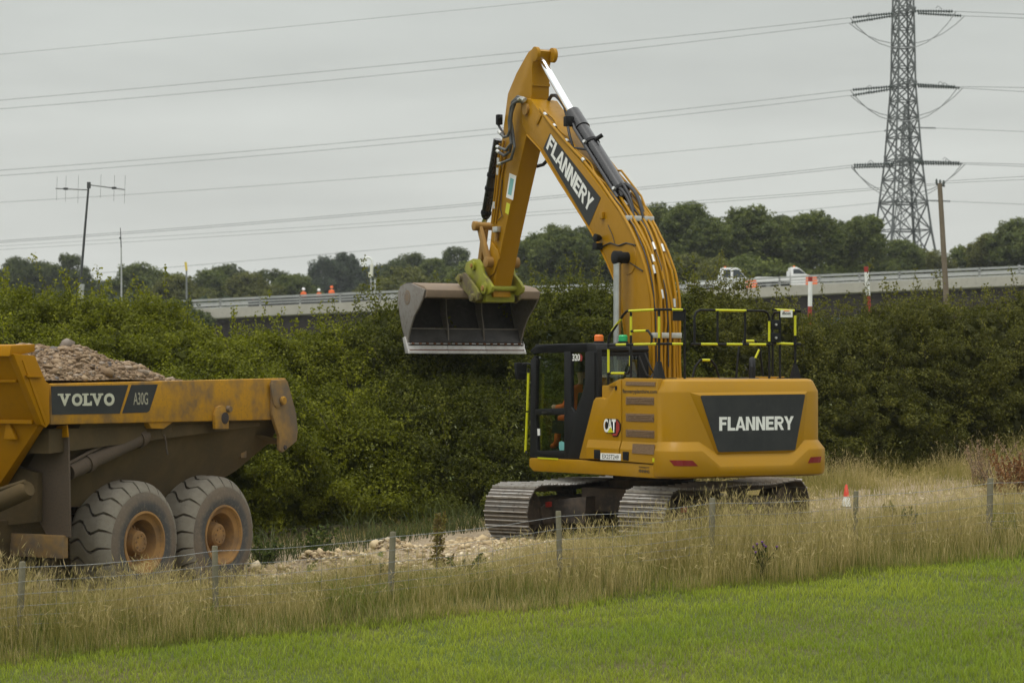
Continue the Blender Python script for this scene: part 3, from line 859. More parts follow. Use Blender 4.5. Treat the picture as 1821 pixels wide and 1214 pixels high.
cw.bm.faces.new([r[0] for r in rows][::-1]); cw.bm.faces.new([r[-1] for r in rows]); cw.bm.faces.new(rows[0][::-1]); cw.bm.faces.new(rows[-1])
cwt = cw.obj('counterweight', M['yellow_body'], exc, 0, smooth=24)
# raised plinth with the dark panel and the name
def rear(pts, y, th, name, mat, parent, bevel=0.0):
    L = [EX.py(u, v, y) for u, v in pts]
    b = B(); b.prism_y([(q.x, q.z) for q in L], y, y - th)
    return b.obj(name, mat, parent, bevel)
TRO = [(1226, 697.5), (1452, 695), (1426, 806), (1274, 809)]
TRI = [(1245, 703), (1432, 700.5), (1414, 800), (1277, 803.5)]
Lo = [EX.py(u, v, YR) for u, v in TRO]; Li = [EX.py(u, v, YR - 0.032) for u, v in TRI]
Lo[1].x = min(Lo[1].x, 1.0)
b = B(); b.hexa(Lo, Li); b.obj('panel_plinth', M['yellow_body'], cwt, 0.006)
def ins(q, f):   # corners eased
    out = []
    for i in range(4):
        p0, p1, p2 = Vector(q[i - 1]), Vector(q[i]), Vector(q[(i + 1) % 4])
        out += [p1 + (p0 - p1).normalized() * f, p1 + ((p0 - p1).normalized() + (p2 - p1).normalized()) * f * 0.3, p1 + (p2 - p1).normalized() * f]
    return [(v2.x, v2.y) for v2 in out]
dk = rear(ins([(u, v) for u, v in TRI], 3.0), YR - 0.0325, 0.004, 'dark_panel', M['charcoal'], cwt)
def rear_text(body, u0, u1, v0, v1, y, mat, parent, bold, spacing=1.0):
    a_, b_ = EX.py(u0, (v0 + v1) / 2, y), EX.py(u1, (v0 + v1) / 2, y)
    top, bot = EX.py((u0 + u1) / 2, v0, y), EX.py((u0 + u1) / 2, v1, y)
    return lettering('lettering', body, (a_ + b_) / 2, (1, 0, 0), (0, 0, 1), b_.x - a_.x, top.z - bot.z, mat, parent, bold, spacing)
a_, b_ = EX.py(1279, 752.5, YR - 0.039), EX.py(1411.5, 752.5, YR - 0.039)
capitals('lettering', 'FLANNERY', (a_ + b_) / 2, (1, 0, 0.0), (0, 0, 1), b_.x - a_.x, 0.198, M['white'], dk)
def on_weight(u, v, off):
    """point of the counterweight's bumper surface seen at pixel (u, v)"""
    best = None
    for i in range(len(plan) - 1):
        for k in range(12):
            f = k / 12; P0, P1 = plan[i], plan[i + 1]
            x, y, nx_, ny_ = [P0[j] + (P1[j] - P0[j]) * f for j in range(4)]
            x += nx_ * (0.10 + off); y += ny_ * (0.10 + off)
            X_ = EX.o.x + EX.c * x - EX.s * y; Y_ = EX.o.y + EX.s * x + EX.c * y
            err = abs(910.5 + FPX * X_ / Y_ - u) + (0 if ny_ < -0.3 else 50)
            if best is None or err < best[0]: best = (err, x, y, Y_)
    return Vector((best[1], best[2], CAMZ + (HOR - v) / FPX * best[3]))
for q in ([(1190, 818, 1199, 828), (1200, 818, 1206, 828.3), (1212, 818, 1216, 828.5), (1222, 818.3, 1228, 828.5), (1232, 818.5, 1242, 828.5)], [(1442, 812.5, 1437, 823), (1449, 812, 1446, 822.6), (1456, 811.6, 1454, 822.2), (1461, 811.2, 1459, 822)]):
    b = B(); tp_ = [on_weight(a0, a1, 0.006) for a0, a1, _, _ in q]; bt_ = [on_weight(a0, a1, 0.006) for _, _, a0, a1 in q]
    for i in range(len(q) - 1): b.face([bt_[i], bt_[i + 1], tp_[i + 1], tp_[i]])
    ed_ = tp_ + bt_[::-1]
    for i in range(len(ed_)):
        p0_, p1_ = ed_[i], ed_[(i + 1) % len(ed_)]; b.face([p0_, p1_, p1_ + Vector((0, 0.03, 0)), p0_ + Vector((0, 0.03, 0))])
    b.obj('red_reflector', M['red'], cwt)
b = B()
for xx in (0.0, 0.1, 0.17): b.box((xx, YR - 0.004, 2.245), (xx + 0.035, YR + 0.01, 2.262))
b.obj('small_plates', M['charcoal'], cwt)

# --- cab
XC = -1.30
cab = empty('cab', (0, 0, 0), 0, exc)
def cside(pts, th, name, mat, bevel=0.01, x=XC, parent=None): return side(pts, x, th, name, mat, parent or cab, bevel)
YF, YB, ZB, ZT = EX.px(943, 700, XC).y, EX.px(1060, 700, XC).y, 1.20, 2.985
XR = EX.py(1154, 640, YB).x
rf = B()
rf.prism([(YF - 0.02, 2.86), (YF + 0.02, 2.90), (YF - 0.12, 2.965), (YF - 0.5, 2.995), (YB + 0.25, 3.0), (YB + 0.03, 2.985), (YB - 0.02, 2.90), (YB, 2.86)], XC, XR)
rf.obj('roof', M['black'], cab, 0.03)
b = B(); b.box((XC + 0.02, YB, 1.18), (XR, YF - 0.02, 1.24)); b.obj('cab_floor', M['black'], cab)
# left side frame
cside([(942.5, 812), (943.5, 640), (951, 632), (953.5, 640), (951.5, 728), (955, 800), (961, 806), (1004, 812), (1004, 817), (942, 813)], 0.07, 'front_pillar', M['black'])
cside([(948, 630), (952, 612), (1044, 611), (1046, 625), (1003, 625.5), (957, 627)], 0.07, 'side_header', M['black'])
cside([(1003, 624), (1015, 624), (1015, 724), (1023, 735), (1010, 816), (1003, 815)], 0.06, 'door_pillar', M['black'])
cside([(951.5, 727.5), (1004, 725), (1004, 737), (952, 738)], 0.055, 'door_crossbar', M['black'])
cside([(952, 802), (1004, 800), (1004, 815), (950, 812)], 0.06, 'door_sill', M['black'])
cside([(1040, 626), (1062, 620), (1064, 720), (1052, 740), (1030, 816), (1008, 816), (1022, 735), (1035, 700), (1040, 680)], 0.08, 'rear_pillar', M['black'])
# rear wall of the cab with its window opening
def crear(pts, name, mat, th=0.05, bevel=0.01, y=None):
    y = YB if y is None else y
    L = [EX.py(u, v, y) for u, v in pts]
    b = B(); b.prism_y([(q.x, q.z) for q in L], y + th, y)
    return b.obj(name, mat, cab, bevel)
crear([(1057, 626), (1154, 626), (1154, 633), (1062, 633)], 'rear_header', M['black'])
crear([(1057, 626), (1064, 632), (1062, 670), (1068, 686), (1080, 693), (1080, 720), (1057, 720)], 'rear_corner_post', M['black'])
crear([(1136, 632), (1154, 626), (1154, 720), (1136, 720)], 'rear_corner_post', M['black'])
crear([(1076, 691), (1140, 691), (1140, 720), (1076, 720)], 'rear_lower_panel', M['black'])
crear([(1060, 630), (1140, 630), (1140, 695), (1076, 696), (1064, 686), (1060, 672)], 'rear_window', M['glass'], 0.006, 0, YB + 0.03)
g2 = cside([(949, 626), (1006, 624), (1006, 730), (949, 731)], 0.006, 'door_glass', M['glass'], 0, XC + 0.03)
cside([(951, 735), (1006, 734), (1006, 804), (958, 804), (951, 795)], 0.006, 'door_glass', M['glass'], 0, XC + 0.03)
cside([(1013, 622), (1042, 622), (1042, 684), (1036, 702), (1022, 737), (1013, 726)], 0.006, 'side_glass', M['glass'], 0, XC + 0.03)
# right wall and windscreen
b = B(); b.box((XR - 0.05, YB, 1.2), (XR, YF - 0.05, 1.72)); b.box((XR - 0.05, YB, 2.75), (XR, YF, 2.85)); b.box((XR - 0.05, YB, 1.9), (XR, YB + 0.1, 2.8)); b.box((XR - 0.05, YF - 0.1, 1.9), (XR, YF, 2.8))
b.obj('right_wall', M['black'], cab, 0.01)
b = B(); b.box((XR - 0.03, YB + 0.08, 1.70), (XR - 0.024, YF - 0.08, 2.78)); b.obj('right_glass', M['glass'], cab)
b = B(); b.box((XC + 0.05, YF - 0.03, 1.3), (XR - 0.05, YF - 0.024, 2.78)); b.obj('windscreen', M['glass'], cab)
b = B(); b.box((XC + 0.03, YF - 0.05, 1.2), (XR, YF, 1.32)); b.box((XR - 0.06, YF - 0.06, 1.2), (XR, YF, 2.8)); b.obj('windscreen_frame', M['black'], cab, 0.01)
# stickers, handle, mirror, bars
side_text('320', 1017.5, 1031.5, 629, 641.5, XC + 0.022, M['white'], cab, 0.03, 'model_number', 0.95)
cside([(1032, 628.5), (1035.5, 634), (1034.5, 641.5), (1032, 642)], 0.004, 'red_sticker', M['redpaint'], 0, XC + 0.024)
cside([(994, 786), (998, 784), (1003, 786), (1004, 795), (1002, 803), (996, 803), (994, 796)], 0.004, 'teal_sticker', M['teal'], 0, XC + 0.022)
cside([(954, 762), (960, 762), (960, 774), (954, 774)], 0.004, 'white_sticker', M['white'], 0, XC + 0.022)
cside([(963, 731.5), (980, 731), (980, 735), (963, 735.5)], 0.03, 'door_handle', M['black_gloss'], 0.005, XC - 0.03)
pts = [EX.px(u, v, XC - 0.10) for u, v in ((939.5, 655), (940, 662), (934.5, 800), (937, 806))]
gb = B().tube(pts, 0.016, 8).obj('grab_bar', M['black'], cab)
pts = [EX.px(u, v, XC - 0.10) for u, v in ((939.8, 663), (937.6, 730))]; B().tube(pts, 0.021, 8).obj('hivis_sleeve', M['hivis'], gb)
pts = [EX.px(u, v, XC - 0.10) for u, v in ((937.4, 733), (934.5, 803))]; B().tube(pts, 0.021, 8).obj('hivis_sleeve', M['hivis'], gb)
m0 = EX.px(927, 660, XC - 0.02)
mr = B(); mr.hexa([m0 + Vector((-0.09, -0.04, -0.13)), m0 + Vector((0.07, -0.04, -0.13)), m0 + Vector((0.07, 0.05, -0.13)), m0 + Vector((-0.09, 0.05, -0.13))], [m0 + Vector((-0.11, -0.04, 0.14)), m0 + Vector((0.09, -0.04, 0.14)), m0 + Vector((0.09, 0.06, 0.14)), m0 + Vector((-0.11, 0.06, 0.14))])
mr.obj('mirror', M['black'], cab, 0.02)
B().tube([m0 + Vector((0.0, 0.0, 0.10)), m0 + Vector((0.03, -0.12, 0.13)), (XC + 0.05, YF - 0.02, m0.z + 0.1)], 0.015, 6).obj('mirror_arm', M['black'], cab)
for (u, v, nm, mt) in ((1065, 606, 'amber_beacon', M['amber']), (1108, 606, 'green_beacon', M['green_lens'])):
    k = EX.py(u, v, YB + 0.45)
    bb = B().lathe([(2.985, 0.085), (3.025, 0.085), (3.03, 0.07)], 18, 'z', (k.x, YB + 0.45, 0)).obj(nm, M['black'], cab)
    B().lathe([(3.03, 0.066), (3.035, 0.072), (3.11, 0.072), (3.13, 0.055)], 18, 'z', (k.x, YB + 0.45, 0)).obj('lens', mt, bb)
# wipers and hoses behind the cab
b = B(); b.tube([(XR - 0.1, YB - 0.04, 2.85), (XR - 0.02, YB - 0.09, 2.62), (XR + 0.05, YB - 0.06, 2.55), (XR + 0.12, YB - 0.02, 2.7)], 0.014, 6); b.tube([(XR - 0.2, YB - 0.04, 2.8), (XR - 0.1, YB - 0.09, 2.52), (XR + 0.0, YB - 0.06, 2.48), (XR + 0.12, YB - 0.02, 2.62)], 0.014, 6)
b.obj('cab_cables', M['rubber'], cab)
# seat, console
XM = (XC + XR) / 2 - 0.05; YS = EX.px(1037, 700, XM).y
b = B(); b.box((XM - 0.25, YS - 0.22, 1.24), (XM + 0.25, YS + 0.22, 1.50)); b.hexa([(XM - 0.26, YS - 0.25, 1.5), (XM + 0.26, YS - 0.25, 1.5), (XM + 0.26, YS + 0.28, 1.5), (XM - 0.26, YS + 0.28, 1.5)], [(XM - 0.25, YS - 0.27, 1.62), (XM + 0.25, YS - 0.27, 1.62), (XM + 0.25, YS + 0.26, 1.62), (XM - 0.25, YS + 0.26, 1.62)])
b.prism([(YS - 0.25, 1.6), (YS - 0.13, 1.6), (YS - 0.24, 2.25), (YS - 0.36, 2.22)], XM - 0.23, XM + 0.23)
b.prism([(YS - 0.27, 2.27), (YS - 0.19, 2.28), (YS - 0.22, 2.47), (YS - 0.31, 2.46)], XM - 0.13, XM + 0.13)
b.obj('operator_seat', M['seat'], cab, 0.03)
for s2 in (-1, 1):
    b = B(); b.box((XM + s2 * 0.31 - 0.05, YS - 0.1, 1.60), (XM + s2 * 0.31 + 0.05, YS + 0.36, 1.80)); b.box((XM + s2 * 0.29 - 0.03, YS - 0.05, 1.3), (XM + s2 * 0.29 + 0.03, YS + 0.1, 1.6)); b.tube([(XM + s2 * 0.31, YS + 0.30, 1.8), (XM + s2 * 0.31, YS + 0.34, 2.0)], [0.02, 0.035], 8)
    b.obj('control_console', M['black'], cab, 0.02)

# operator sitting in the cab
J = {'pelvis': (None, (0, 0, 0.10), (0.17, 0.13)), 'belly': ('pelvis', (0, 0.0, 0.28), (0.165, 0.13)), 'chest': ('belly', (0, -0.02, 0.50), (0.185, 0.135)),
     'neck': ('chest', (0, 0.0, 0.68), 0.062), 'head': ('neck', (0, 0.03, 0.78), 0.085), 'crown': ('head', (0, 0.03, 0.90), 0.095)}
for s2, t2 in ((-1, 'l'), (1, 'r')):
    J['sh' + t2] = ('chest', (0.19 * s2, -0.02, 0.58), 0.078); J['el' + t2] = ('sh' + t2, (0.29 * s2, 0.06, 0.32), 0.058); J['wr' + t2] = ('el' + t2, (0.34 * s2, 0.30, 0.30), 0.04)
    J['ha' + t2] = ('wr' + t2, (0.345 * s2, 0.37, 0.33), 0.042); J['hi' + t2] = ('pelvis', (0.10 * s2, 0.08, 0.10), 0.10); J['kn' + t2] = ('hi' + t2, (0.14 * s2, 0.50, 0.13), 0.072)
    J['an' + t2] = ('kn' + t2, (0.14 * s2, 0.62, -0.28), 0.05); J['to' + t2] = ('an' + t2, (0.15 * s2, 0.78, -0.33), 0.042)
def zone_op(p):
    if p.z > 0.66: return 1
    if abs(p.x) > 0.26 and p.y > 0.24: return 1
    if p.z < 0.2 and p.y > 0.05: return 0
    return 0
wpos = EX.o + Matrix.Rotation(EX.a, 3, 'Z') @ Vector((XM, YS, 1.70))
op = person('person', J, [M['orange'], M['skin']], zone_op, wpos, EX.a)
setp(op, 'operator in orange hi-vis sitting at the controls inside the excavator cab', 'person')
hb = B(); hb.lathe([(0.86, 0.122), (0.90, 0.12), (0.96, 0.10), (1.0, 0.06), (1.012, 0.01)], 20, 'z', (0, 0.03, 0)); hb.obj('cap', M['seat'], op)
fb = B(); fb.hexa([(-0.02, 0.11, 0.80), (0.02, 0.11, 0.80), (0.012, 0.10, 0.86), (-0.012, 0.10, 0.86)], [(-0.018, 0.145, 0.80), (0.018, 0.145, 0.80), (0.008, 0.115, 0.86), (-0.008, 0.115, 0.86)]); fb.obj('nose', M['skin'], op, 0.006)

# --- boom
XB0, XB1 = -0.20, 0.31
UND = [(937, 240), (961, 266), (994, 321), (1020, 362), (1047, 405), (1066, 438), (1080, 468), (1098, 511), (1107, 560), (1112, 600), (1116, 650)]
BAC = [(1159, 690), (1158, 640), (1157.5, 570), (1155, 530), (1147, 482), (1134, 440), (1120, 408), (1103, 380), (1080, 350), (1039, 295), (1008, 258), (977, 221), (953, 190)]
TIP = [(944, 177), (934, 175), (927, 183), (925, 200), (929, 222)]
bo = [EX.px(u, v, XB0) for u, v in UND + BAC + TIP]
b = B(); b.prism([(q.y, q.z) for q in bo], XB0, XB1)
boom = b.obj('boom', M['yellow'], exc, 0.012)
back = [EX.px(u, v, XB0) for u, v in BAC]
und = [EX.px(u, v, XB0) for u, v in UND]
# edge flanges
b = B(); b.tube([(XB0 - 0.006, q.y, q.z) for q in und[:10]], 0.014, 6); b.obj('weld_flange', M['yellow'], boom)
# dark name panel
DP = [(978, 237), (1068, 352), (1047, 402), (966, 264)]
dpn = side(DP, XB0 - 0.005, 0.005, 'dark_panel', M['charcoal'], boom, 0)
a_, b_ = EX.px(976, 251, XB0), EX.px(1053, 367, XB0)
u_ = (b_ - a_).normalized(); v_ = Vector((0, u_.z, -u_.y))
if v_.z < 0: v_ = -v_
mid = (a_ + b_) / 2
capitals('lettering', 'FLANNERY', (XB0 - 0.008, mid.y, mid.z), u_, v_, (b_ - a_).length * 1.0, 0.275, M['white'], dpn)
side([(958, 202), (962, 206), (955, 222), (951, 219)], XB0 - 0.02, 0.02, 'stiffener', M['yellow'], boom, 0.004)
# boom cylinder: pin, rod, barrel
pc = EX.px(1103, 458, XB0 - 0.14)
B().lathe([(XB0 - 0.26, 0.085), (XB0 - 0.25, 0.105), (XB0 - 0.13, 0.105), (XB0 - 0.12, 0.09), (XB0, 0.09)], 24, 'x', (0, pc.y, pc.z)).obj('cylinder_pin', M['black'], boom)
B().lathe([(XB0 - 0.012, 0.24), (XB0 - 0.001, 0.25)], 28, 'x', (0, pc.y - 0.02, pc.z - 0.02)).obj('pin_boss', M['yellow'], boom)
for s2, xx in ((-1, XB0 - 0.19), (1, XB1 + 0.19)):
    bc = B().tube([(xx, 1.25, 1.25), (xx, (1.25 + pc.y) / 2 + 0.06, (1.25 + pc.z) / 2 + 0.05 - 0.35)], 0.085, 16).obj('boom_cylinder', M['yellow'], exc)
    q0 = Vector((xx, (1.25 + pc.y) / 2 + 0.06, (1.25 + pc.z) / 2 - 0.3))
    B().tube([(xx, pc.y + 0.02, 2.2), (xx, pc.y, pc.z)], 0.062, 16).obj('piston_rod', M['rodgrey'], bc)
# lamp and camera on the side
lq = EX.px(1073, 423, XB0); B().lathe([(XB0 - 0.13, 0.05), (XB0 - 0.12, 0.07), (XB0 - 0.04, 0.05), (XB0, 0.02)], 16, 'x', (0, lq.y + 0.06, lq.z)).obj('work_lamp', M['black'], boom)
lq = EX.px(1064, 438, XB0 - 0.05); B().box((XB0 - 0.12, lq.y - 0.07, lq.z - 0.05), (XB0 - 0.01, lq.y + 0.07, lq.z + 0.05)).obj('camera_housing', M['black'], boom, 0.01)
lq = EX.px(1073, 383, XB0); B().box((XB0 - 0.05, lq.y - 0.05, lq.z - 0.06), (XB0, lq.y + 0.05, lq.z + 0.05)).obj('bracket', M['yellow'], boom, 0.01)
B().tube([EX.px(u, v, XB0 - 0.012) for u, v in ((1068, 440), (1078, 435), (1085, 432), (1100, 437), (1113, 432), (1130, 436))], 0.012, 6).obj('lamp_cable', M['rubber'], boom)
B().tube([EX.px(u, v, XB0 - 0.012) for u, v in ((1112, 462), (1125, 470), (1143, 482))], 0.010, 6).obj('grease_line', M['rubber'], boom)
B().tube([EX.px(u, v, XB0 - 0.012) for u, v in ((1081, 400), (1089, 418), (1093, 432))], 0.006, 5).obj('grease_line', M['rubber'], boom)
# hydraulic pipes along the back of the boom
def along(poly, f0, f1, n, off, x, wob=0.0):
    P = [Vector((x, q.y, q.z)) for q in poly]
    seg = [0]
    for i in range(1, len(P)): seg.append(seg[-1] + (P[i] - P[i - 1]).length)
    out = []
    for k in range(n):
        d = (f0 + (f1 - f0) * k / (n - 1)) * seg[-1]
        i = max(j for j in range(len(seg)) if seg[j] <= d + 1e-9); i = min(i, len(P) - 2)
        tt = (d - seg[i]) / (seg[i + 1] - seg[i]); p = P[i].lerp(P[i + 1], tt)
        tg = (P[i + 1] - P[i]).normalized(); nm = Vector((0, tg.z, -tg.y))
        if nm.y > 0: nm = -nm
        nm = Vector((0, -abs(tg.z), abs(tg.y))) if True else nm
        out.append(p + nm * (off + wob * math.sin(k * 1.9 + x * 9)))
    return out
xs = [-0.185, -0.115, -0.045, 0.03, 0.10, 0.17, 0.235, 0.295]
ends = [0.98, 0.60, 0.62, 0.50, 0.64, 0.72, 0.52, 0.66]
for i, xx in enumerate(xs):
    pth = along(back, 0.02, ends[i], 26, 0.035 + 0.012 * (i % 3), xx, 0.003)
    for k, q in enumerate(pth):
        q.x += 0.035 * math.sin(k * 0.5 + i * 1.4) * (0.7 if 6 < k else 0.3)
    B().tube(pth, 0.021 if i % 2 else 0.025, 8).obj('hydraulic_pipe', M['yellow'], boom)
for i, xx in enumerate((-0.15, 0.07)):
    B().tube(along(back, 0.05, 0.55, 22, 0.062, xx, 0.006), 0.010, 6).obj('cable', M['rubber'], boom)
for f in (0.115, 0.43):
    q0, q1 = along(back, f, f + 0.018, 2, 0.05, 0)
    for x0, x1 in ((-0.20, -0.10), (-0.06, 0.07), (0.12, 0.30)):
        b = B(); b.bar((x0, (q0.y + q1.y) / 2, (q0.z + q1.z) / 2), (x1, (q0.y + q1.y) / 2, (q0.z + q1.z) / 2), 0.085, 0.085); b.obj('pipe_clamp', M['clamp'], boom, 0.008)
for f, xx in ((0.30, -0.03), (0.335, 0.06), (0.33, 0.21), (0.27, -0.07), (0.21, 0.0), (0.19, 0.2), (0.49, -0.02), (0.52, 0.13), (0.55, 0.22), (0.57, -0.05)):
    q0, q1 = along(back, f, f + 0.02, 2, 0.06, xx); B().tube([q0, q1], 0.026, 8).obj('pipe_fitting', M['clamp'], boom)
for k, (f, xx) in enumerate(((0.70, -0.175), (0.80, -0.18), (0.88, -0.18), (0.94, -0.185))):
    q0, q1 = along(back, f, f + 0.012, 2, 0.045, xx); B().tube([q0, q1], 0.032, 8).obj('pipe_fitting', M['clamp'], boom)
# second long pipe snaking up the edge and pipes beyond the cylinder
B().tube([q + Vector((0.035 * math.sin(k * 1.1), 0, 0.0)) for k, q in enumerate(along(back, 0.55, 0.97, 22, 0.045, -0.12))], 0.018, 8).obj('hydraulic_pipe', M['yellow'], boom)
B().tube(along(back, 0.45, 0.97, 20, 0.05, 0.27), 0.02, 8).obj('hydraulic_pipe', M['yellow'], boom)
B().tube([q + Vector((0, 0, 0.10 if 2 < k < 9 else 0.02)) for k, q in enumerate(along(back, 0.44, 0.70, 12, 0.05, 0.30))], 0.018, 8).obj('hydraulic_pipe', M['yellow'], boom)
# black hoses at the foot of the stick cylinder
for i, (xx, f0, f1, hgt) in enumerate(((-0.02, 0.45, 0.60, 0.16), (0.04, 0.47, 0.62, 0.20), (0.12, 0.44, 0.60, 0.24), (0.19, 0.46, 0.61, 0.18))):
    pth = along(back, f0, f1, 9, 0.05, xx)
    for k, q in enumerate(pth):
        w_ = math.sin(math.pi * k / 8); q += Vector((0, -0.5, 0.6)) * hgt * w_
    B().tube(pth, 0.024, 8).obj('hydraulic_hose', M['rubber'], boom)

# --- stick cylinder
XCY = 0.055
c0, c1 = EX.px(1113, 352, XCY), EX.px(1017, 200, XCY); c2 = EX.px(958, 98, XCY)
sc_ = B().tube([c0, c0.lerp(c1, 0.06), c0.lerp(c1, 0.06), c0.lerp(c1, 0.80), c0.lerp(c1, 0.80), c0.lerp(c1, 0.985), c1], [0.10, 0.105, 0.118, 0.118, 0.135, 0.135, 0.10], 24).obj('stick_cylinder', M['black_gloss'], exc, 0)
B().tube([c1, c2], 0.066, 20).obj('piston_rod', M['chrome'], sc_)
b = B(); b.lathe([(XCY - 0.09, 0.085), (XCY - 0.08, 0.10), (XCY + 0.08, 0.10), (XCY + 0.09, 0.085)], 20, 'x', (0, c2.y, c2.z)); b.obj('rod_eye', M['black'], sc_)
dn = (c1 - c0).normalized(); nn = Vector((0, -dn.z, dn.y)); nn = nn if nn.z > 0 else -nn
for k, (f, oo) in enumerate(((0.08, 0.0), (0.62, 0.0))):
    q = c0.lerp(c1, f)
    B().tube([q - dn * 0.03, q + dn * 0.03], 0.135, 20).obj('cylinder_band', M['black'], sc_)
    B().tube([q + Vector((-0.13, 0, 0)) + nn * 0.03, q + Vector((-0.17, 0, 0)) + nn * 0.05], 0.03, 8).obj('pipe_clamp', M['clamp'], sc_)
B().tube([c0.lerp(c1, 0.0) + Vector((-0.15, 0, 0)) , c0.lerp(c1, 0.5) + Vector((-0.15, 0, 0)), c0.lerp(c1, 0.80) + Vector((-0.15, 0, 0)), c0.lerp(c1, 0.90) + Vector((-0.10, 0, 0))], 0.03, 8).obj('cylinder_pipe', M['black_gloss'], sc_)
q = c0.lerp(c1, 0.88); b = B(); b.box((q.x - 0.25, q.y - 0.05, q.z - 0.08), (q.x - 0.10, q.y + 0.06, q.z + 0.09)); b.obj('port_block', M['black'], sc_, 0.02)
B().tube([q + Vector((-0.2, 0, -0.05)), q + Vector((-0.24, -0.15, -0.25)), q + Vector((-0.2, -0.2, -0.45)), c0.lerp(c1, 0.55) + Vector((-0.16, 0, 0))], 0.024, 8).obj('cylinder_hose', M['rubber'], sc_)
q = c0.lerp(c1, 0.60); B().tube([q + nn * 0.12, q + nn * 0.22 + Vector((0.1, 0, 0))], 0.035, 8).obj('port_fitting', M['black'], sc_)

# --- stick
XS0, XS1 = -0.115, 0.225
LO = [(947, 87), (940, 92), (934, 102), (918, 131), (903, 167), (900, 190), (893, 245), (887, 290), (882, 330), (877, 380), (873, 420), (868, 470), (864, 500), (863, 516), (868, 527)]
CO = [(878, 528), (877, 517), (895, 424), (915, 333), (926, 285), (937, 238), (942, 205), (945, 170), (946, 140), (946, 120), (950, 100), (952, 90)]
so = [EX.px(u, v, XS0) for u, v in LO + CO]
# the stick narrows at its top into two ears
stick = B().prism([(q.y, q.z) for q in so], XS0, XS1).obj('stick', M['yellow'], exc, 0.010)
top = EX.px(951, 97, XS0)
for xx in (XS0 - 0.03, XS1 - 0.04):
    B().lathe([(xx, 0.10), (xx + 0.005, 0.125), (xx + 0.065, 0.125), (xx + 0.07, 0.10)], 24, 'x', (0, top.y - 0.03, top.z)).obj('ear', M['yellow'], stick)
piv = EX.px(937, 195, XB0)
B().lathe([(XB0 - 0.05, 0.07), (XB0 - 0.045, 0.10), (XB0, 0.10), (XB1, 0.10), (XB1 + 0.05, 0.08)], 24, 'x', (0, piv.y, piv.z)).obj('stick_pin', M['link_tan'], stick)
b = B(); pn = [EX.px(u, v, XS0) for u, v in ((946, 150), (946, 156))]
B().bar((XS0, pn[0].y - 0.008, pn[0].z), (XS1, pn[0].y - 0.008, pn[0].z), 0.02, 0.05).obj('weld_seam', M['yellow'], stick)
side([(906, 308), (918, 313), (912, 356), (900, 351)], XS0 - 0.004, 0.004, 'load_chart', M['white'], stick, 0)
side([(901, 360), (907, 363), (904, 382), (898, 378)], XS0 - 0.004, 0.004, 'warning_sticker', M['hivis'], stick, 0)
lt = side([(907.5, 316), (914, 319), (909, 348), (903, 345)], XS0 - 0.006, 0.002, 'printed_table', M['teal'], stick, 0)
for (a0, b0, rr, nm, mt) in ((((896, 250), (889, 300), (884, 345), (877, 398)), XS0 - 0.03, 0.022, 'hydraulic_pipe', M['yellow']), (((902, 262), (893, 310), (888, 352), (881, 398)), XS0 - 0.02, 0.018, 'hydraulic_pipe', M['yellow']), (((889, 255), (882, 320), (874, 398)), XS0 - 0.01, 0.016, 'hydraulic_pipe', M['yellow']), (((893, 320), (892, 345), (890, 372), (893, 384), (886, 392)), XS0 - 0.02, 0.008, 'cable', M['rubber'])):
    B().tube([EX.px(u, v, b0) for u, v in a0], rr, 8).obj(nm, mt, stick)
for (u, v) in ((886, 305), (880, 365), (887, 287)):
    q = EX.px(u, v, XS0 - 0.03); B().tube([q + Vector((0, 0, -0.06)), q + Vector((0, 0, 0.06))], 0.035, 10).obj('pipe_fitting', M['clamp'], stick)
q = EX.px(883, 408, XS0 - 0.04); b = B(); b.box((q.x - 0.04, q.y - 0.09, q.z - 0.05), (q.x + 0.04, q.y + 0.09, q.z + 0.05)); b.obj('valve_block', M['clamp'], stick, 0.01)
B().tube([q + Vector((0, 0, -0.05)), q + Vector((0, 0.02, -0.20))], 0.035, 10).obj('valve_stub', M['link_tan'], stick)
# hoses that loop from the boom over to the stick
for i, (pts, xx) in enumerate(((((932, 176), (921, 172), (911, 182), (907, 205), (912, 235), (915, 262), (909, 283), (890, 291)), XB0 - 0.05), (((930, 178), (919, 176), (909, 190), (905, 215), (907, 240), (909, 255), (900, 267), (886, 262)), XB0 - 0.09), (((928, 181), (917, 181), (910, 200), (908, 225), (910, 252), (907, 270), (897, 277), (886, 270)), XB0 - 0.02), (((925, 176), (914, 184), (909, 206), (908, 228), (903, 242), (896, 244), (889, 236)), XB0 - 0.12))):
    P = [EX.px(u, v, xx) for u, v in pts]
    B().tube(P, 0.026, 8).obj('hydraulic_hose', M['grey_hose'], stick)
    for kk in (0, -1): 
        d_ = (P[1] - P[0]).normalized() if kk == 0 else (P[-1] - P[-2]).normalized()
        B().tube([P[kk] - d_ * 0.05, P[kk] + d_ * 0.05], 0.032, 8).obj('hose_end', M['clamp'], stick)
B().tube([EX.px(u, v, XB1 - 0.05) for u, v in ((955, 296), (966, 293), (975, 283), (980, 270), (976, 258))], 0.03, 8).obj('hydraulic_hose', M['rubber'], stick)
B().tube([EX.px(u, v, 0.15) for u, v in ((976, 178), (981, 170), (988, 170), (996, 178), (1004, 190), (1008, 205))], 0.03, 8).obj('hydraulic_hose', M['rubber'], stick)
B().tube([EX.px(u, v, XS0 - 0.06) for u, v in ((892, 207), (887, 212), (886, 222), (892, 232), (896, 240))], 0.022, 8).obj('hydraulic_hose', M['rubber'], stick)
q = EX.px(888, 213, XS0 - 0.05); B().box((q.x - 0.05, q.y - 0.04, q.z - 0.09), (q.x + 0.05, q.y + 0.05, q.z + 0.09)).obj('valve_block', M['black'], stick, 0.015)

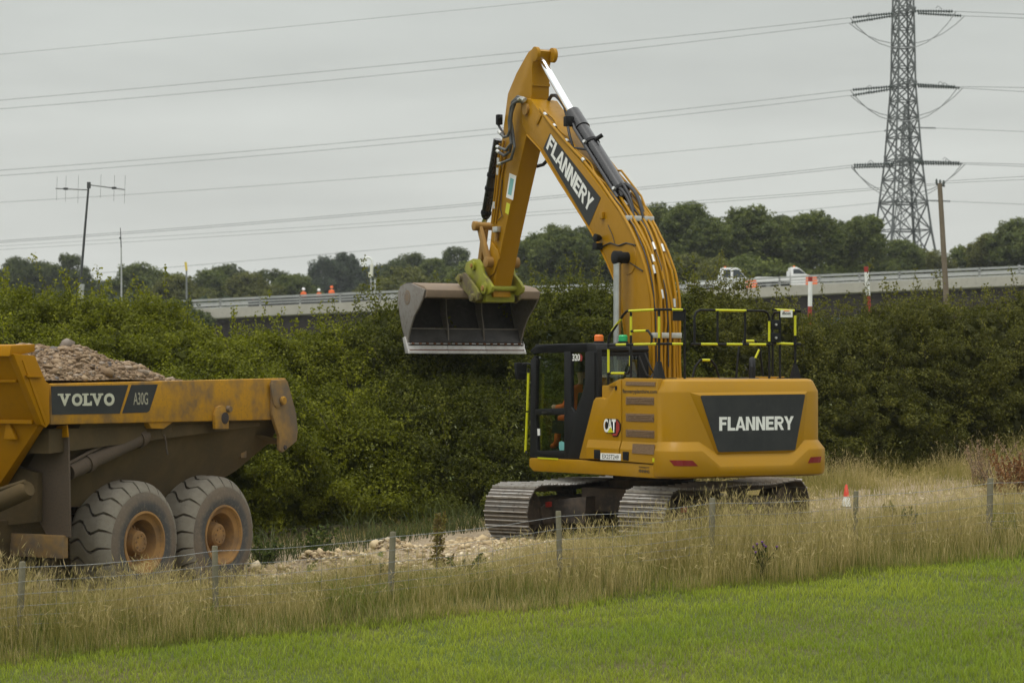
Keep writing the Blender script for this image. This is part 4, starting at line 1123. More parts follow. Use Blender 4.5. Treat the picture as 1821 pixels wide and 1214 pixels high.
# --- bucket cylinder on the far edge of the stick
k0, k1, k2 = EX.px(886, 248, 0.05), EX.px(863, 388, 0.05), EX.px(857, 404, 0.05)
bcy = B().tube([k0, k0.lerp(k1, 0.97), k1], [0.085, 0.085, 0.06], 16).obj('bucket_cylinder', M['black_gloss'], exc)
B().tube([k1, k2], 0.05, 14).obj('piston_rod', M['chrome'], bcy)
for f in (0.45, 0.62, 0.93):
    q = k0.lerp(k1, f); d_ = (k1 - k0).normalized(); B().tube([q - d_ * 0.03, q + d_ * 0.03], 0.098, 16).obj('cylinder_band', M['black'], bcy)

# --- bucket linkage
lk = empty('bucket_linkage', (0, 0, 0), 0, exc)
pA, pB, pC = EX.px(852, 402, XS0 - 0.1), EX.px(868, 466, XS0 - 0.1), EX.px(843, 478, XS0 - 0.1)
B().lathe([(XS0 - 0.22, 0.05), (XS0 - 0.21, 0.085), (XS0 - 0.14, 0.085), (XS0 - 0.135, 0.07), (XS1 + 0.12, 0.07), (XS1 + 0.2, 0.085), (XS1 + 0.21, 0.05)], 18, 'x', (0, pA.y, pA.z)).obj('link_pin', M['link_tan'], lk)
for xx in (XS0 - 0.13, XS1 + 0.06):
    for (p0, p1, w0, w1, nm) in ((pA, pB, 0.055, 0.075, 'idler_link'),):
        d_ = (p1 - p0).normalized(); n_ = Vector((0, d_.z, -d_.y))
        b = B(); b.prism([((p0 + n_ * w0 - d_ * 0.06).y, (p0 + n_ * w0 - d_ * 0.06).z), ((p1 + n_ * w1).y, (p1 + n_ * w1).z), ((p1 + d_ * 0.09).y, (p1 + d_ * 0.09).z), ((p1 - n_ * w1).y, (p1 - n_ * w1).z), ((p0 - n_ * w0 - d_ * 0.06).y, (p0 - n_ * w0 - d_ * 0.06).z)], xx, xx + 0.07)
        b.obj(nm, M['link_tan'], lk, 0.015)
B().lathe([(XS0 - 0.16, 0.06), (XS0 - 0.15, 0.095), (XS1 + 0.15, 0.095), (XS1 + 0.16, 0.06)], 18, 'x', (0, pB.y, pB.z)).obj('link_boss', M['link_tan'], lk)
d_ = (pC - pA).normalized(); n_ = Vector((0, d_.z, -d_.y))
for xx in (XS0 - 0.02, XS1 - 0.07):
    b = B(); b.prism([((pA + n_ * 0.06).y, (pA + n_ * 0.06).z), ((pC + n_ * 0.07).y, (pC + n_ * 0.07).z), ((pC - n_ * 0.07).y, (pC - n_ * 0.07).z), ((pA - n_ * 0.06).y, (pA - n_ * 0.06).z)], xx, xx + 0.09); b.obj('power_link', M['link_tan'], lk, 0.015)
side([(873, 430), (885, 445), (887, 460), (878, 486), (870, 492), (862, 480), (866, 462)], XS0 - 0.03, 0.028, 'reinforcing_plate', M['yellow'], lk, 0.008)

# --- quick hitch
XH0 = XS0 - 0.16
def Z2(pts): return [(690 + u / 5.517, 430 + v / 5.517) for u, v in pts]
ht = empty('quick_hitch', (0, 0, 0), 0, exc)
HP = Z2([(830, 165), (880, 170), (915, 230), (930, 310), (985, 380), (1020, 440), (1012, 490), (965, 525), (915, 510), (880, 470), (800, 360), (745, 270), (765, 200)])
L = [EX.px(u, v, XH0) for u, v in HP]
for xx in (XH0, XS1 + 0.10):
    B().prism([(q.y, q.z) for q in L], xx, xx + 0.06).obj('hitch_plate', M['lime'], ht, 0.02)
for (u, v, r_) in ((845, 235, 0.085), (955, 455, 0.10)):
    (uu, vv), = Z2([(u, v)]); q = EX.px(uu, vv, XH0)
    B().lathe([(XH0 - 0.05, r_ * 0.6), (XH0 - 0.045, r_), (XH0 + 0.06, r_), (XH0 + 0.061, r_ * 0.5), (XS1 + 0.099, r_ * 0.5), (XS1 + 0.10, r_), (XS1 + 0.17, r_), (XS1 + 0.2, r_ * 0.7)], 18, 'x', (0, q.y, q.z)).obj('hitch_pin', M['lime'], ht)
    B().lathe([(XH0 - 0.07, r_ * 0.45), (XH0 - 0.045, r_ * 0.5)], 12, 'x', (0, q.y, q.z)).obj('pin_end', M['link_tan'], ht)
FT = Z2([(905, 500), (1020, 515), (1125, 520), (1115, 578), (960, 590), (925, 560)])
L = [EX.px(u, v, XH0 + 0.06) for u, v in FT]
q0 = L[0]; b = B(); b.box((XH0 + 0.05, L[0].y - 0.25, min(q.z for q in L)), (XS1 + 0.12, L[0].y + 0.28, L[0].z)); b.obj('hitch_jaw', M['lime'], ht, 0.02)

# --- bucket
bk = empty('bucket', (0, 0, 0), 0, exc)
cl = EX.px(752, 517, -1.12); YL = cl.y
x_l = EX.py(752, 517, YL).x; x_r = EX.py(958, 517, YL).x
BX0, BX1 = x_l, x_r
# inner line of the opening (lip to cutting edge) and outer line round the back, on the left plate
NEAR = [(755, 515), (752, 530), (745, 546), (736, 562), (729, 584), (725, 604), (726, 618)]
FARL = [(727, 612), (719, 600), (714, 580), (710, 557), (707, 532), (707.5, 519), (712, 509), (720, 504.5), (730, 503.5)]
N3 = [EX.px(u, v, BX0) for u, v in NEAR]; F3 = [EX.px(u, v, BX0) for u, v in FARL]
for xx, sgn in ((BX0, 1), (BX1 - 0.03, 1)):
    B().prism([(q.y, q.z) for q in N3 + F3], xx, xx + 0.03).obj('side_plate', M['bucket_out'], bk, 0.006)
shell = [(q.y, q.z) for q in ([N3[0]] + F3[::-1] + [N3[-1]])]
def strip(name, line, th, mat, x0, x1):
    b = B(); n2_ = len(line); A0, A1, C0, C1 = [], [], [], []
    for i, (y, z) in enumerate(line):
        p0 = Vector(line[max(i - 1, 0)]); p1 = Vector(line[min(i + 1, n2_ - 1)]); d2 = (p1 - p0).normalized(); nn2 = Vector((-d2.y, d2.x)) * th
        A0.append(b.bm.verts.new((x0, y, z))); A1.append(b.bm.verts.new((x1, y, z)))
        C0.append(b.bm.verts.new((x0, y + nn2.x, z + nn2.y))); C1.append(b.bm.verts.new((x1, y + nn2.x, z + nn2.y)))
    for i in range(n2_ - 1):
        b.bm.faces.new((A0[i], A1[i], A1[i + 1], A0[i + 1])); b.bm.faces.new((C0[i], C0[i + 1], C1[i + 1], C1[i]))
        b.bm.faces.new((A0[i], A0[i + 1], C0[i + 1], C0[i])); b.bm.faces.new((A1[i], C1[i], C1[i + 1], A1[i + 1]))
    b.bm.faces.new((A0[0], C0[0], C1[0], A1[0])); b.bm.faces.new((A0[-1], A1[-1], C1[-1], C0[-1]))
    return b.obj(name, mat, bk, 0, smooth=50)
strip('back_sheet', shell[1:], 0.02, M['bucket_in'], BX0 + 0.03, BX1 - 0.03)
lip0 = N3[0]
b = B(); b.prism([(lip0.y - 0.03, lip0.z + 0.0), (lip0.y - 0.02, lip0.z - 0.13), (lip0.y + 0.07, lip0.z - 0.15), (F3[-1].y + 0.05, F3[-1].z - 0.05), (F3[-1].y, F3[-1].z + 0.012), (lip0.y + 0.10, lip0.z + 0.07)], BX0 + 0.032, BX1 - 0.032)
b.obj('top_beam', M['bucket_top'], bk, 0.015)
bx_ = lambda f: BX0 + (BX1 - BX0) * f
low = N3[-1]; bak = F3[2]
for f in (0.355, 0.665):
    b = B(); b.prism([(lip0.y + 0.55, lip0.z - 0.12), (F3[4].y - 0.30, F3[4].z), (F3[3].y - 0.24, F3[3].z), (F3[2].y - 0.22, F3[2].z - 0.03), (low.y + 0.06, low.z + 0.10), (low.y + 0.09, low.z + 0.04), (F3[1].y, F3[1].z), (F3[3].y, F3[3].z), (F3[5].y, F3[5].z)], bx_(f), bx_(f) + 0.022)
    b.obj('rib', M['bucket_out'], bk)
b = B(); b.bar((BX0 + 0.04, F3[2].y - 0.16, F3[2].z - 0.04), (BX1 - 0.04, F3[2].y - 0.16, F3[2].z - 0.04), 0.02, 0.02); b.obj('weld_seam', M['bucket_out'], bk)
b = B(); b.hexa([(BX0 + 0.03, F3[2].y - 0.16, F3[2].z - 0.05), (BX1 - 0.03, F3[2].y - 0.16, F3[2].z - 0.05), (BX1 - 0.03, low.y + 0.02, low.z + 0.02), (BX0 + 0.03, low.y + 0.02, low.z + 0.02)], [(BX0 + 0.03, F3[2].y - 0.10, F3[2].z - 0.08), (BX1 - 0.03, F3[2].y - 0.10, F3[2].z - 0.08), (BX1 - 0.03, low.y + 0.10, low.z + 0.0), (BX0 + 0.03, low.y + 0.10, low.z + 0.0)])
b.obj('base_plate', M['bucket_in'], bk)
yc, zc = low.y - 0.03, low.z
for i in range(3):
    f0, f1 = (0.0, 0.335, 0.668)[i], (0.332, 0.665, 1.0)[i]
    xa, xb = bx_(f0) - (0.02 if i == 0 else 0), bx_(f1) + (0.03 if i == 2 else 0)
    b = B(); b.prism([(yc - 0.045, zc - 0.105), (yc + 0.05, zc - 0.10), (yc + 0.06, zc + 0.085), (yc + 0.025, zc + 0.085), (yc - 0.0, zc - 0.03), (yc - 0.04, zc - 0.055)], xa, xb)
    b.obj('cutting_edge', M['edge'], bk, 0.004)
b = B(); b.bar((BX0, yc - 0.026, zc - 0.040), (BX1, yc - 0.026, zc - 0.040), 0.012, 0.022); b.obj('worn_step', M['rust'], bk)
for xx in (BX0 - 0.03, BX1 + 0.005):
    b = B(); b.prism([(yc - 0.05, zc - 0.105), (yc + 0.10, zc - 0.10), (yc + 0.22, zc + 0.18), (yc + 0.12, zc + 0.20)], xx, xx + 0.028); b.obj('side_cutter', M['edge'], bk, 0.004)
for i in range(16):
    xx = bx_((i + 0.6) / 16.2); b = B(); b.lathe([(yc - 0.03, 0.016), (yc + 0.05, 0.026)], 6, 'y', (xx, 0, zc + 0.075)); b.obj('bolt', M['rust'], bk)
# bucket ears
HE = Z2([(650, 355), (740, 298), (800, 370), (860, 450), (885, 500), (882, 565), (840, 598), (795, 580), (780, 520), (700, 425)])
L = [EX.px(u, v, XH0 - 0.10) for u, v in HE]
for xx in (XH0 - 0.10, XS1 + 0.2):
    B().prism([(q.y, q.z) for q in L], xx, xx + 0.05).obj('hitch_ear', M['limebrown'], bk, 0.012)
for (u, v) in ((715, 355), (840, 545)):
    (uu, vv), = Z2([(u, v)]); q = EX.px(uu, vv, XH0 - 0.10)
    B().lathe([(XH0 - 0.16, 0.04), (XH0 - 0.15, 0.07), (XH0 - 0.1, 0.075), (XS1 + 0.28, 0.06)], 16, 'x', (0, q.y, q.z)).obj('ear_pin', M['limebrown'], bk)
B().lathe([(BX0 - 0.006, 0.115), (BX0 - 0.003, 0.135), (BX0, 0.135)], 28, 'x', (0, (N3[1].y + F3[4].y) / 2 + 0.12, F3[4].z + 0.02)).obj('maker_stamp', M['bucket_top'], bk)
b = B()
for a_ in range(14):
    t2 = a_ / 14 * 2 * math.pi; yy, zz = (N3[1].y + F3[4].y) / 2 + 0.12, F3[4].z + 0.02
    b.box((BX0 - 0.010, yy + 0.09 * math.cos(t2) - 0.012, zz + 0.09 * math.sin(t2) - 0.012), (BX0 - 0.0062, yy + 0.09 * math.cos(t2) + 0.012, zz + 0.09 * math.sin(t2) + 0.012))
b.obj('stamp_ring', M['bucket_out'], bk)

# --- guard rails on the hood
gr = empty('guard_rail', (0, 0, 0), 0, exc)
ZT_, ZM_, ZH = 3.46, 2.965, 2.46
XL, YRr = -1.20, -2.30
def rail(pts, name='rail', r=0.0185): return B().tube(pts, r, 10).obj(name, M['black'], gr)
def tape(parent, p, q, r=0.0191): B().tube([p, q], r, 10).obj('hivis_sleeve', M['hivis'], parent)
def V3(x, y, z): return Vector((x, y, z))
yA = EX.px(1082, 600, XL).y; yT = EX.px(1112, 552, XL).y; yP1 = EX.px(1122, 600, XL).y; yP2 = EX.px(1172, 600, XL).y
r1 = rail([V3(XL, yA, 2.1), V3(XL, yA, 3.02), V3(XL, yA - 0.03, 3.10), V3(XL, yT + 0.05, ZT_ - 0.05), V3(XL, yT - 0.05, ZT_), V3(XL, yP2, ZT_), V3(XL + 0.1, YRr, ZT_), V3(-0.80, YRr, ZT_)])
tape(r1, V3(XL, yT - 0.12, ZT_), V3(XL, yT - 0.85, ZT_)); tape(r1, V3(-1.02, YRr, ZT_), V3(-0.84, YRr, ZT_)); tape(r1, V3(XL, yA - 0.10, 3.17), V3(XL, yT + 0.12, ZT_ - 0.11)); tape(r1, V3(XL, yA, 2.55), V3(XL, yA, 2.9))
r2 = rail([V3(XL, yA, ZM_), V3(XL, yP2, ZM_), V3(XL + 0.1, YRr, ZM_), V3(-0.80, YRr, ZM_)])
tape(r2, V3(XL, yA - 0.25, ZM_), V3(XL, yA - 0.55, ZM_)); tape(r2, V3(XL, yP1 - 0.1, ZM_), V3(XL, yP1 - 0.75, ZM_)); tape(r2, V3(-1.02, YRr, ZM_), V3(-0.84, YRr, ZM_))
p1 = rail([V3(XL, yP1, 2.3), V3(XL, yP1, ZT_)], 'upright'); tape(p1, V3(XL, yP1, 3.1), V3(XL, yP1, 3.38))
p2 = rail([V3(XL, yP2, ZH), V3(XL, yP2, 2.7), V3(XL, yP2, ZT_)], 'upright'); tape(p2, V3(XL, yP2, 3.05), V3(XL, yP2, 3.36))
B().hexa([(XL - 0.07, yP2 - 0.07, ZH), (XL + 0.07, yP2 - 0.07, ZH), (XL + 0.07, yP2 + 0.07, ZH), (XL - 0.07, yP2 + 0.07, ZH)], [(XL - 0.025, yP2 - 0.025, ZH + 0.25), (XL + 0.025, yP2 - 0.025, ZH + 0.25), (XL + 0.025, yP2 + 0.025, ZH + 0.25), (XL - 0.025, yP2 + 0.025, ZH + 0.25)]).obj('rail_foot', M['black'], gr)
rail([V3(-0.80, YRr, ZH), V3(-0.80, YRr, ZT_)], 'upright')
b = B(); b.box((-1.0, YRr - 0.012, ZT_ - 0.16), (-0.81, YRr + 0.012, ZT_ - 0.02)); b.obj('rail_plate', M['black'], gr)
r3 = rail([V3(XL, yA - 0.03, 2.92), V3(XL, yA - 0.6, 2.92), V3(XL, yA - 0.66, 2.86), V3(XL, yA - 0.66, 2.60), V3(XL, yA - 0.60, 2.54), V3(XL, yA, 2.54)], r=0.018); tape(r3, V3(XL, yA - 0.1, 2.54), V3(XL, yA - 0.5, 2.54), 0.0195); tape(r3, V3(XL, yA - 0.66, 2.65), V3(XL, yA - 0.66, 2.8), 0.0195)
r3 = rail([V3(XL, yP1, 3.16), V3(XL, yP1 - 0.5, 3.16), V3(XL, yP1 - 0.60, 3.08), V3(XL, yP1 - 0.60, 2.97)], r=0.018); tape(r3, V3(XL, yP1 - 0.1, 3.16), V3(XL, yP1 - 0.45, 3.16), 0.0195)
xg0, xg1 = EX.py(1235, 600, YRr).x, EX.py(1368, 600, YRr).x
r4 = rail([V3(xg0, YRr, ZM_), V3(xg0, YRr, ZT_ - 0.10), V3(xg0 + 0.03, YRr, ZT_ - 0.03), V3(xg0 + 0.10, YRr, ZT_), V3(xg1 - 0.10, YRr, ZT_), V3(xg1 - 0.03, YRr, ZT_ - 0.03), V3(xg1, YRr, ZT_ - 0.1), V3(xg1, YRr, ZH)])
tape(r4, V3(-0.28, YRr, ZT_), V3(0.25, YRr, ZT_)); tape(r4, V3(xg1, YRr, ZT_ - 0.15), V3(xg1, YRr, ZT_ - 0.45))
r5 = rail([V3(xg0 - 0.06, YRr, ZM_), V3(xg1 + 0.03, YRr, ZM_)])
for a0, a1 in ((0.08, 0.30), (0.42, 0.63), (0.72, 0.95)): tape(r5, V3(xg0 + (xg1 - xg0) * a0, YRr, ZM_), V3(xg0 + (xg1 - xg0) * a1, YRr, ZM_))
for u in (1276, 1325):
    xx = EX.py(u, 600, YRr).x; rail([V3(xx, YRr, ZM_), V3(xx, YRr, ZT_)], 'upright', 0.018)
xr_ = 1.20
yq = EX.px(1374, 600, xr_).y
r6 = rail([V3(xr_, yq, ZH), V3(xr_, yq, ZT_ - 0.06), V3(xr_, yq - 0.06, ZT_ + 0.0), V3(xr_, YRr - 0.02, ZT_)])
xe = EX.py(1387, 600, YRr + 0.02).x
rail([V3(xe, YRr + 0.02, ZH), V3(xe, YRr + 0.02, ZT_)], 'upright'); pe = rail([V3(1.12, YRr, ZH), V3(1.12, YRr, ZT_)], 'upright'); tape(pe, V3(1.12, YRr, 3.1), V3(1.12, YRr, 3.4))
B().hexa([(1.05, YRr - 0.05, ZH), (1.2, YRr - 0.05, ZH), (1.2, YRr + 0.06, ZH), (1.05, YRr + 0.06, ZH)], [(1.10, YRr - 0.02, ZH + 0.22), (1.14, YRr - 0.02, ZH + 0.22), (1.14, YRr + 0.02, ZH + 0.22), (1.10, YRr + 0.02, ZH + 0.22)]).obj('rail_foot', M['black'], gr)
r7 = rail([V3(xe - 0.13, YRr + 0.02, ZT_ + 0.02), V3(1.22, YRr, ZT_ + 0.01)]); tape(r7, V3(xe - 0.1, YRr + 0.02, ZT_ + 0.02), V3(1.1, YRr, ZT_ + 0.01))
r8 = rail([V3(xe - 0.13, YRr + 0.02, ZM_ + 0.02), V3(1.22, YRr, ZM_ + 0.01)]); tape(r8, V3(xe - 0.1, YRr + 0.02, ZM_ + 0.02), V3(1.08, YRr, ZM_ + 0.01))
sg = rear([(1388, 551), (1409, 551), (1409, 564), (1388, 564)], YRr - 0.03, 0.006, 'rail_sign', M['white'], gr)
rear_text('dbcon', 1391, 1406, 554, 559.5, YRr - 0.039, M['charcoal'], sg, 0.02); rear([(1393, 551.8), (1405, 551.8), (1403, 553.4), (1395, 553.4)], YRr - 0.037, 0.002, 'orange_mark', M['orange'], sg)
for zz in (ZT_ - 0.2, ZM_ + 0.1):
    b = B(); b.box((xg1 + 0.01, YRr - 0.02, zz - 0.07), (xe - 0.02, YRr + 0.02, zz + 0.07)); b.obj('hinge_plate', M['black'], gr, 0.005)
    B().lathe([(YRr - 0.04, 0.018), (YRr, 0.018)], 8, 'y', ((xg1 + xe) / 2, 0, zz)).obj('hinge_bolt', M['clamp'], gr)
# grab hoops further over the hood
for (u0, u1, v0, yy, base) in ((1231, 1279, 640, -1.55, 668), (1309, 1357, 606, -1.2, 668)):
    a_, b_ = EX.py(u0, v0, yy), EX.py(u1, v0, yy)
    hp = rail([V3(a_.x, yy, ZH), V3(a_.x + 0.05, yy, a_.z - 0.1), V3(a_.x + 0.14, yy, a_.z), V3(b_.x - 0.14, yy, a_.z), V3(b_.x - 0.06, yy, a_.z - 0.1), V3(b_.x, yy, ZH)], 'grab_hoop', 0.018)
    tape(hp, V3(a_.x + 0.17, yy, a_.z), V3(b_.x - 0.17, yy, a_.z), 0.0195)
a_ = EX.py(1352, 620, -1.4)
hp = rail([V3(a_.x - 0.14, -1.4, ZH), V3(a_.x - 0.10, -1.4, 2.75), V3(a_.x, -1.4, 2.93)], 'brace', 0.014); tape(hp, V3(a_.x - 0.09, -1.4, 2.77), V3(a_.x - 0.02, -1.4, 2.9), 0.017)

# ------------------------------------------------------------------ articulated dumper
DT = Frame(-5.577, 30.448, -0.44, 150.0)
dump = empty('dump_truck', DT.o, DT.a)
setp(dump, 'mud-spattered yellow articulated dumper loaded with rubble, cut off by the left edge', 'dumper')
XO = -1.45            # outer plane of the wheels and of the body sides
def tside(pts, x, th, name, mat, parent, bevel=0.012):
    L = [DT.px(u, v, x) for u, v in pts]
    return B().prism([(q.y, q.z) for q in L], x, x + th).obj(name, mat, parent, bevel)

# wheels: one built, the others copied
def tyre_arc(xn):    # radius of the tread surface across the width, xn in -1..1
    return 0.745 - 0.055 * abs(xn) ** 2.6
wh = empty('wheel', (0, 0, 0), 0, dump)
t = NT('tyre_wall')      # dark rubber by the rim, a ring of dried mud further out
c = t.coord(); sx_ = t.new('ShaderNodeSeparateXYZ'); t.link(c, sx_.inputs[0])
rad_ = t.math('SQRT', t.math('ADD', t.math('MULTIPLY', sx_.outputs[1], sx_.outputs[1]), t.math('MULTIPLY', sx_.outputs[2], sx_.outputs[2])), 0.0)
n1 = t.noise(c, 3.0, 5); n2 = t.noise(c, 26, 4)
f_ = t.math('ADD', t.rng(rad_, 0.47, 0.56, 0.0, 1.0), t.rng(n1, 0.3, 0.7, -0.45, 0.35))
cc = t.mix(t.rng(f_, 0.0, 1.0, 0.05, 0.95), (0.075, 0.075, 0.073), (0.165, 0.130, 0.096))
cc = t.mix(t.rng(n2, 0.5, 0.75, 0, 0.5), cc, (0.22, 0.18, 0.135))
M['tyre'] = t.done(t.bsdf(cc, 0.88, 0, 0.25, 0, t.bump(n2, 0.2, 0.02)))
TW = 0.68
b = B()
prof = [(0.02, 0.36), (0.0, 0.40), (-0.014, 0.46), (-0.016, 0.53), (-0.006, 0.60), (0.004, 0.645), (0.03, 0.69), (0.12, 0.725), (0.34, 0.735), (0.56, 0.725), (0.65, 0.69), (0.676, 0.645), (0.686, 0.60), (0.696, 0.53), (0.694, 0.46), (0.68, 0.40), (0.66, 0.36)]
b.lathe(prof, 56, 'x', closed=True); b.obj('tyre', M['tyre'], wh, 0, smooth=60)
NL = 21
lug = B(); N1, N2 = 12, 3; top, bot = [], []
pitch = 2 * math.pi / NL
for i in range(N1 + 1):
    xn = -1 + 2 * i / N1
    xw = 0.34 + xn * 0.335
    wig = 0.085 * math.sin(xn * math.pi * 0.9) + 0.045 * math.sin(xn * math.pi * 2.2)
    if xn < 0: xw_t = xw
    rt, rb, rw = [], [], []
    for j in range(N2 + 1):
        f = (j / N2 - 0.5)
        wgap = 0.87 - 0.06 * (1 - abs(xn))
        th_ = wig + f * pitch * wgap
        drop = 0.10 * max(0, abs(xn) - 0.72) / 0.28
        r_ = 0.802 - 0.035 * abs(xn) ** 2.2 - drop
        rt.append(lug.bm.verts.new((xw, r_ * math.cos(th_), r_ * math.sin(th_))))
        r2 = 0.70 - drop * 0.5
        rb.append(lug.bm.verts.new((xw, r2 * math.cos(wig + f * pitch * 0.92), r2 * math.sin(wig + f * pitch * 0.92))))
    top.append(rt); bot.append(rb)
for i in range(N1):
    for j in range(N2):
        lug.bm.faces.new((top[i][j], top[i + 1][j], top[i + 1][j + 1], top[i][j + 1]))
    lug.bm.faces.new((top[i][0], bot[i][0], bot[i + 1][0], top[i + 1][0])); lug.bm.faces.new((top[i][N2], top[i + 1][N2], bot[i + 1][N2], bot[i][N2]))
for i in (0, N1):
    for j in range(N2): lug.bm.faces.new((top[i][j], top[i][j + 1], bot[i][j + 1], bot[i][j]))
lug_me = lug.mesh('tread_lug', 0.0, smooth=40); lug_me.materials.append(M['lug'])
for k in range(NL):
    o = bpy.data.objects.new('tread_lug', lug_me); COL.objects.link(o); o.parent = wh; o.rotation_euler = (k * pitch, 0, 0)
b = B(); b.lathe([(0.01, 0.415), (-0.012, 0.41), (-0.015, 0.385), (0.005, 0.37), (0.03, 0.355), (0.05, 0.30), (0.10, 0.285), (0.30, 0.275), (0.32, 0.26), (0.32, 0.415)], 44, 'x', closed=True); b.obj('rim', M['rim'], wh, 0, smooth=50)
b = B(); b.lathe([(0.06, 0.05), (0.06, 0.12), (0.085, 0.15), (0.14, 0.165), (0.20, 0.18), (0.22, 0.215), (0.30, 0.225), (0.31, 0.28)], 32, 'x'); b.obj('hub', M['rim'], wh, 0, smooth=30)
b = B()
for k in range(16):
    a_ = 2 * math.pi * k / 16; b.lathe([(0.19, 0.016), (0.215, 0.018)], 6, 'x', (0, 0.198 * math.cos(a_), 0.198 * math.sin(a_)))
b.obj('wheel_nuts', M['rimdark'], wh)
b = B()
for k in range(8):
    a_ = 2 * math.pi * k / 8; b.lathe([(0.05, 0.014), (0.065, 0.014)], 6, 'x', (0, 0.09 * math.cos(a_), 0.09 * math.sin(a_)))
b.obj('hub_bolts', M['rimdark'], wh)
wh.location = (XO, 0.835, 0.80); wh.rotation_euler = (0.15, 0, 0)
w2 = copy_tree(wh, dump); w2.location = (XO, -0.835, 0.795); w2.rotation_euler = (0.9, 0, 0)
for yy in (0.835, -0.835):
    w3 = copy_tree(wh, dump); w3.location = (-XO, yy, 0.80); w3.rotation_euler = (0.4, 0, math.pi)

# chassis, bogie beam, axles
b = B()
for s2 in (-1, 1):
    b.box((s2 * 0.42 - 0.09, -1.7, 0.85), (s2 * 0.42 + 0.09, 3.6, 1.15))
    b.box((s2 * 0.66 - 0.09, -1.1, 0.62), (s2 * 0.66 + 0.09, 1.1, 0.86))
for yy in (0.835, -0.835): b.tube([(-1.1, yy, 0.8), (1.1, yy, 0.8)], 0.16, 12)
b.box((-0.5, 2.2, 0.6), (0.5, 3.8, 1.0))
ch = b.obj('chassis', M['mud'], dump, 0.02)
# front lower gear seen at the left edge
def tpy(u, v, y): return DT.py(u, v, y)
q0, q1 = tpy(-30, 905, 2.75), tpy(52, 868, 2.75)
B().tube([q0, q0.lerp(q1, 0.93), q1], [0.12, 0.12, 0.09], 16).obj('steering_cylinder', M['mud'], ch)
q0, q1 = tpy(-30, 880, 2.8), tpy(45, 856, 2.8); B().tube([q0, q1], 0.03, 8).obj('steering_pipe', M['mud'], ch)
a_, b_ = tpy(-40, 985, 2.3), tpy(112, 952, 2.3)
B().hexa([(a_.x, 2.2, a_.z), (b_.x, 2.2, a_.z), (b_.x, 2.3, a_.z), (a_.x, 2.3, a_.z)], [(a_.x, 2.2, b_.z), (b_.x, 2.2, b_.z), (b_.x, 2.3, b_.z), (a_.x, 2.3, b_.z)]).obj('cross_beam', M['truck_tail'], ch, 0.02)
a_, b_ = tpy(-40, 940, 2.35), tpy(66, 840, 2.35)
B().prism_y([(a_.x, a_.z), (b_.x, a_.z + 0.12), (b_.x, b_.z), (a_.x, b_.z + 0.2)], 2.35, 2.25).obj('hitch_plate', M['mud'], ch, 0.01)

# dump body
body = empty('dump_body', (0, 0, 0), 0, dump)
yf = DT.px(90, 700, XO).y; yr = DT.px(512, 700, XO).y
zt, zb = 2.895, 2.345
A = DT.px(90, 682, XO); Bq = DT.px(510, 672, XO); A2 = DT.px(90, 755, XO); B2 = DT.px(497, 746, XO)
n_seg = 6
b = B(); b.prism([(A.y, A.z), (Bq.y, Bq.z), (DT.px(497, 746, XO).y, B2.z), (A2.y, A2.z)], XO, XO + 0.11)
sp_ = b.obj('side_panel', M['truck_dust'], body, 0.025)
B().prism([(A.y, A.z), (Bq.y, Bq.z), (DT.px(497, 746, XO).y, B2.z), (A2.y, A2.z)], -XO - 0.11, -XO).obj('side_panel', M['truck_dust'], body, 0.02)
# hull below the side panels
stn = [(1.95, 1.30, 0.90), (1.2, 1.28, 0.92), (-0.2, 1.30, 0.92), (-1.0, 1.36, 0.94), (-1.7, 1.62, 1.0), (-2.35, 1.98, 1.08), (B2.y - 0.05, 2.15, 1.10)]
b = B(); rows = []
for (y, zlow, xl) in stn:
    zt_ = A2.z + 0.02
    rows.append([b.bm.verts.new(p) for p in ((-1.36, y, zt_), (-1.30, y, zt_ - 0.12 if zlow < 2 else zlow + 0.1), (-xl, y, zlow), (xl, y, zlow), (1.30, y, zt_ - 0.12 if zlow < 2 else zlow + 0.1), (1.36, y, zt_))])
for i in range(len(rows) - 1):
    for k in range(5): b.bm.faces.new((rows[i][k], rows[i + 1][k], rows[i + 1][k + 1], rows[i][k + 1]))
b.bm.faces.new(rows[0][::-1])
b.obj('hull', M['mud'], body, 0, smooth=30)
b = B(); b.prism([(A2.y - 0.1, 2.0), (B2.y + 0.3, 2.25), (B2.y + 0.3, 2.3), (A2.y - 0.1, 2.3)], -1.33, 1.33); b.obj('body_floor', M['mud'], body)
# fin, front wall
fin = tside([(24, 629), (50, 631), (62.5, 632), (72, 655), (82, 678), (88, 682), (89, 752), (82, 760.5), (74, 755)], XO - 0.02, 0.10, 'front_fin', M['truck'], body, 0.012)
p0, p1 = DT.px(74, 755, XO), DT.px(24, 629, XO)
ptop = DT.px(-10, 605, XO)
b = B()
dz = Vector((0, p1.y - p0.y, p1.z - p0.z)).normalized()
wall = [(p0.y, p0.z), (p1.y, p1.z), (p1.y - 0.10, p1.z + 0.0), (p0.y - 0.10, p0.z)]
b.prism(wall, XO + 0.08, -XO - 0.08); fw = b.obj('front_wall', M['truck'], body, 0.01)
zmid = p0.lerp(p1, 0.62)
B().bar((XO + 0.1, zmid.y + 0.02, zmid.z), (-XO - 0.1, zmid.y + 0.02, zmid.z), 0.05, 0.035).obj('wall_rib', M['truck'], fw, 0.006)
zmid = p0.lerp(p1, 0.04); B().bar((XO + 0.1, zmid.y + 0.02, zmid.z), (-XO - 0.1, zmid.y + 0.02, zmid.z), 0.06, 0.05).obj('wall_rib', M['truck'], fw, 0.006)
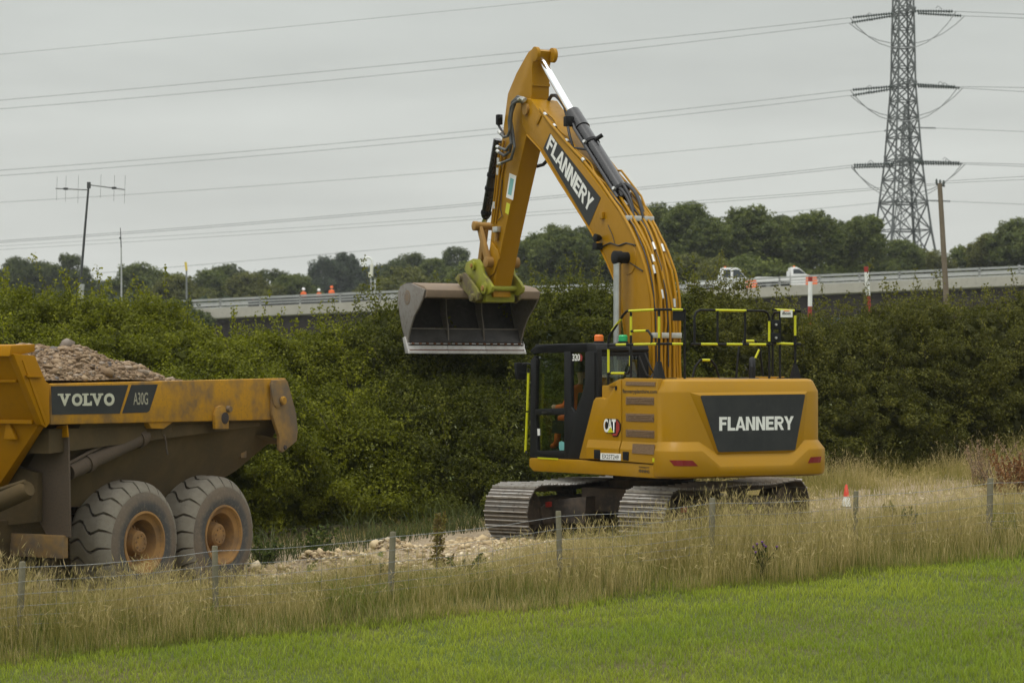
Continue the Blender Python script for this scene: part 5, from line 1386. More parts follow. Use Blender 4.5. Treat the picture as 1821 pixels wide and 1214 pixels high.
# spill guard along the top of the front wall
c0_ = DT.px(47, 622, XO); 
b = B(); b.prism([(p1.y - 0.40, p1.z + 0.12), (p1.y + 0.02, p1.z + 0.10), (p1.y + 0.05, p1.z - 0.03), (p1.y - 0.02, p1.z - 0.03), (p1.y - 0.40, p1.z + 0.03)], XO + 0.02, -XO - 0.02); b.obj('spill_guard', M['truck'], body, 0.012)
tside([(48, 667), (76, 668), (76, 671), (50, 671)], XO - 0.06, 0.05, 'fin_rib', M['truck'], body, 0.004)
tside([(40, 640), (44, 640), (85, 752), (81, 756)], XO - 0.03, 0.012, 'fin_edge', M['truck'], body, 0.003)
# lower front plate, narrowing downwards
w_ = DT.py(-8, 872, p0.y - 0.28)
b = B(); b.hexa([(XO + 0.06, p0.y - 0.02, p0.z), (-XO - 0.06, p0.y - 0.02, p0.z), (-w_.x, p0.y - 0.28, w_.z), (w_.x, p0.y - 0.28, w_.z)], [(XO + 0.06, p0.y - 0.14, p0.z), (-XO - 0.06, p0.y - 0.14, p0.z), (-w_.x, p0.y - 0.45, w_.z), (w_.x, p0.y - 0.45, w_.z)])
b.obj('lower_front_plate', M['truck'], body, 0.01)
q = DT.py(20, 772, p0.y - 0.03); b = B(); b.hexa([(q.x - 0.12, q.y, q.z - 0.06), (q.x + 0.08, q.y, q.z - 0.06), (q.x + 0.04, q.y, q.z + 0.16), (q.x, q.y, q.z + 0.16)], [(q.x - 0.12, q.y + 0.05, q.z - 0.06), (q.x + 0.08, q.y + 0.05, q.z - 0.06), (q.x + 0.04, q.y + 0.05, q.z + 0.16), (q.x, q.y + 0.05, q.z + 0.16)]); b.obj('lifting_lug', M['truck'], body, 0.008)
# decals and lettering
def tt(pts, name, mat, parent, off=0.004): return tside(pts, XO - off, 0.004, name, mat, parent, 0)
d1 = tt([(91, 686.5), (228.5, 684), (213, 735), (93, 737)], 'dark_panel', M['charcoal'], sp_)
d2 = tt([(234, 684), (281, 683), (266, 730), (262, 733), (217.5, 734.5)], 'dark_panel', M['charcoal'], sp_)
def truck_text(body_, u0, u1, v0, v1, mat, parent, bold, spacing=1.0):
    a_, b_ = DT.px(u0, (v0 + v1) / 2, XO), DT.px(u1, (v0 + v1) / 2, XO); tp, bt = DT.px((u0 + u1) / 2, v0, XO), DT.px((u0 + u1) / 2, v1, XO)
    return lettering('lettering', body_, (XO - 0.007, (a_.y + b_.y) / 2, (tp.z + bt.z) / 2), (0, -1, 0), (0, 0, 1), abs(a_.y - b_.y), tp.z - bt.z, mat, parent, bold, spacing)
M['cream_vinyl'] = mat_paint('worn_cream_letter', (0.60, 0.60, 0.47), dirt=(0.20, 0.19, 0.15), amt=0.45, rough=0.6, coat=0, scale=5)
M['dim_vinyl'] = mat_paint('dim_letter', (0.38, 0.36, 0.27), dirt=(0.15, 0.14, 0.11), amt=0.5, rough=0.6, coat=0, scale=5)
# slab-serif maker name: letter by letter with serif bars
cells = [('V', 103, 125.5), ('O', 127, 146), ('L', 146.5, 164.5), ('V', 160.5, 183.5), ('O', 184, 203)]
def slab(u0, u1, v0, v1):
    tt([(u0, v0), (u1, v0 - 0.15), (u1, v1 - 0.15), (u0, v1)], 'lettering', M['cream_vinyl'], d1, 0.0075)
for chx, u0, u1 in cells:
    f = (u0 - 103) / 100
    top_, bot_ = 699.8 - 0.8 * f, 721.5 - 0.8 * f
    if chx == 'O': truck_text('O', u0, u1, top_ - 0.3, bot_ + 0.5, M['cream_vinyl'], d1, 0.055)
    else: truck_text(chx, u0 + 2, u1 - 2, top_, bot_, M['cream_vinyl'], d1, 0.05)
    if chx == 'V': slab(u0, u0 + 10, top_, top_ + 3.2); slab(u1 - 9, u1, top_, top_ + 3.2)
    if chx == 'L': slab(u0, u0 + 11, top_, top_ + 3.2); slab(u0 + 0.5, u1 - 1, bot_ - 3.2, bot_); slab(u1 - 4, u1 - 1, bot_ - 8, bot_ - 3)
truck_text('A30G', 236.5, 262.5, 697.5, 719.5, M['dim_vinyl'], d2, 0.012, 0.95)
# lug, tail end, hoist
lg = tside([(383.5, 762.5), (382.5, 738), (387, 724), (394, 720.5), (401, 722), (405, 730), (407, 741), (407, 762)], XO - 0.05, 0.05, 'lifting_lug', M['truck_dust'], body, 0.006)
q = DT.px(395, 743, XO); B().lathe([(XO - 0.056, 0.075), (XO - 0.054, 0.08), (XO - 0.05, 0.08)], 20, 'x', (0, q.y, q.z)).obj('lug_hole_dark_disc', M['girder'], lg)  # solid dark disc painted in for the shade inside the lug's hole
q = DT.px(400, 727, XO); B().lathe([(XO - 0.10, 0.04), (XO - 0.04, 0.045)], 12, 'x', (0, q.y, q.z)).obj('lug_pin', M['truck_tail'], lg)
tl = tside([(486, 676), (508, 674), (512, 678), (527, 735), (530, 765), (528, 784), (503, 804), (497, 800), (497, 775), (489, 752), (485, 738), (485, 700)], XO - 0.045, 0.05, 'tail_plate', M['truck_tail'], body, 0.01)
tside([(481, 681), (490, 682), (498, 716), (499, 724), (492, 725), (487, 718)], XO - 0.06, 0.02, 'tail_rib', M['truck_tail'], body, 0.006)
q = DT.px(496, 712, XO); B().lathe([(XO - 0.10, 0.05), (XO - 0.09, 0.06), (XO - 0.06, 0.06)], 16, 'x', (0, q.y, q.z)).obj('tail_boss', M['truck_dust'], body)
q = DT.px(502, 795, XO); B().lathe([(XO - 0.06, 0.03), (XO - 0.05, 0.035), (XO - 0.045, 0.035)], 12, 'x', (0, q.y, q.z)).obj('tail_hole_dark_disc', M['girder'], body)  # hole not cut: a dark disc gives its shade by colour
b = B(); yy0, yy1 = DT.px(500, 740, XO).y, DT.px(526, 760, XO).y
b.prism([(yy0, 2.05), (yy1, 1.97), (yy1, 2.02), (yy0 + 0.3, 2.12)], -1.36, 1.36); b.obj('tail_chute', M['mud'], body, 0.01)
q = DT.px(427, 806, -1.05); B().box((-1.12, q.y - 0.06, q.z - 0.06), (-1.0, q.y + 0.07, q.z + 0.06)).obj('chute_stop', M['truck_tail'], body, 0.01)
XH = -1.24
h0, h1 = DT.px(121, 839, XH), DT.px(257, 774, XH); h2 = DT.px(291, 762, XH)
hc = B().tube([h0, h1, h1 + (h2 - h1) * 0.05], [0.105, 0.105, 0.08], 18).obj('hoist_cylinder', M['flap'], dump)
B().tube([h1, h2], 0.06, 14).obj('hoist_rod', M['mud'], hc)
for f in (0.25, 0.93):
    q = h0.lerp(h1, f); d_ = (h1 - h0).normalized(); B().tube([q - d_ * 0.05, q + d_ * 0.05], 0.125, 18).obj('cylinder_band', M['flap'], hc)
B().tube([DT.px(u, v, XH - 0.05) for u, v in ((118, 826), (160, 803), (200, 783), (236, 767), (248, 762), (257, 770))], 0.022, 8).obj('hoist_pipe', M['flap'], hc)
q = DT.px(286, 764, XH); B().lathe([(XH - 0.10, 0.10), (XH - 0.09, 0.115), (XH + 0.1, 0.115)], 18, 'x', (0, q.y, q.z)).obj('hoist_eye', M['mud'], hc)
tside([(262, 747), (314, 746), (300, 756), (292, 762), (270, 762), (266, 755)], XO + 0.03, 0.14, 'hoist_bracket', M['truck_dust'], body, 0.012)
B().tube([DT.px(u, v, XO - 0.0) for u, v in ((292, 773), (295, 785), (296, 797), (298, 808))], 0.012, 6).obj('loose_strap', M['flap'], hc)
# mud flap in front of the wheels
yfl = DT.px(126, 860, -1.42).y
fl = [DT.py(u, v, yfl) for u, v in ((124, 770), (127.5, 955), (85, 950), (72, 925), (62, 895), (60, 860), (40, 850), (75, 790), (90, 770))]
B().prism_y([(q.x, q.z) for q in fl], yfl, yfl + 0.03).obj('mud_flap', M['flap'], dump, 0.004)
q = DT.py(113, 762, yfl); B().prism_y([(q.x - 0.12, q.z - 0.10), (q.x + 0.12, q.z - 0.12), (q.x + 0.06, q.z + 0.03), (q.x - 0.10, q.z + 0.05)], yfl + 0.032, yfl + 0.06).obj('flap_bracket', M['truck'], dump, 0.006)

# load of rubble (mound + stones), lies in the body
mu = DT.px
nyy, nxx = 46, 26
ya, yb = A.y + 0.15, DT.px(318, 672, -1.1).y
Vs, rows = [], []
def load_h(x, y):
    f = (ya - y) / (ya - yb)
    ridge = np.interp(f, [0, 0.10, 0.30, 0.48, 0.62, 0.78, 0.92, 1.02], [0.43, 0.46, 0.42, 0.50, 0.48, 0.33, 0.18, 0.0])
    return A.z - 0.035 + ridge * np.clip(1 - (np.abs(x + 0.12) / 1.36) ** 2.2, 0, 1) + (0.03 * np.sin(x * 7 + y * 5) + 0.02 * np.sin(y * 13 - x * 4)) * np.clip((1.3 - np.abs(x)) / 0.3, 0, 1)
yy = np.linspace(ya, yb - 0.1, nyy); xx = np.linspace(-1.37, 1.37, nxx)
XX, YY = np.meshgrid(xx, yy); ZZ = load_h(XX, YY)
idx = np.arange(XX.size).reshape(XX.shape)
quads = np.stack([idx[:-1, :-1], idx[:-1, 1:], idx[1:, 1:], idx[1:, :-1]], -1).reshape(-1, 4)
ns = 10500
sx = RNG.uniform(-1.36, 1.36, ns); sy = RNG.uniform(yb - 0.1, ya, ns); sz_ = load_h(sx, sy)
szs = np.clip(RNG.lognormal(-4.1, 0.6, ns), 0.009, 0.12)
so_ = stones('rubble_load', np.stack([sx, sy, sz_ + szs * 0.2], -1), szs, M['rubble'])
mo = np_mesh('rubble_core', np.stack([XX, YY, ZZ], -1).reshape(-1, 3), [quads], M['rubble'], None, {'tint': np.full(len(quads), 0.3)}, smooth=True)
bm = bmesh.new(); bm.from_mesh(so_.data); bm.from_mesh(mo.data); bm.to_mesh(so_.data); bm.free()
bpy.data.objects.remove(mo, do_unlink=True)
so_.location = DT.o; so_.rotation_euler = (0, 0, DT.a)
setp(so_, 'heaped load of brown broken stone in the dumper body', 'rubble', kind='stuff')

# ------------------------------------------------------------------ stock fence
fence = empty('stock_fence', (F0.x, F0.y, 0), 0)
setp(fence, 'wooden post and wire stock fence along the tall dry grass', 'fence')
tops = [(40, 998), (375, 970), (700, 945), (993, 908), (1268, 885), (1530, 873), (1762, 850)]
fpos = []
for i in range(-1, 9):
    x, y = F0.x + 2.046 * i, F0.y + 1.02 * i
    zt = at(0, tops[i][1], y).z if 0 <= i < 7 else gz(x, y) + 0.88
    fpos.append((x, y, zt))
    lean = (0.0, 0.06, -0.02, 0.05, -0.04, 0.02, 0.02, 0.04, -0.02, 0.03)[i + 1]
    z0 = gz(x, y) - 0.15
    if i == -1: post0 = None
    r = (0.038, 0.040, 0.037, 0.042, 0.038, 0.043, 0.037, 0.045, 0.04, 0.04)[i + 1]
    o2 = Vector((x - F0.x, y - F0.y, 0))
    B().tube([o2 + Vector((-lean * 0.8, 0, z0)), o2 + Vector((-lean * 0.3, 0, z0 + (zt - z0) * 0.6)), o2 + Vector((0, 0, zt - 0.012)), o2 + Vector((0, 0, zt))], [r, r * 0.97, r * 0.95, r * 0.86], 10).obj('post', M['post'], fence)
heights = [-0.06, -0.22, -0.36, -0.49, -0.60, -0.70]
for h in heights:
    pts = []
    for i in range(len(fpos) - 1):
        x0, y0, z0 = fpos[i]; x1, y1, z1 = fpos[i + 1]
        for k in range(6):
            f = k / 6; pts.append((x0 + (x1 - x0) * f - F0.x + 0.02, y0 + (y1 - y0) * f - F0.y - 0.06, z0 + (z1 - z0) * f + h - 0.03 * math.sin(math.pi * f) + random.uniform(-0.006, 0.006)))
    B().tube(pts, 0.0032 if h == -0.06 else 0.0025, 4).obj('wire', M['wire'], fence)
b = B()
for i in range(len(fpos) - 1):
    x0, y0, z0 = fpos[i]; x1, y1, z1 = fpos[i + 1]
    for k in range(1, 12):
        f = k / 12; x, y, z = x0 + (x1 - x0) * f - F0.x, y0 + (y1 - y0) * f - F0.y - 0.06, z0 + (z1 - z0) * f
        b.tube([(x + 0.02, y, z - 0.24), (x + 0.02, y, z - 0.72)], 0.0022, 3, False)
o = b.obj('netting_stay', M['wire'], fence); o['kind'] = 'stuff'

# ------------------------------------------------------------------ traffic cone
cp = at(1505, 897, 38.5); cz = gz(cp.x, cp.y) + 0.04
cone = empty('traffic_cone', (cp.x, cp.y, cz)); cone.scale = (0.62, 0.62, 0.55)
setp(cone, 'red and white traffic cone on the stony ground right of the excavator', 'traffic cone')
M['cone'] = mat_plain('cone_red', (0.62, 0.060, 0.03), 0.5, var=0.1)
hc_ = cp.z + 0.37 - cz
B().box((-0.15, -0.15, 0), (0.15, 0.15, 0.035)).obj('base', M['mastdark'], cone, 0.01)
B().lathe([(0.035, 0.130), (0.08, 0.124)], 20, 'z').obj('lower_ring', M['white'], cone)
B().lathe([(0.08, 0.125), (0.34, 0.088)], 20, 'z').obj('reflective_sleeve', M['white'], cone)
B().lathe([(0.34, 0.086), (0.70, 0.032), (0.715, 0.02)], 20, 'z').obj('tip', M['cone'], cone)

# ------------------------------------------------------------------ bridge, 188 m off
YBR = 188.0
def brz(px, off): # level of the rail line as a function of pixel column
    return np.interp(px, [-400, 340, 700, 1290, 1450, 1821, 2400], [570, 534.5, 518, 499, 490, 474, 448]) + off
br = empty('road_bridge', at(900, 600, YBR) * 1.0)
br.location.z = 0
setp(br, 'concrete road bridge with galvanised rails spanning the view behind the hedge', 'bridge')
def bl(px, off, dy=0.0):
    p = at(px, brz(px, off), YBR); p.y += dy
    return p - br.location
cols = list(range(250, 2300, 71))
def bstrip(name, o0, o1, dy0, dy1, mat, parent, c=None):
    c = c or cols; b = B()
    for i in range(len(c) - 1):
        p = [bl(c[i], o0, dy0), bl(c[i + 1], o0, dy0), bl(c[i + 1], o1, dy0), bl(c[i], o1, dy0)]
        q = [v2 + Vector((0, dy1 - dy0, 0)) for v2 in p]
        b.hexa(p, q)
    return b.obj(name, mat, parent, smooth=0.2)
deck = bstrip('deck_slab', 24, 35, 0, 11, M['concrete'], br)
bstrip('edge_beam', 15.5, 33, -0.35, -0.01, M['concrete'], br)
bstrip('girder', 35.2, 72, 0.5, 10, M['girder'], br)
for nm, o0, o1 in (('top_rail', -1.5, 2.2), ('middle_rail', 5.0, 7.2), ('lower_rail', 10, 11.8)):
    bstrip(nm, o0, o1, -0.2, -0.1, M['galv'], br)
    bstrip(nm, o0 + 1, o1 + 1, 10.6, 10.7, M['galv'], br)
for c_ in cols:
    p = bl(c_, 0, -0.12); q = bl(c_, 16, -0.12)
    B().bar(p, q, 0.16, 0.14).obj('rail_post', M['galv'], br)
for c_ in (300, 1150, 1990):
    p = bl(c_, 72, 5); q = Vector((p.x, p.y, -1.5)); 
    B().box((p.x - 1.2, p.y - 4, -1.5), (p.x + 1.2, p.y + 4, p.z)).obj('pier', M['concrete'], br)

bstrip('site_screen', 1.5, 16, 1.2, 1.3, M['mastdark'], br, list(range(438, 660, 71)))
# trucks on the bridge
PXM = FPX / (YBR + 2)
def bridge_truck(u0, u1, roof, crew, label):
    """u0..u1: cab length in pixels, the cab faces right"""
    base = at(u0, brz(u0, 24), YBR + 3)
    t_ = empty('tipper_truck', base); setp(t_, label, 'truck', 'white works trucks on the bridge')
    L_ = (u1 - u0) / PXM; H = 2.35; W = 1.9
    zr = at(u0, roof, YBR + 3).z - base.z
    b = B(); hood_ = 0.85
    prof_ = [(0, 0.45), (L_, 0.45), (L_ + 0.02, 0.98), (L_ - 0.10, 1.22), (L_ - hood_, 1.36), (L_ - hood_ - 0.62, zr - 0.10), (L_ - hood_ - 0.85, zr), (0.06, zr), (0, zr - 0.08)]
    b.prism_y(prof_, 0, W); t2 = b.obj('cab', M['vanwhite'], t_, 0.05)
    def win(pts): B().prism_y(pts, -0.012, 0.0).obj('window', M['glass_far'], t2)
    wx = L_ - hood_ - 0.15
    if crew:
        win([(0.18, 1.42), (0.78, 1.42), (0.78, zr - 0.16), (0.18, zr - 0.16)]); win([(0.98, 1.42), (wx + 0.05, 1.42), (wx - 0.50, zr - 0.16), (0.98, zr - 0.16)])
    else: win([(0.22, 1.42), (wx + 0.05, 1.42), (wx - 0.50, zr - 0.16), (0.22, zr - 0.16)])
    B().prism_y([(L_ - 0.95, 0.5), (L_ + 0.03, 0.5), (L_ + 0.035, 0.98), (L_ - 0.08, 1.24), (L_ - 0.70, 1.34), (L_ - 0.95, 1.1)], -0.014, 0.0).obj('hazard_panel', M['orange'], t2)
    B().box((L_ + 0.012, 0.1, 0.6), (L_ + 0.04, W - 0.1, 1.0)).obj('bonnet_front', M['orange'], t2)
    B().lathe([(zr, 0.09), (zr + 0.14, 0.08)], 10, 'z', (0.35, 0.5, 0)).obj('beacon', M['amber'], t2)
    B().box((-2.9, 0, 0.75), (-0.08, W, 1.15)).obj('dropside_bed', M['vanwhite'], t_, 0.02)
    B().box((-0.12, 0.05, 1.15), (-0.07, W - 0.05, 1.7)).obj('headboard', M['vanwhite'], t_)
    B().box((-2.8, 0.5, 0.4), (L_, 1.4, 0.74)).obj('chassis', M['black'], t_)
    for wx2 in (-1.9, L_ - 0.75):
        for wy in (0.02, W - 0.24):
            w_ = B().lathe([(wy, 0.22), (wy, 0.35), (wy + 0.22, 0.35), (wy + 0.22, 0.22)], 18, 'y', (wx2, 0, 0.36)).obj('wheel', M['rubber'], t_)
            B().lathe([(wy - 0.01, 0.19), (wy + 0.1, 0.2)], 14, 'y', (wx2, 0, 0.36)).obj('rim', M['mast'], w_)
    return t_
bridge_truck(1283, 1346, 476, True, 'white crew-cab truck with two side windows and orange front on the bridge')
bridge_truck(1406, 1453, 475, False, 'white single-cab dropside truck with orange front ahead of the crew cab')

# workers on the bridge
HM = [M['orange'], M['skin'], M['charcoal']]
def zone_w(p):
    if p.z > 1.53: return 1
    return 0
def worker(u, v, label, helmet, rz=0.0, bend=0.0):
    """v: row of the top of the helmet"""
    p = at(u, v, YBR + 2.5)
    o = person('person', standing(bend), HM, zone_w if not bend else (lambda q: 0), (0, 0, 0), rz)
    zmax = max(w.co.z for w in o.data.vertices) + 0.02
    o.location = (p.x, p.y, p.z - zmax - 0.03)
    setp(o, label, 'person', 'workers on the bridge')
    if not bend:
        B().lathe([(1.68, 0.15), (1.70, 0.135), (1.78, 0.125), (1.84, 0.085), (1.865, 0.02)], 16, 'z', (0, 0.03, 0)).obj('helmet', helmet, o)
    else:
        q = max(o.data.vertices, key=lambda w: w.co.y).co
    return o
worker(540, 513.5, 'worker in orange and a white helmet, left of the pair at the bridge rail', M['helmet'], 0.6)
worker(567.5, 515.0, 'worker low behind the bridge rail with white helmet, between two others', M['helmet'], 2.6)
worker(589.5, 510.0, 'worker all in orange with orange helmet at the bridge rail', M['orange'], -0.4)
worker(455, 531, 'worker in orange bending forward behind the bridge rails, furthest left', M['orange'], 2.9, 1.25)

# ------------------------------------------------------------------ masts and poles behind the hedge
def to_ground(p): return Vector((p.x, p.y, gz(p.x, p.y) - 0.2))
# television aerial mast
Ya = 62.0
p1, p2 = at(158, 326, Ya), at(143.5, 506, Ya); d = (p2 - p1); gb_ = p1 + d * ((p1.z - 0.2) / (p1.z - p2.z))
am = empty('aerial_mast', (gb_.x, gb_.y, 0)); setp(am, 'thin grey mast carrying two spread yagi aerials above the hedge', 'aerial mast')
l_ = lambda u, v, dy=0: at(u, v, Ya) + Vector((0, dy, 0)) - am.location
B().tube([gb_ - am.location, l_(150, 420), l_(158, 326)], [0.04, 0.034, 0.028], 8).obj('mast', M['mastdark'], am)
B().bar(l_(142.5, 505) + Vector((0.05, 0, 0)), Vector((gb_.x - am.location.x - 0.02, 0, 0)), 0.16, 0.12).obj('mast_stub', M['galv'], am)
B().bar(l_(158, 324), l_(158, 335), 0.09).obj('mast_head', M['mastdark'], am)
for (u0, v0, u1, v1, els, nm) in ((99, 335, 156, 337.5, (101, 117, 139), 'yagi_aerial'), (161, 329, 222, 337, (179, 203, 222), 'yagi_aerial')):
    ya_ = B().tube([l_(u0, v0), l_(u1, v1)], 0.022, 6).obj(nm, M['mast'], am)
    for k, u in enumerate(els):
        v = v0 + (v1 - v0) * (u - u0) / (u1 - u0)
        q = l_(u, v); B().tube([q + Vector((-0.03, 0.1, -0.32 - 0.03 * k)), q + Vector((0.03, -0.1, 0.32 + 0.03 * k))], 0.0045, 5).obj('element', M['mast'], ya_)
        if k == 1: B().bar(q + Vector((-0.06, 0, 0)), q + Vector((0.06, 0, 0)), 0.06).obj('dipole_box', M['mastdark'], ya_)
# whip aerial
Yw = 62.5
p = at(214, 560, Yw); wa = empty('whip_aerial', (p.x, Yw, 0)); setp(wa, 'slim segmented whip aerial standing right of the yagi mast', 'aerial')
l2 = lambda u, v: at(u, v, Yw) - wa.location
B().tube([Vector((0.02, 0, gz(p.x, Yw))), l2(216, 500), l2(215.5, 440)], [0.03, 0.026, 0.018], 6).obj('lower_rod', M['galv'], wa)
B().tube([l2(215.5, 440), l2(214, 405)], [0.016, 0.010], 6).obj('upper_rod', M['mastdark'], wa)
B().lathe([(0, 0.03), (0.05, 0.03)], 8, 'z', l2(214, 425)).obj('joint', M['mastdark'], wa)
# camera mast with swan neck
Yc_ = 150.0
p = at(657, 520, Yc_); cm = empty('camera_mast', (p.x, Yc_, 0)); setp(cm, 'white swan-neck camera mast rising beside the bridge, left of the bucket', 'camera mast')
l3 = lambda u, v: at(u, v, Yc_) - cm.location
for u in (659.5, 667): B().bar(Vector((l3(u, 500).x, 0, gz(p.x, Yc_))), l3(u, 494), 0.09).obj('lattice_leg', M['galv'], cm)
b = B()
for v in range(500, 560, 9): b.bar(l3(659.5, v), l3(667, v), 0.05)
b.obj('lattice_rung', M['galv'], cm)
B().tube([l3(660, 493), l3(661.5, 470)], [0.12, 0.10], 8).obj('upper_mast', M['cream'], cm)
B().box(l3(655, 493), l3(661, 484) + Vector((0, 0.3, 0))).obj('equipment_box', M['cream'], cm)
B().tube([l3(661.5, 472), l3(661.5, 464), l3(659, 459.5), l3(654, 457.5), l3(649.5, 459), l3(647, 463.5), l3(646.8, 467)], 0.07, 8).obj('swan_neck', M['white'], cm)
q = l3(646.8, 470); B().lathe([(-0.15, 0.16), (-0.1, 0.16), (0.10, 0.13), (0.16, 0.06)], 14, 'z', q).obj('camera_housing', M['white'], cm)
B().lathe([(-0.29, 0.05), (-0.25, 0.11), (-0.16, 0.14)], 14, 'z', q).obj('camera_dome', M['black'], cm)
# yellow pole far off
p = at(330, 466, 240); yp = empty('yellow_pole', (p.x, 240, 0)); setp(yp, 'short yellow-topped pole above the far trees', 'pole')
B().tube([(0.15, 0, gz(p.x, 240)), (0.1, 0, p.z - 0.9)], 0.09, 8).obj('shaft', M['mast'], yp); B().tube([(0.1, 0, p.z - 0.9), (0, 0, p.z)], 0.13, 8).obj('yellow_top', M['yellowpole'], yp)
# red and white height-warning poles behind the hedge
def hpole(u0, v0, u1, v1, Yp, bands, label):
    a_, b_ = at(u0, v0, Yp), at(u1, v1, Yp); d = b_ - a_; g_ = a_ + d * ((a_.z - gz(a_.x, Yp)) / (a_.z - b_.z))
    o = empty('height_pole', (g_.x, Yp, g_.z)); setp(o, label, 'marker pole', 'red and white marker poles')
    cur = 0.0; Ltot = (g_ - a_).length
    for k, (ln, mt) in enumerate(bands):
        p0 = a_ + (g_ - a_) * (cur / Ltot) - o.location; cur = min(cur + ln, Ltot); p1 = a_ + (g_ - a_) * (cur / Ltot) - o.location
        B().tube([p0, p1], 0.055 if Yp < 60 else 0.09, 10).obj('red_band' if mt is M['redpaint'] else 'white_band', mt, o)
    return o
W_, Rd = M['white'], M['redpaint']
hpole(1540, 474, 1545.5, 548, 56, [(0.14, Rd), (0.60, W_), (0.62, Rd), (0.62, W_), (0.62, Rd), (3, W_)], 'taller red and white marker pole leaning left, behind the hedge top')
hpole(1441, 492, 1440.5, 542, 56, [(0.12, Rd), (0.62, W_), (0.62, Rd), (0.62, W_), (3, Rd)], 'shorter red-capped white marker pole in front of the bridge trucks')
# wooden pole with three insulators
Yp = 95.0
a_, b_ = at(1671, 326, Yp), at(1683, 530, Yp); d = b_ - a_; g_ = a_ + d * ((a_.z - gz(a_.x, Yp)) / (a_.z - b_.z))
wp = empty('utility_pole', (g_.x, Yp, g_.z)); setp(wp, 'leaning wooden electricity pole with three black insulators in front of the pylon', 'utility pole')
B().tube([Vector((0, 0, -0.3)), (a_ - g_) * 0.5, a_ - g_], [0.15, 0.125, 0.10], 12).obj('shaft', M['pole'], wp)
h_ = a_ - g_
B().bar(h_ + Vector((-0.16, 0, -0.05)), h_ + Vector((0.22, 0, -0.13)), 0.06).obj('cross_arm', M['mastdark'], wp)
for k in range(3):
    q = h_ + Vector((-0.13 + 0.15 * k, 0, 0.0 - 0.03 * k)); B().lathe([(-0.03, 0.02), (0.02, 0.06), (0.06, 0.035), (0.09, 0.065), (0.13, 0.035), (0.16, 0.045), (0.19, 0.01)], 12, 'z', q).obj('insulator', M['insul'], wp)

# ------------------------------------------------------------------ pylons
def pylon(u_c, Y0, levels, label, rot, arms, rad, px_scale=1.0, name='pylon'):
    """levels: (row, half width in pixels) from top to bottom"""
    base = at(u_c, 660, Y0); base.z = 0.0
    o = empty(name, base, rot); setp(o, label, 'pylon', 'lattice pylons')
    k = Y0 / FPX; f = 1 / (math.cos(rot) + abs(math.sin(rot)))
    lv = [(CAMZ + (HOR - v) * k, hw * k * f) for v, hw in levels]
    cor = ((-1, -1), (1, -1), (1, 1), (-1, 1))
    for cx_, cy_ in cor:
        B().tube([(cx_ * w, cy_ * w, z) for z, w in lv], [rad * (1.0 if z > 20 else 1.25) for z, w in lv], 5).obj('leg', M['pylon'], o)
    for i in range(len(lv) - 1):
        z0, w0 = lv[i]; z1, w1 = lv[i + 1]
        for q in range(4):
            A_, B_ = cor[q], cor[(q + 1) % 4]
            b = B()
            b.bar((A_[0] * w0, A_[1] * w0, z0), (B_[0] * w1, B_[1] * w1, z1), rad * 1.1); b.bar((B_[0] * w0, B_[1] * w0, z0), (A_[0] * w1, A_[1] * w1, z1), rad * 1.1)
            b.bar((A_[0] * w1, A_[1] * w1, z1), (B_[0] * w1, B_[1] * w1, z1), rad * 1.0)
            b.obj('cross_brace', M['pylon'], o)
    for (v, ln) in arms:
        z = CAMZ + (HOR - v) * k; w = np.interp(-z, [-a3[0] for a3 in lv], [a3[1] for a3 in lv])
        for sgn in (-1, 1):
            b = B(); tip = Vector((0, sgn * ln, z + 0.1))
            for cx_ in (-1, 1):
                b.bar((cx_ * w, sgn * w, z), tip, rad * 1.1); b.bar((cx_ * w, sgn * w, z + ln * 0.22), tip, rad)
                for q in (0.3, 0.6):
                    b.bar(Vector((cx_ * w, sgn * w, z)).lerp(tip, q), Vector((cx_ * w, sgn * w, z + ln * 0.22)).lerp(tip, q), rad * 0.7)
            b.obj('cross_arm', M['pylon'], o)
    return o
Y1 = 256.0
lev1 = [(-120, 9), (-60, 13), (-10, 16.5), (22, 17), (52, 18), (85, 18.6), (120, 19.2), (152, 20), (180, 22), (210, 24.5), (245, 27), (285, 30), (320, 34), (362, 39), (410, 45), (475, 56), (560, 68), (668, 84)]
py1 = pylon(1606, Y1, lev1, 'tall dark lattice pylon cut off by the top edge at right', R(14), [(24, 3.4), (154, 3.7), (291, 4.0)], 0.115)
lev2 = [(187, 3), (210, 5), (230, 7), (260, 9), (295, 11), (330, 13), (362, 16), (410, 21), (475, 27), (560, 36), (665, 46)]
Y2 = 430.0
py2 = pylon(1612, Y2, lev2, 'smaller paler pylon standing directly behind the tall one', R(10), [(230, 4.2), (290, 4.4), (358, 4.4)], 0.11)

# insulator strings, jumper loops, conductors
def string_(p, q, parent, r=0.25):
    p, q = Vector(p), Vector(q); n = max(6, int((q - p).length / 0.28)); path, rad_ = [], []
    for k in range(n):
        f0 = k / n; path += [p.lerp(q, f0 + 0.05 / n), p.lerp(q, f0 + 0.45 / n), p.lerp(q, f0 + 0.55 / n), p.lerp(q, f0 + 0.95 / n)]; rad_ += [0.05, r, r, 0.05]
    return B().tube(path, rad_, 8).obj('insulator_string', M['insul'], parent)
def conductor(pts, Ys, label, r=0.032, name='power_line'):
    """pts: three pixels on the line; Ys: distance at its two ends"""
    (u0, v0), (u1, v1), (u2, v2) = pts
    cf = np.polyfit([u0, u1, u2], [v0, v1, v2], 2)
    path = []
    for k in range(41):
        u = u0 + (u2 - u0) * k / 40; path.append(at(u, float(np.polyval(cf, u)), Ys[0] + (Ys[1] - Ys[0]) * k / 40))
    o = B().tube(path, r, 5).obj(name, M['cable'], None); setp(o, label, 'power line', 'overhead power lines'); return o
inv1 = Matrix.Translation(-py1.location); rinv = Matrix.Rotation(-py1.rotation_euler.z, 4, 'Z')
def loc1(p): return rinv @ (inv1 @ p)
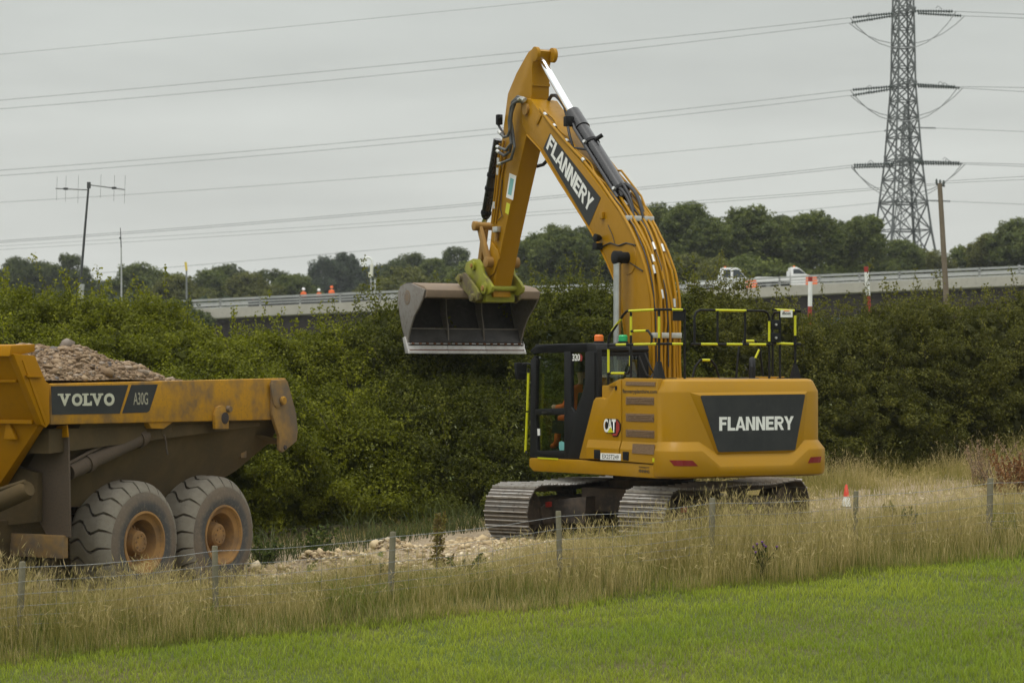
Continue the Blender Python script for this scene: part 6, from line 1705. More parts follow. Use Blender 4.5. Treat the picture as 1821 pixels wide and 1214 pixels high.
LV = (('top', (1512, 32, 1510, 41), (0, 176.5, 0, 191), (820, 103.8, 820, 119.6), (1700, 21, 1715, 29), (26, 33), 24),
      ('middle', (1512, 160.5, 1512, 170), (0, 300, 0, 309.5), (820, 234.6, 820, 244.5), (1704, 155, 1712, 157), (157, 163), 154),
      ('bottom', (1514, 294, 1514, 298), (0, 426, 0, 429), (680, 376, 680, 379.5), (1712, 290, 1716, 292.5), (293, 296.5), 291))
for nm, lend, left, midp, rend, redge, arow in LV:
    for k, (dy, wh_) in enumerate(((-4.0, 'near'), (4.0, 'far'))):
        Yk = Y1 + dy
        lu, lvv = lend[2 * k], lend[2 * k + 1]; ru, rv = rend[2 * k], rend[2 * k + 1]
        tip_l, tip_r = at(1588 - 4 * k, arow + 0 + 5 * k, Yk), at(1626 + 6 * k, arow - 4 + 4 * k, Yk)
        pl_, pr_ = at(lu + 10, lvv - 1, Yk), at(ru - 14, rv - 1, Yk)
        string_(loc1(tip_l), loc1(at(lu + 4, lvv - 0.5, Yk)), py1, 0.2); string_(loc1(tip_r), loc1(at(ru - 5, rv - 0.5, Yk)), py1, 0.2)
        B().tube([loc1(at(1588, arow + 6, Yk)), loc1(tip_l)], 0.09, 5).obj('arm_link', M['pylon'], py1)
        for e0 in (at(lu + 30, lvv - 5, Yk), at(ru - 36, rv - 6, Yk)):
            B().tube([loc1(e0), loc1(e0 + Vector((0.25, 0, 0.25))), loc1(e0 + Vector((0.7, 0, -0.12)))], 0.035, 5).obj('arcing_horn', M['pylon'], py1)
        jl = [at(lu, lvv, Yk)] + [at(lu + (1606 - lu) * f, lvv + (arow + 62 - 8 * k - lvv) * (1 - (1 - f) ** 2.3), Yk) for f in (0.15, 0.35, 0.55, 0.75, 1.0)]
        jr = [at(1606 + (ru - 1606) * f, rv + (arow + 62 - 8 * k - rv) * (1 - f ** 2.3), Yk) for f in (0.25, 0.45, 0.65, 0.85)] + [at(ru, rv, Yk)]
        B().tube([loc1(q) for q in jl + jr], 0.05, 5).obj('jumper_loop', M['cable'], py1)
        conductor([(-160, 2 * left[2 * k + 1] - float(np.interp(160, [0, midp[2 * k]], [left[2 * k + 1], midp[2 * k + 1]])) + 1.0), (midp[2 * k], midp[2 * k + 1]), (lu + 4, lvv - 0.5)], (Yk, Yk), f'{("upper" if k == 0 else "lower")} of the two lines running left from the tall pylon\'s {nm} arm', 0.034)
        conductor([(ru - 5, rv - 0.5), (1790, redge[k] - 1.5), (2050, redge[k] + 10)], (Yk, Yk), f'{("upper" if k == 0 else "lower")} of the two lines running right from the tall pylon\'s {nm} arm', 0.034)
conductor([(-160, 112), (500, 49), (1600, -62)], (Y1, Y1), 'single high line crossing the upper left sky above all others', 0.026)
conductor([(-160, 368.5), (820, 303), (1572, 233)], (Y2, Y2), 'faint line running left from the small pylon\'s upper arm', 0.05)
conductor([(1664, 228), (1740, 231), (2050, 243)], (Y2, Y2), 'faint line running right from the small pylon\'s upper arm', 0.05)
conductor([(-160, 512), (680, 443), (1568, 360)], (Y2, Y2), 'faint line running left from the small pylon\'s lower arm, just above the far trees', 0.05)
conductor([(1690, 358), (1760, 361), (2050, 372)], (Y2, Y2), 'faint line running right from the small pylon\'s lower arm', 0.05)
rinv2 = Matrix.Rotation(-py2.rotation_euler.z, 4, 'Z'); inv2 = Matrix.Translation(-py2.location)
for (u0, v0, u1, v1) in ((1572, 233, 1604, 230), (1664, 228, 1622, 227), (1568, 360, 1600, 356), (1690, 358, 1630, 356)):
    string_(rinv2 @ (inv2 @ at(u0, v0, Y2)), rinv2 @ (inv2 @ at(u1, v1, Y2)), py2, 0.2)
conductor([(-160, 447), (680, 395), (1668, 326)], (Yp + 60, Yp), 'thin upper wire running left from the wooden pole', 0.011)
conductor([(-160, 453), (680, 401.5), (1676, 328)], (Yp + 60, Yp), 'thin lower wire running left from the wooden pole', 0.011)
conductor([(1672, 323), (1740, 318.5), (2050, 305)], (Yp, Yp + 10), 'thin upper wire running right from the wooden pole', 0.010)
conductor([(1680, 326), (1740, 323), (2050, 312)], (Yp, Yp + 10), 'thin lower wire running right from the wooden pole', 0.010)

# ------------------------------------------------------------------ foliage helpers
def unit(v): return v / np.maximum(np.linalg.norm(v, axis=-1, keepdims=True), 1e-9)
def leaf_arrays(C, N, L, W):
    """one rhombic leaf per centre C with normal N, length L, width W"""
    n = len(C); r = unit(RNG.normal(size=(n, 3)))
    d = unit(np.cross(N, r)); s = np.cross(N, d)
    L = np.asarray(L).reshape(-1, 1); W = np.asarray(W).reshape(-1, 1)
    bend = N * L * 0.12
    V = np.stack([C - d * L * 0.5 - bend, C + s * W * 0.5, C + d * L * 0.5 - bend, C - s * W * 0.5], 1)
    return V
def leaves_obj(name, parts, mat, parent=None):
    V = np.concatenate([p[0] for p in parts]); T = np.concatenate([p[1] for p in parts])
    n = len(V); F_ = np.arange(n * 4).reshape(n, 4)
    return np_mesh(name, V.reshape(-1, 3), [F_], mat, parent, {'tint': np.clip(T, 0, 1)})
def clump_leaves(C, rad, per, L, flat=0.75, up=0.35, tint=None, shell=0.55):
    """leaves on the shells of many small clumps; C centres, rad radii"""
    n = len(C); d = unit(RNG.normal(size=(n, per, 3)))
    rr = rad[:, None, None] * (shell + (1.08 - shell) * RNG.random((n, per, 1)))
    P = C[:, None, :] + d * rr * np.array([1, 1, flat])
    nm = unit(d * 0.8 + np.array([0, 0, up]) + RNG.normal(size=d.shape) * 0.55)
    ll = L * RNG.uniform(0.65, 1.25, (n, per))
    t = (RNG.random(n) * 0.55 if tint is None else tint)[:, None] + RNG.random((n, per)) * 0.42
    return leaf_arrays(P.reshape(-1, 3), nm.reshape(-1, 3), ll.ravel(), ll.ravel() * 0.62), t.ravel()

def blades(name, x, y, z, h, w, lean, tint, mat, head=None, parent=None, loc=None):
    """curved grass blades; head: length of a seed head per blade (0 = none)"""
    n = len(x); a = RNG.uniform(0, 2 * np.pi, n); fx, fy = np.cos(a), np.sin(a)
    la = RNG.uniform(0, 2 * np.pi, n); lx, ly = np.cos(la), np.sin(la)
    base = np.stack([x, y, z], -1)
    sd = np.stack([fx, fy, np.zeros(n)], -1) * (np.asarray(w) / 2)[:, None]
    ln = np.stack([lx, ly, np.zeros(n)], -1) * (np.asarray(lean) * h)[:, None]
    up = np.stack([np.zeros(n), np.zeros(n), h], -1)
    m_ = base + up * 0.55 + ln * 0.30; t_ = base + up * (1 - 0.25 * np.asarray(lean)[:, None]) + ln
    V = [base - sd, base + sd, m_ + sd * 0.8, m_ - sd * 0.8, t_]
    V = np.stack(V, 1); k0 = np.arange(n)[:, None] * 5
    q = (k0 + np.array([[0, 1, 2, 3]])); tr = (k0 + np.array([[3, 2, 4]]))
    al = np.tile(np.array([0, 0, 0.55, 0.55, 1.0]), n)
    VV = V.reshape(-1, 3); faces = [q, tr]; tn = np.concatenate([tint, tint])
    if head is not None:
        i = np.where(head > 0)[0]; m2 = len(i)
        dr = unit(t_[i] - m_[i] + RNG.normal(size=(m2, 3)) * 0.12); sdh = unit(np.cross(dr, RNG.normal(size=(m2, 3)))) * (head[i] * 0.035)[:, None]
        b0 = t_[i] - dr * 0.02; hv = np.stack([b0, b0 + dr * (head[i] * 0.4)[:, None] + sdh, b0 + dr * head[i][:, None], b0 + dr * (head[i] * 0.4)[:, None] - sdh], 1)
        off = len(VV); VV = np.concatenate([VV, hv.reshape(-1, 3)]); faces.append(off + np.arange(m2 * 4).reshape(-1, 4))
        al = np.concatenate([al, np.full(m2 * 4, 1.0)]); tn = np.concatenate([tn, np.clip(tint[i] + 0.1, 0, 1)])
    # polygons are ordered quads, tris, heads: attributes follow
    o = np_mesh(name, VV, faces, mat, parent, {'tint': tn}, {'along': al})
    return o

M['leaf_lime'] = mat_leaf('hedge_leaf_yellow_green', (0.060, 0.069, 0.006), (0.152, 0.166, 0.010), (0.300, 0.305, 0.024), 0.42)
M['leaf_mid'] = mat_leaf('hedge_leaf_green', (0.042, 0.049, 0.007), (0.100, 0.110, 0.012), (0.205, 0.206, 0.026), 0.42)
M['leaf_olive'] = mat_leaf('hedge_leaf_olive', (0.050, 0.053, 0.010), (0.112, 0.114, 0.018), (0.210, 0.200, 0.036), 0.40)
M['leaf_far'] = mat_leaf('tree_leaf_dark', (0.040, 0.054, 0.020), (0.088, 0.110, 0.032), (0.165, 0.185, 0.050), 0.32)
M['leaf_far2'] = mat_leaf('tree_leaf_green', (0.056, 0.076, 0.022), (0.128, 0.156, 0.038), (0.235, 0.255, 0.062), 0.32)
M['leaf_far3'] = mat_leaf('tree_leaf_olive', (0.066, 0.076, 0.020), (0.140, 0.146, 0.036), (0.23, 0.23, 0.060), 0.32)
M['leaf_haze_blue'] = mat_leaf('tree_leaf_haze_tinted', (0.030, 0.044, 0.026), (0.055, 0.078, 0.042), (0.095, 0.12, 0.055), 0.25)  # cool tone carries the distance haze in the leaf colour

# ------------------------------------------------------------------ hedge shrubs
PX_T = [-120, 0, 60, 92, 130, 157, 200, 224, 280, 330, 400, 461, 535, 600, 640, 690, 760, 850, 930, 975, 1033, 1090, 1150, 1198, 1268, 1356, 1391, 1426, 1497, 1567, 1602, 1673, 1726, 1790, 1830, 1950]
PY_T = [508, 503, 497, 478, 488, 488, 487, 498, 516, 560, 563, 563, 545, 552, 535, 520, 520, 508, 486, 460, 455, 460, 478, 480, 478, 492, 506, 528, 528, 506, 512, 524, 496, 498, 496, 500]
HP = 13.7
DP = 2.4          # the hedge stands well behind the haul road
def hedge_top(s):
    x, y = F0.x + s * FE.x + HP * FN.x, F0.y + s * FE.y + HP * FN.y
    px = 910.5 + x / y * FPX
    return CAMZ - 0.22 + (HOR - np.interp(px, PX_T, PY_T)) / FPX * y + 0.55 * (vnoise(s, s * 0, 1.3, 40) - 0.5), px
def s_of_px(px):
    ss_ = np.linspace(-8, 34, 1600); _, pp_ = hedge_top(ss_); return float(np.interp(px, pp_, ss_))
def front_p(s, z, top):
    """distance of the hedge's face behind the fence line; brambles lean forward at its foot on the left"""
    f = np.clip(z / np.maximum(top, 0.5), 0, 1)
    right = DP + np.interp(f, [0, 0.12, 0.35, 0.6, 0.8, 0.93, 1.0], [10.75, 10.45, 10.15, 10.2, 10.45, 10.85, 11.3])
    leftp = np.interp(z, [0, 0.5, 1.2, 1.8, 2.4, 3.0, 3.5, 4.4], [8.9, 8.8, 8.6, 8.7, 9.5, 11.0, 12.3, 13.5])
    buck = np.interp(z, [0, 0.5, 1.2, 1.8, 2.15, 2.5, 3.4, 4.4], [9.3, 9.4, 9.7, 10.3, 11.0, 12.0, 12.6, 13.5])
    k = sm(6.3, 8.0, s); a = leftp * (1 - k) + buck * k
    k = sm(12.3, 14.5, s); a = a * (1 - k) + (right - 1.2 * (1 - f)) * k
    return a + 0.55 * (vnoise(s, z * 1.1, 0.9, 3) - 0.5) + 0.35 * (vnoise(s, z, 2.1, 4) - 0.5)

hedge_spec = [
    (-120, 60, 'leaf_lime', 'yellow-green shrub at the left edge behind the dumper\'s front wall'),
    (60, 180, 'leaf_lime', 'bushy yellow-green shrub below the yagi aerial mast'),
    (180, 310, 'leaf_lime', 'yellow-green shrub behind the heaped rubble load'),
    (310, 450, 'leaf_lime', 'low bright green shrub behind the dumper\'s tail'),
    (450, 590, 'leaf_lime', 'bright green shrub just right of the dumper\'s tail'),
    (590, 725, 'leaf_mid', 'green shrub immediately left of the hanging bucket'),
    (725, 880, 'leaf_mid', 'green shrub directly behind and below the bucket'),
    (880, 1090, 'leaf_mid', 'tallest shrub of the hedge, between the stick and the boom'),
    (1090, 1230, 'leaf_mid', 'green shrub behind the foot of the boom'),
    (1230, 1400, 'leaf_olive', 'olive shrub behind the guard rails, in front of the crew-cab truck'),
    (1400, 1530, 'leaf_olive', 'lower olive shrub beside the shorter marker pole'),
    (1530, 1690, 'leaf_olive', 'olive shrub between the taller marker pole and the wooden pole'),
    (1690, 1800, 'leaf_olive', 'olive shrub right of the wooden pole'),
    (1800, 1990, 'leaf_olive', 'olive shrub cut off by the right edge'),
]
for (u0, u1, mat_, lab) in hedge_spec:
    s0, s1 = s_of_px(u0), s_of_px(u1); sc_ = (s0 + s1) / 2; wd = s1 - s0
    bx, by = xy(sc_, HP + 0.3); bz = gz(bx, by)
    sh_ = empty('hedge_shrub', (bx, by, bz)); setp(sh_, lab, 'shrub', 'shrubs of the hedge')
    parts = []
    # front and top clumps
    nf = int(wd * 4.4 * 14); s_ = RNG.uniform(s0 - 0.15, s1 + 0.15, nf); tp, _ = hedge_top(s_)
    gz_ = ground_z(F0.x + s_ * FE.x + HP * FN.x, F0.y + s_ * FE.y + HP * FN.y)
    hh = RNG.random(nf) ** 0.92; z_ = gz_ + 0.1 + hh * (tp - gz_ - 0.25)
    p_ = front_p(s_, z_ - gz_, tp - gz_) + RNG.uniform(0, 0.35, nf)
    nt = int(wd * 16); s2 = RNG.uniform(s0 - 0.1, s1 + 0.1, nt); tp2, _ = hedge_top(s2); p2 = DP + RNG.uniform(11.0, 12.8, nt); z2 = tp2 - 0.25 - 0.25 * np.abs(p2 - DP - 11.8) - RNG.random(nt) * 0.3
    S_ = np.concatenate([s_, s2]); P_ = np.concatenate([p_, p2]); Z_ = np.concatenate([z_, z2])
    # the sloping shoulder where the brambles lean out of the hedge
    nk = int(wd * 62); s6 = RNG.uniform(s0 - 0.1, s1 + 0.1, nk); tp6, _ = hedge_top(s6); p6 = RNG.uniform(8.7, 13.3, nk); kk = sm(6.3, 8.0, s6)
    z6 = np.interp(p6, [8.6, 8.7, 9.5, 11.0, 12.3, 13.5], [1.4, 1.8, 2.4, 3.0, 3.5, 4.2]) * (1 - kk) + np.interp(p6, [9.35, 9.7, 10.3, 11.0, 12.0, 12.6, 13.5], [0.4, 1.2, 1.8, 2.15, 2.5, 3.3, 4.2]) * kk
    z6 = np.minimum(z6, tp6 - 0.2) - RNG.random(nk) * 0.15 + 0.22 * (vnoise(s6, p6, 1.1, 30) - 0.5); ok = s6 < 12.6
    S_ = np.concatenate([S_, s6[ok]]); P_ = np.concatenate([P_, p6[ok]]); Z_ = np.concatenate([Z_, z6[ok]])
    C = np.stack([F0.x + S_ * FE.x + P_ * FN.x, F0.y + S_ * FE.y + P_ * FN.y, Z_], -1) - np.array([bx, by, bz])
    rad = RNG.uniform(0.13, 0.34, len(C))
    low = np.clip((Z_ - 0.4) / 3.2, 0, 1)
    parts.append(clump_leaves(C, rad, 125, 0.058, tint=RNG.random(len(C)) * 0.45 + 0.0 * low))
    # dense inner foliage
    ni = int(wd * 2000); s3 = RNG.uniform(s0 - 0.3, s1 + 0.3, ni); tp3, _ = hedge_top(s3); z3 = RNG.random(ni) * (tp3 - 0.3); p3 = DP + RNG.uniform(11.25, 12.6, ni)
    z3 = np.minimum(z3, tp3 - 0.3 - 0.3 * np.abs(p3 - DP - 11.8))
    p3 = np.where(RNG.random(ni) < 0.72, front_p(s3, z3, tp3) + RNG.uniform(0.55, 1.6, ni), p3)
    Ci = np.stack([F0.x + s3 * FE.x + p3 * FN.x, F0.y + s3 * FE.y + p3 * FN.y, z3], -1) - np.array([bx, by, bz])
    nrm = unit(RNG.normal(size=Ci.shape) * 0.6 + np.array([0, -1.0, 0.2]))
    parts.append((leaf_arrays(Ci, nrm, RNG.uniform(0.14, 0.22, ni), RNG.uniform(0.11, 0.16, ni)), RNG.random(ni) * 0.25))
    # sprigs standing out of the top and front
    ns_ = int(wd * 17); tw = B()
    for k in range(ns_):
        s4 = random.uniform(s0, s1); t4 = float(hedge_top(s4)[0]); front = random.random() < 0.3
        if front: z4 = random.uniform(1.2, t4 - 0.5); p4 = float(front_p(s4, z4, t4)) + 0.05
        else: z4 = t4 - 0.35; p4 = DP + random.uniform(11.0, 12.4)
        x4, y4 = xy(s4, p4); base = Vector((x4 - bx, y4 - by, z4 - bz))
        ln_ = random.uniform(0.3, 0.75) * (1.6 if random.random() < 0.16 else 1.0)
        d4 = Vector((random.uniform(-0.5, 0.5), random.uniform(-0.6, 0.2) - (0.5 if front else 0), 1.0)).normalized()
        e4 = base + d4 * ln_ + Vector((random.uniform(-0.08, 0.08), 0, 0)); m4 = base.lerp(e4, 0.5) + Vector((random.uniform(-0.04, 0.04), 0, 0.02))
        tw.tube([base, m4, e4], [0.007, 0.005, 0.002], 3, False)
        nl = int(ln_ * 62); f4 = RNG.random(nl) ** 0.8
        Cc = np.array(base)[None] + np.outer(f4, np.array(e4 - base)) + RNG.normal(size=(nl, 3)) * 0.038
        parts.append((leaf_arrays(Cc, unit(RNG.normal(size=(nl, 3)) + np.array([0, -0.3, 0.6])), RNG.uniform(0.045, 0.08, nl), RNG.uniform(0.03, 0.05, nl)), 0.35 + RNG.random(nl) * 0.6))
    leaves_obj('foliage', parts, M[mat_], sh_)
    tw.obj('twigs', M['bark'], sh_)['kind'] = 'stuff'
    for k in range(5):
        s5 = s0 + (k + 0.5) / 5 * wd; x5, y5 = xy(s5 + random.uniform(-0.1, 0.1), HP + random.uniform(-0.1, 0.8)); t5 = float(hedge_top(s5)[0])
        q0 = Vector((x5 - bx, y5 - by, gz(x5, y5) - bz - 0.1)); q1 = q0 + Vector((random.uniform(-0.4, 0.4), random.uniform(-0.2, 0.3), t5 * 0.85))
        B().tube([q0, q0.lerp(q1, 0.5) + Vector((random.uniform(-0.15, 0.15), 0, 0)), q1], [0.05, 0.035, 0.012], 6).obj('stem', M['bark'], sh_)

# ------------------------------------------------------------------ far trees: crowns built once per shape, then copied
def crown_shape(kind):
    """unit tree, 1 high, crown about 0.62 wide; returns leaf parts and trunk mesh builder"""
    rx, rz_, zc_, nb = {'broad': (0.42, 0.40, 0.58, 26), 'tall': (0.36, 0.44, 0.55, 22), 'ragged': (0.46, 0.36, 0.60, 20), 'round': (0.46, 0.42, 0.54, 26)}[kind]
    lo_, hi_ = {'broad': (0.10, 0.17), 'tall': (0.09, 0.15), 'ragged': (0.075, 0.13), 'round': (0.11, 0.18)}[kind]
    blobs = [((0, 0, zc_ - 0.05), 0.26)]
    for k in range(nb):
        d = unit(RNG.normal(size=3)); d[2] = d[2] if d[2] > -0.75 else -d[2]
        r = RNG.uniform(lo_, hi_); f = RNG.uniform(0.62, 1.0)
        blobs.append((tuple(np.array([d[0] * (rx - r * 0.6), d[1] * (rx - r * 0.6), zc_ + d[2] * (rz_ - r * 0.8)]) * np.array([f, f, 1])), r))
    for k in range(7):
        a_ = k * 0.9; blobs.append(((0.26 * math.cos(a_), 0.26 * math.sin(a_), 0.16), 0.17))
    Cs, Rs = [], []
    for (c, r) in blobs:
        k = int(150 * (r / 0.2) ** 2)
        d = unit(RNG.normal(size=(k, 3))); d[:, 1] *= 0.9
        Cs.append(np.array(c) + d * r * RNG.uniform(0.72, 1.08, (k, 1))); Rs.append(RNG.uniform(0.016, 0.044, k))
    C = np.concatenate(Cs); rr = np.concatenate(Rs)
    hgt = np.clip(C[:, 2], 0, 1)
    part = clump_leaves(C, rr * 1.1, 11, 0.028, flat=0.8, up=0.45, tint=RNG.random(len(C)) * 0.5)
    inner = []
    for (c, r) in blobs:
        k = int(160 * (r / 0.2) ** 2); d = unit(RNG.normal(size=(k, 3))); P = np.array(c) + d * r * RNG.uniform(0.3, 0.75, (k, 1))
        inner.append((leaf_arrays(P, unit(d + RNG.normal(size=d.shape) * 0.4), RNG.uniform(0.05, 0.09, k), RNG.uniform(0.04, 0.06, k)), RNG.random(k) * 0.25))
    return [part] + inner
KINDS_ = ('broad', 'tall', 'ragged', 'round'); crown_me, trunk_me = {}, {}
for kd in KINDS_:
    for v in range(2):
        o = leaves_obj('crown', crown_shape(kd), M['leaf_far']); me = o.data; bpy.data.objects.remove(o, do_unlink=True); crown_me[kd, v] = me
    tb = B(); tb.tube([(0, 0, -0.03), (0.005, 0, 0.25), (-0.01, 0.01, 0.55), (0, 0, 0.8)], [0.028, 0.022, 0.014, 0.004], 8)
    for k in range(6):
        a_ = k * 1.05; z0 = 0.22 + 0.07 * k; tb.tube([(0, 0, z0), (0.10 * math.cos(a_), 0.10 * math.sin(a_), z0 + 0.10), (0.19 * math.cos(a_), 0.19 * math.sin(a_), z0 + 0.2)], [0.010, 0.007, 0.002], 5)
    trunk_me[kd] = tb.mesh('trunk'); trunk_me[kd].materials.append(M['bark'])
tree_count = 0
def far_tree(u, v, wpx, Yt, kd, mat_, lab, group):
    global tree_count
    x = (u - 910.5) / FPX * Yt; z0 = gz(x, Yt); H = CAMZ + (HOR - v) / FPX * Yt - z0; Wd = wpx / FPX * Yt
    o = empty('tree', (x, Yt, z0)); setp(o, lab, 'tree', group)
    key = (kd, tree_count % 2)
    rz = random.uniform(0, 6.28); wn_ = {'broad': 0.70, 'tall': 0.62, 'ragged': 0.76, 'round': 0.76}[kd]
    Wd *= 1.22; Hc = min(H, Wd * {'broad': 1.15, 'tall': 1.7, 'ragged': 1.2, 'round': 1.05}[kd])
    for nm, me in (('crown', crown_me[key]), ('trunk', trunk_me[kd])):
        c_ = bpy.data.objects.new(nm, me); COL.objects.link(c_); c_.parent = o
        if nm == 'crown': c_.material_slots[0].link = 'OBJECT'; c_.material_slots[0].material = M[mat_]
        c_.scale = (Wd / wn_, Wd / wn_, Hc / 0.98 if nm == 'crown' else (H - Hc * 0.3)); c_.location.z = H - Hc if nm == 'crown' else 0.0; c_.rotation_euler = (0, 0, rz if abs(math.sin(rz)) < 0.5 else rz * 0.3)
    tree_count += 1
GL, GB, GRt = 'trees of the far left skyline', 'trees beyond the bridge, middle', 'tall trees behind the bridge at right'
for a in [
    (-40, 470, 110, 330, 'round', 'leaf_far', 'dark round tree at the left edge of the skyline', GL),
    (38, 458, 70, 330, 'broad', 'leaf_far', 'dark rounded tree left of the yagi mast, near the left edge', GL),
    (82, 464, 80, 335, 'round', 'leaf_far', 'flat-topped dark tree just left of the yagi mast', GL),
    (122, 451, 62, 330, 'ragged', 'leaf_far', 'tallest dark tree directly behind the yagi mast', GL),
    (165, 492, 90, 340, 'round', 'leaf_far', 'low tree in the skyline gap between the two aerials', GL),
    (246, 469, 85, 300, 'broad', 'leaf_far2', 'green rounded tree right of the whip aerial', GL),
    (292, 480, 80, 300, 'round', 'leaf_far2', 'green round tree left of the yellow pole', GL),
    (322, 487, 100, 250, 'round', 'leaf_far3', 'olive round tree below the yellow pole', GL),
    (312, 530, 110, 175, 'round', 'leaf_far', 'dark bush hiding the left end of the bridge', GL),
    (368, 479, 80, 290, 'round', 'leaf_far2', 'green round tree right of the yellow pole', GB),
    (404, 472, 80, 300, 'broad', 'leaf_far', 'dark tree above the bending worker', GB),
    (447, 483, 90, 270, 'round', 'leaf_far3', 'olive tree behind the rails above the bending worker\'s right', GB),
    (488, 476, 75, 310, 'ragged', 'leaf_far', 'dark ragged tree left of the three workers', GB),
    (525, 486, 80, 280, 'round', 'leaf_far2', 'green round tree behind the left worker in white helmet', GB),
    (573, 459, 62, 420, 'tall', 'leaf_haze_blue', 'tall grey-green tree behind the worker in orange helmet', GB),
    (620, 453, 78, 425, 'tall', 'leaf_haze_blue', 'tallest grey-green tree left of the camera mast', GB),
    (676, 472, 62, 430, 'broad', 'leaf_haze_blue', 'grey-green tree just right of the camera mast', GB),
    (726, 450, 74, 330, 'broad', 'leaf_far', 'dark dome-topped tree above the bucket\'s left end', GB),
    (722, 474, 130, 240, 'round', 'leaf_far3', 'wide olive tree behind the bucket\'s left half', GB),
    (776, 458, 60, 300, 'round', 'leaf_far2', 'green tree above the middle of the bucket', GB),
    (814, 437, 62, 330, 'ragged', 'leaf_far', 'small dark spreading tree left of the bucket linkage', GB),
    (850, 462, 110, 235, 'round', 'leaf_far2', 'green tree behind the quick hitch', GB),
    (952, 414, 84, 225, 'round', 'leaf_far2', 'green tree just right of the stick', GRt),
    (1000, 401, 90, 222, 'broad', 'leaf_far2', 'tall green tree seen between stick and boom', GRt),
    (1052, 402, 90, 226, 'broad', 'leaf_far', 'dark tree partly hidden by the middle of the boom', GRt),
    (1110, 385, 100, 228, 'round', 'leaf_far2', 'green tree behind the bend of the boom', GRt),
    (1166, 364, 92, 220, 'broad', 'leaf_far2', 'tall green tree just right of the boom\'s hydraulic pipes', GRt),
    (1232, 358, 104, 216, 'round', 'leaf_far2', 'tallest dense tree left of the crew-cab truck', GRt),
    (1240, 450, 120, 205, 'round', 'leaf_far3', 'olive bushy tree low in front, left of the crew-cab truck', GRt),
    (1328, 368, 108, 220, 'broad', 'leaf_far2', 'tall green tree behind the crew-cab truck', GRt),
    (1340, 452, 150, 207, 'round', 'leaf_far2', 'lower green tree right behind the crew-cab roof', GRt),
    (1392, 382, 90, 222, 'round', 'leaf_far', 'dark tree above the single-cab truck', GRt),
    (1446, 378, 100, 218, 'broad', 'leaf_far2', 'green tree right of the single-cab truck', GRt),
    (1498, 393, 80, 222, 'ragged', 'leaf_far', 'dark tree above the taller marker pole', GRt),
    (1540, 384, 82, 220, 'broad', 'leaf_far2', 'green tree touching the tall pylon\'s left leg', GRt),
    (1596, 425, 90, 235, 'round', 'leaf_far2', 'green tree seen through the base of the tall pylon', GRt),
    (1640, 440, 90, 240, 'round', 'leaf_far3', 'pale green tree at the tall pylon\'s right leg', GRt),
    (1712, 437, 90, 245, 'ragged', 'leaf_far2', 'low ragged tree right of the wooden pole', GRt),
    (1770, 414, 80, 235, 'broad', 'leaf_far3', 'olive tree between wooden pole and right edge', GRt),
    (1815, 390, 90, 232, 'broad', 'leaf_far2', 'tall green tree at the right edge', GRt),
    (1900, 400, 140, 236, 'round', 'leaf_far2', 'green tree cut off by the right edge', GRt),
]: far_tree(*a)

# distant wooded ground behind everything
far_n = 5200
fx = RNG.uniform(-260, 330, far_n); fyy = RNG.uniform(440, 620, far_n); top_ = 5.5 + 2.5 * np.sin(fx * 0.05) + 1.8 * np.sin(fx * 0.13 + 1)
fz = RNG.random(far_n) * (top_ + 10) + 2
pt = clump_leaves(np.stack([fx, fyy, np.minimum(fz, top_ + 10)], -1), RNG.uniform(1.2, 2.6, far_n), 6, 2.0, tint=RNG.random(far_n) * 0.5)
far_n = 5200
fx = RNG.uniform(-75, 105, far_n); fyy = RNG.uniform(245, 275, far_n); fz = RNG.random(far_n) * 10.5
pt2 = clump_leaves(np.stack([fx, fyy, fz], -1), RNG.uniform(0.7, 1.5, far_n), 6, 1.2, tint=RNG.random(far_n) * 0.4)
o = leaves_obj('distant_wood', [pt, pt2], M['leaf_haze_blue']); setp(o, 'blue-grey distant wood along the horizon behind the trees', 'wood', kind='stuff')

# ------------------------------------------------------------------ lawn and tall grass
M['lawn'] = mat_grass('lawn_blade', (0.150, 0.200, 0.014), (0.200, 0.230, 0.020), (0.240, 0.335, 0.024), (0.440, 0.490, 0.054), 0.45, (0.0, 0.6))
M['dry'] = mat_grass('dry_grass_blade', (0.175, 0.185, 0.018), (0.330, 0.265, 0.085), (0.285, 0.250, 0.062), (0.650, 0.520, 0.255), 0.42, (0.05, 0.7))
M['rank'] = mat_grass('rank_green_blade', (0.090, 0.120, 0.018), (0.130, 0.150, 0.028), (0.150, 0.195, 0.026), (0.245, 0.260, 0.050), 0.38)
M['weedgrass'] = mat_grass('dark_weed_blade', (0.045, 0.062, 0.014), (0.070, 0.085, 0.022), (0.070, 0.098, 0.020), (0.150, 0.150, 0.045), 0.28)  # darker green than the rank grass
def lumps(x, y): return np.clip(0.55 * vnoise(x, y, 0.55, 1) + 0.45 * vnoise(x, y, 2.6, 2), 0, 1)
n = 255000
yl = 15.5 + 20 * RNG.random(n) ** 0.9; xl = (RNG.random(n) * 2 - 1) * (yl * 0.30 + 0.6)
s_, p_ = (xl - F0.x) * FE.x + (yl - F0.y) * FE.y, (xl - F0.x) * FN.x + (yl - F0.y) * FN.y
edge_ = -1.25 + 0.75 * vnoise(s_, s_ * 0, 0.8, 8)
keep = p_ < edge_ + 0.45 * RNG.random(n)
xl, yl = xl[keep], yl[keep]; lm = lumps(xl, yl); n = len(xl)
hl = (0.040 + 0.085 * lm ** 1.3) * RNG.uniform(0.55, 1.4, n)
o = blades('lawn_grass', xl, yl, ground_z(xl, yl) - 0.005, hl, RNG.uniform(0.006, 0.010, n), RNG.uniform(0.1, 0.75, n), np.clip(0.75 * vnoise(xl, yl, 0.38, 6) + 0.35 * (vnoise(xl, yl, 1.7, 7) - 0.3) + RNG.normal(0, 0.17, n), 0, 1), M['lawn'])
setp(o, 'short bright green meadow grass across the foreground', 'grass', kind='stuff')
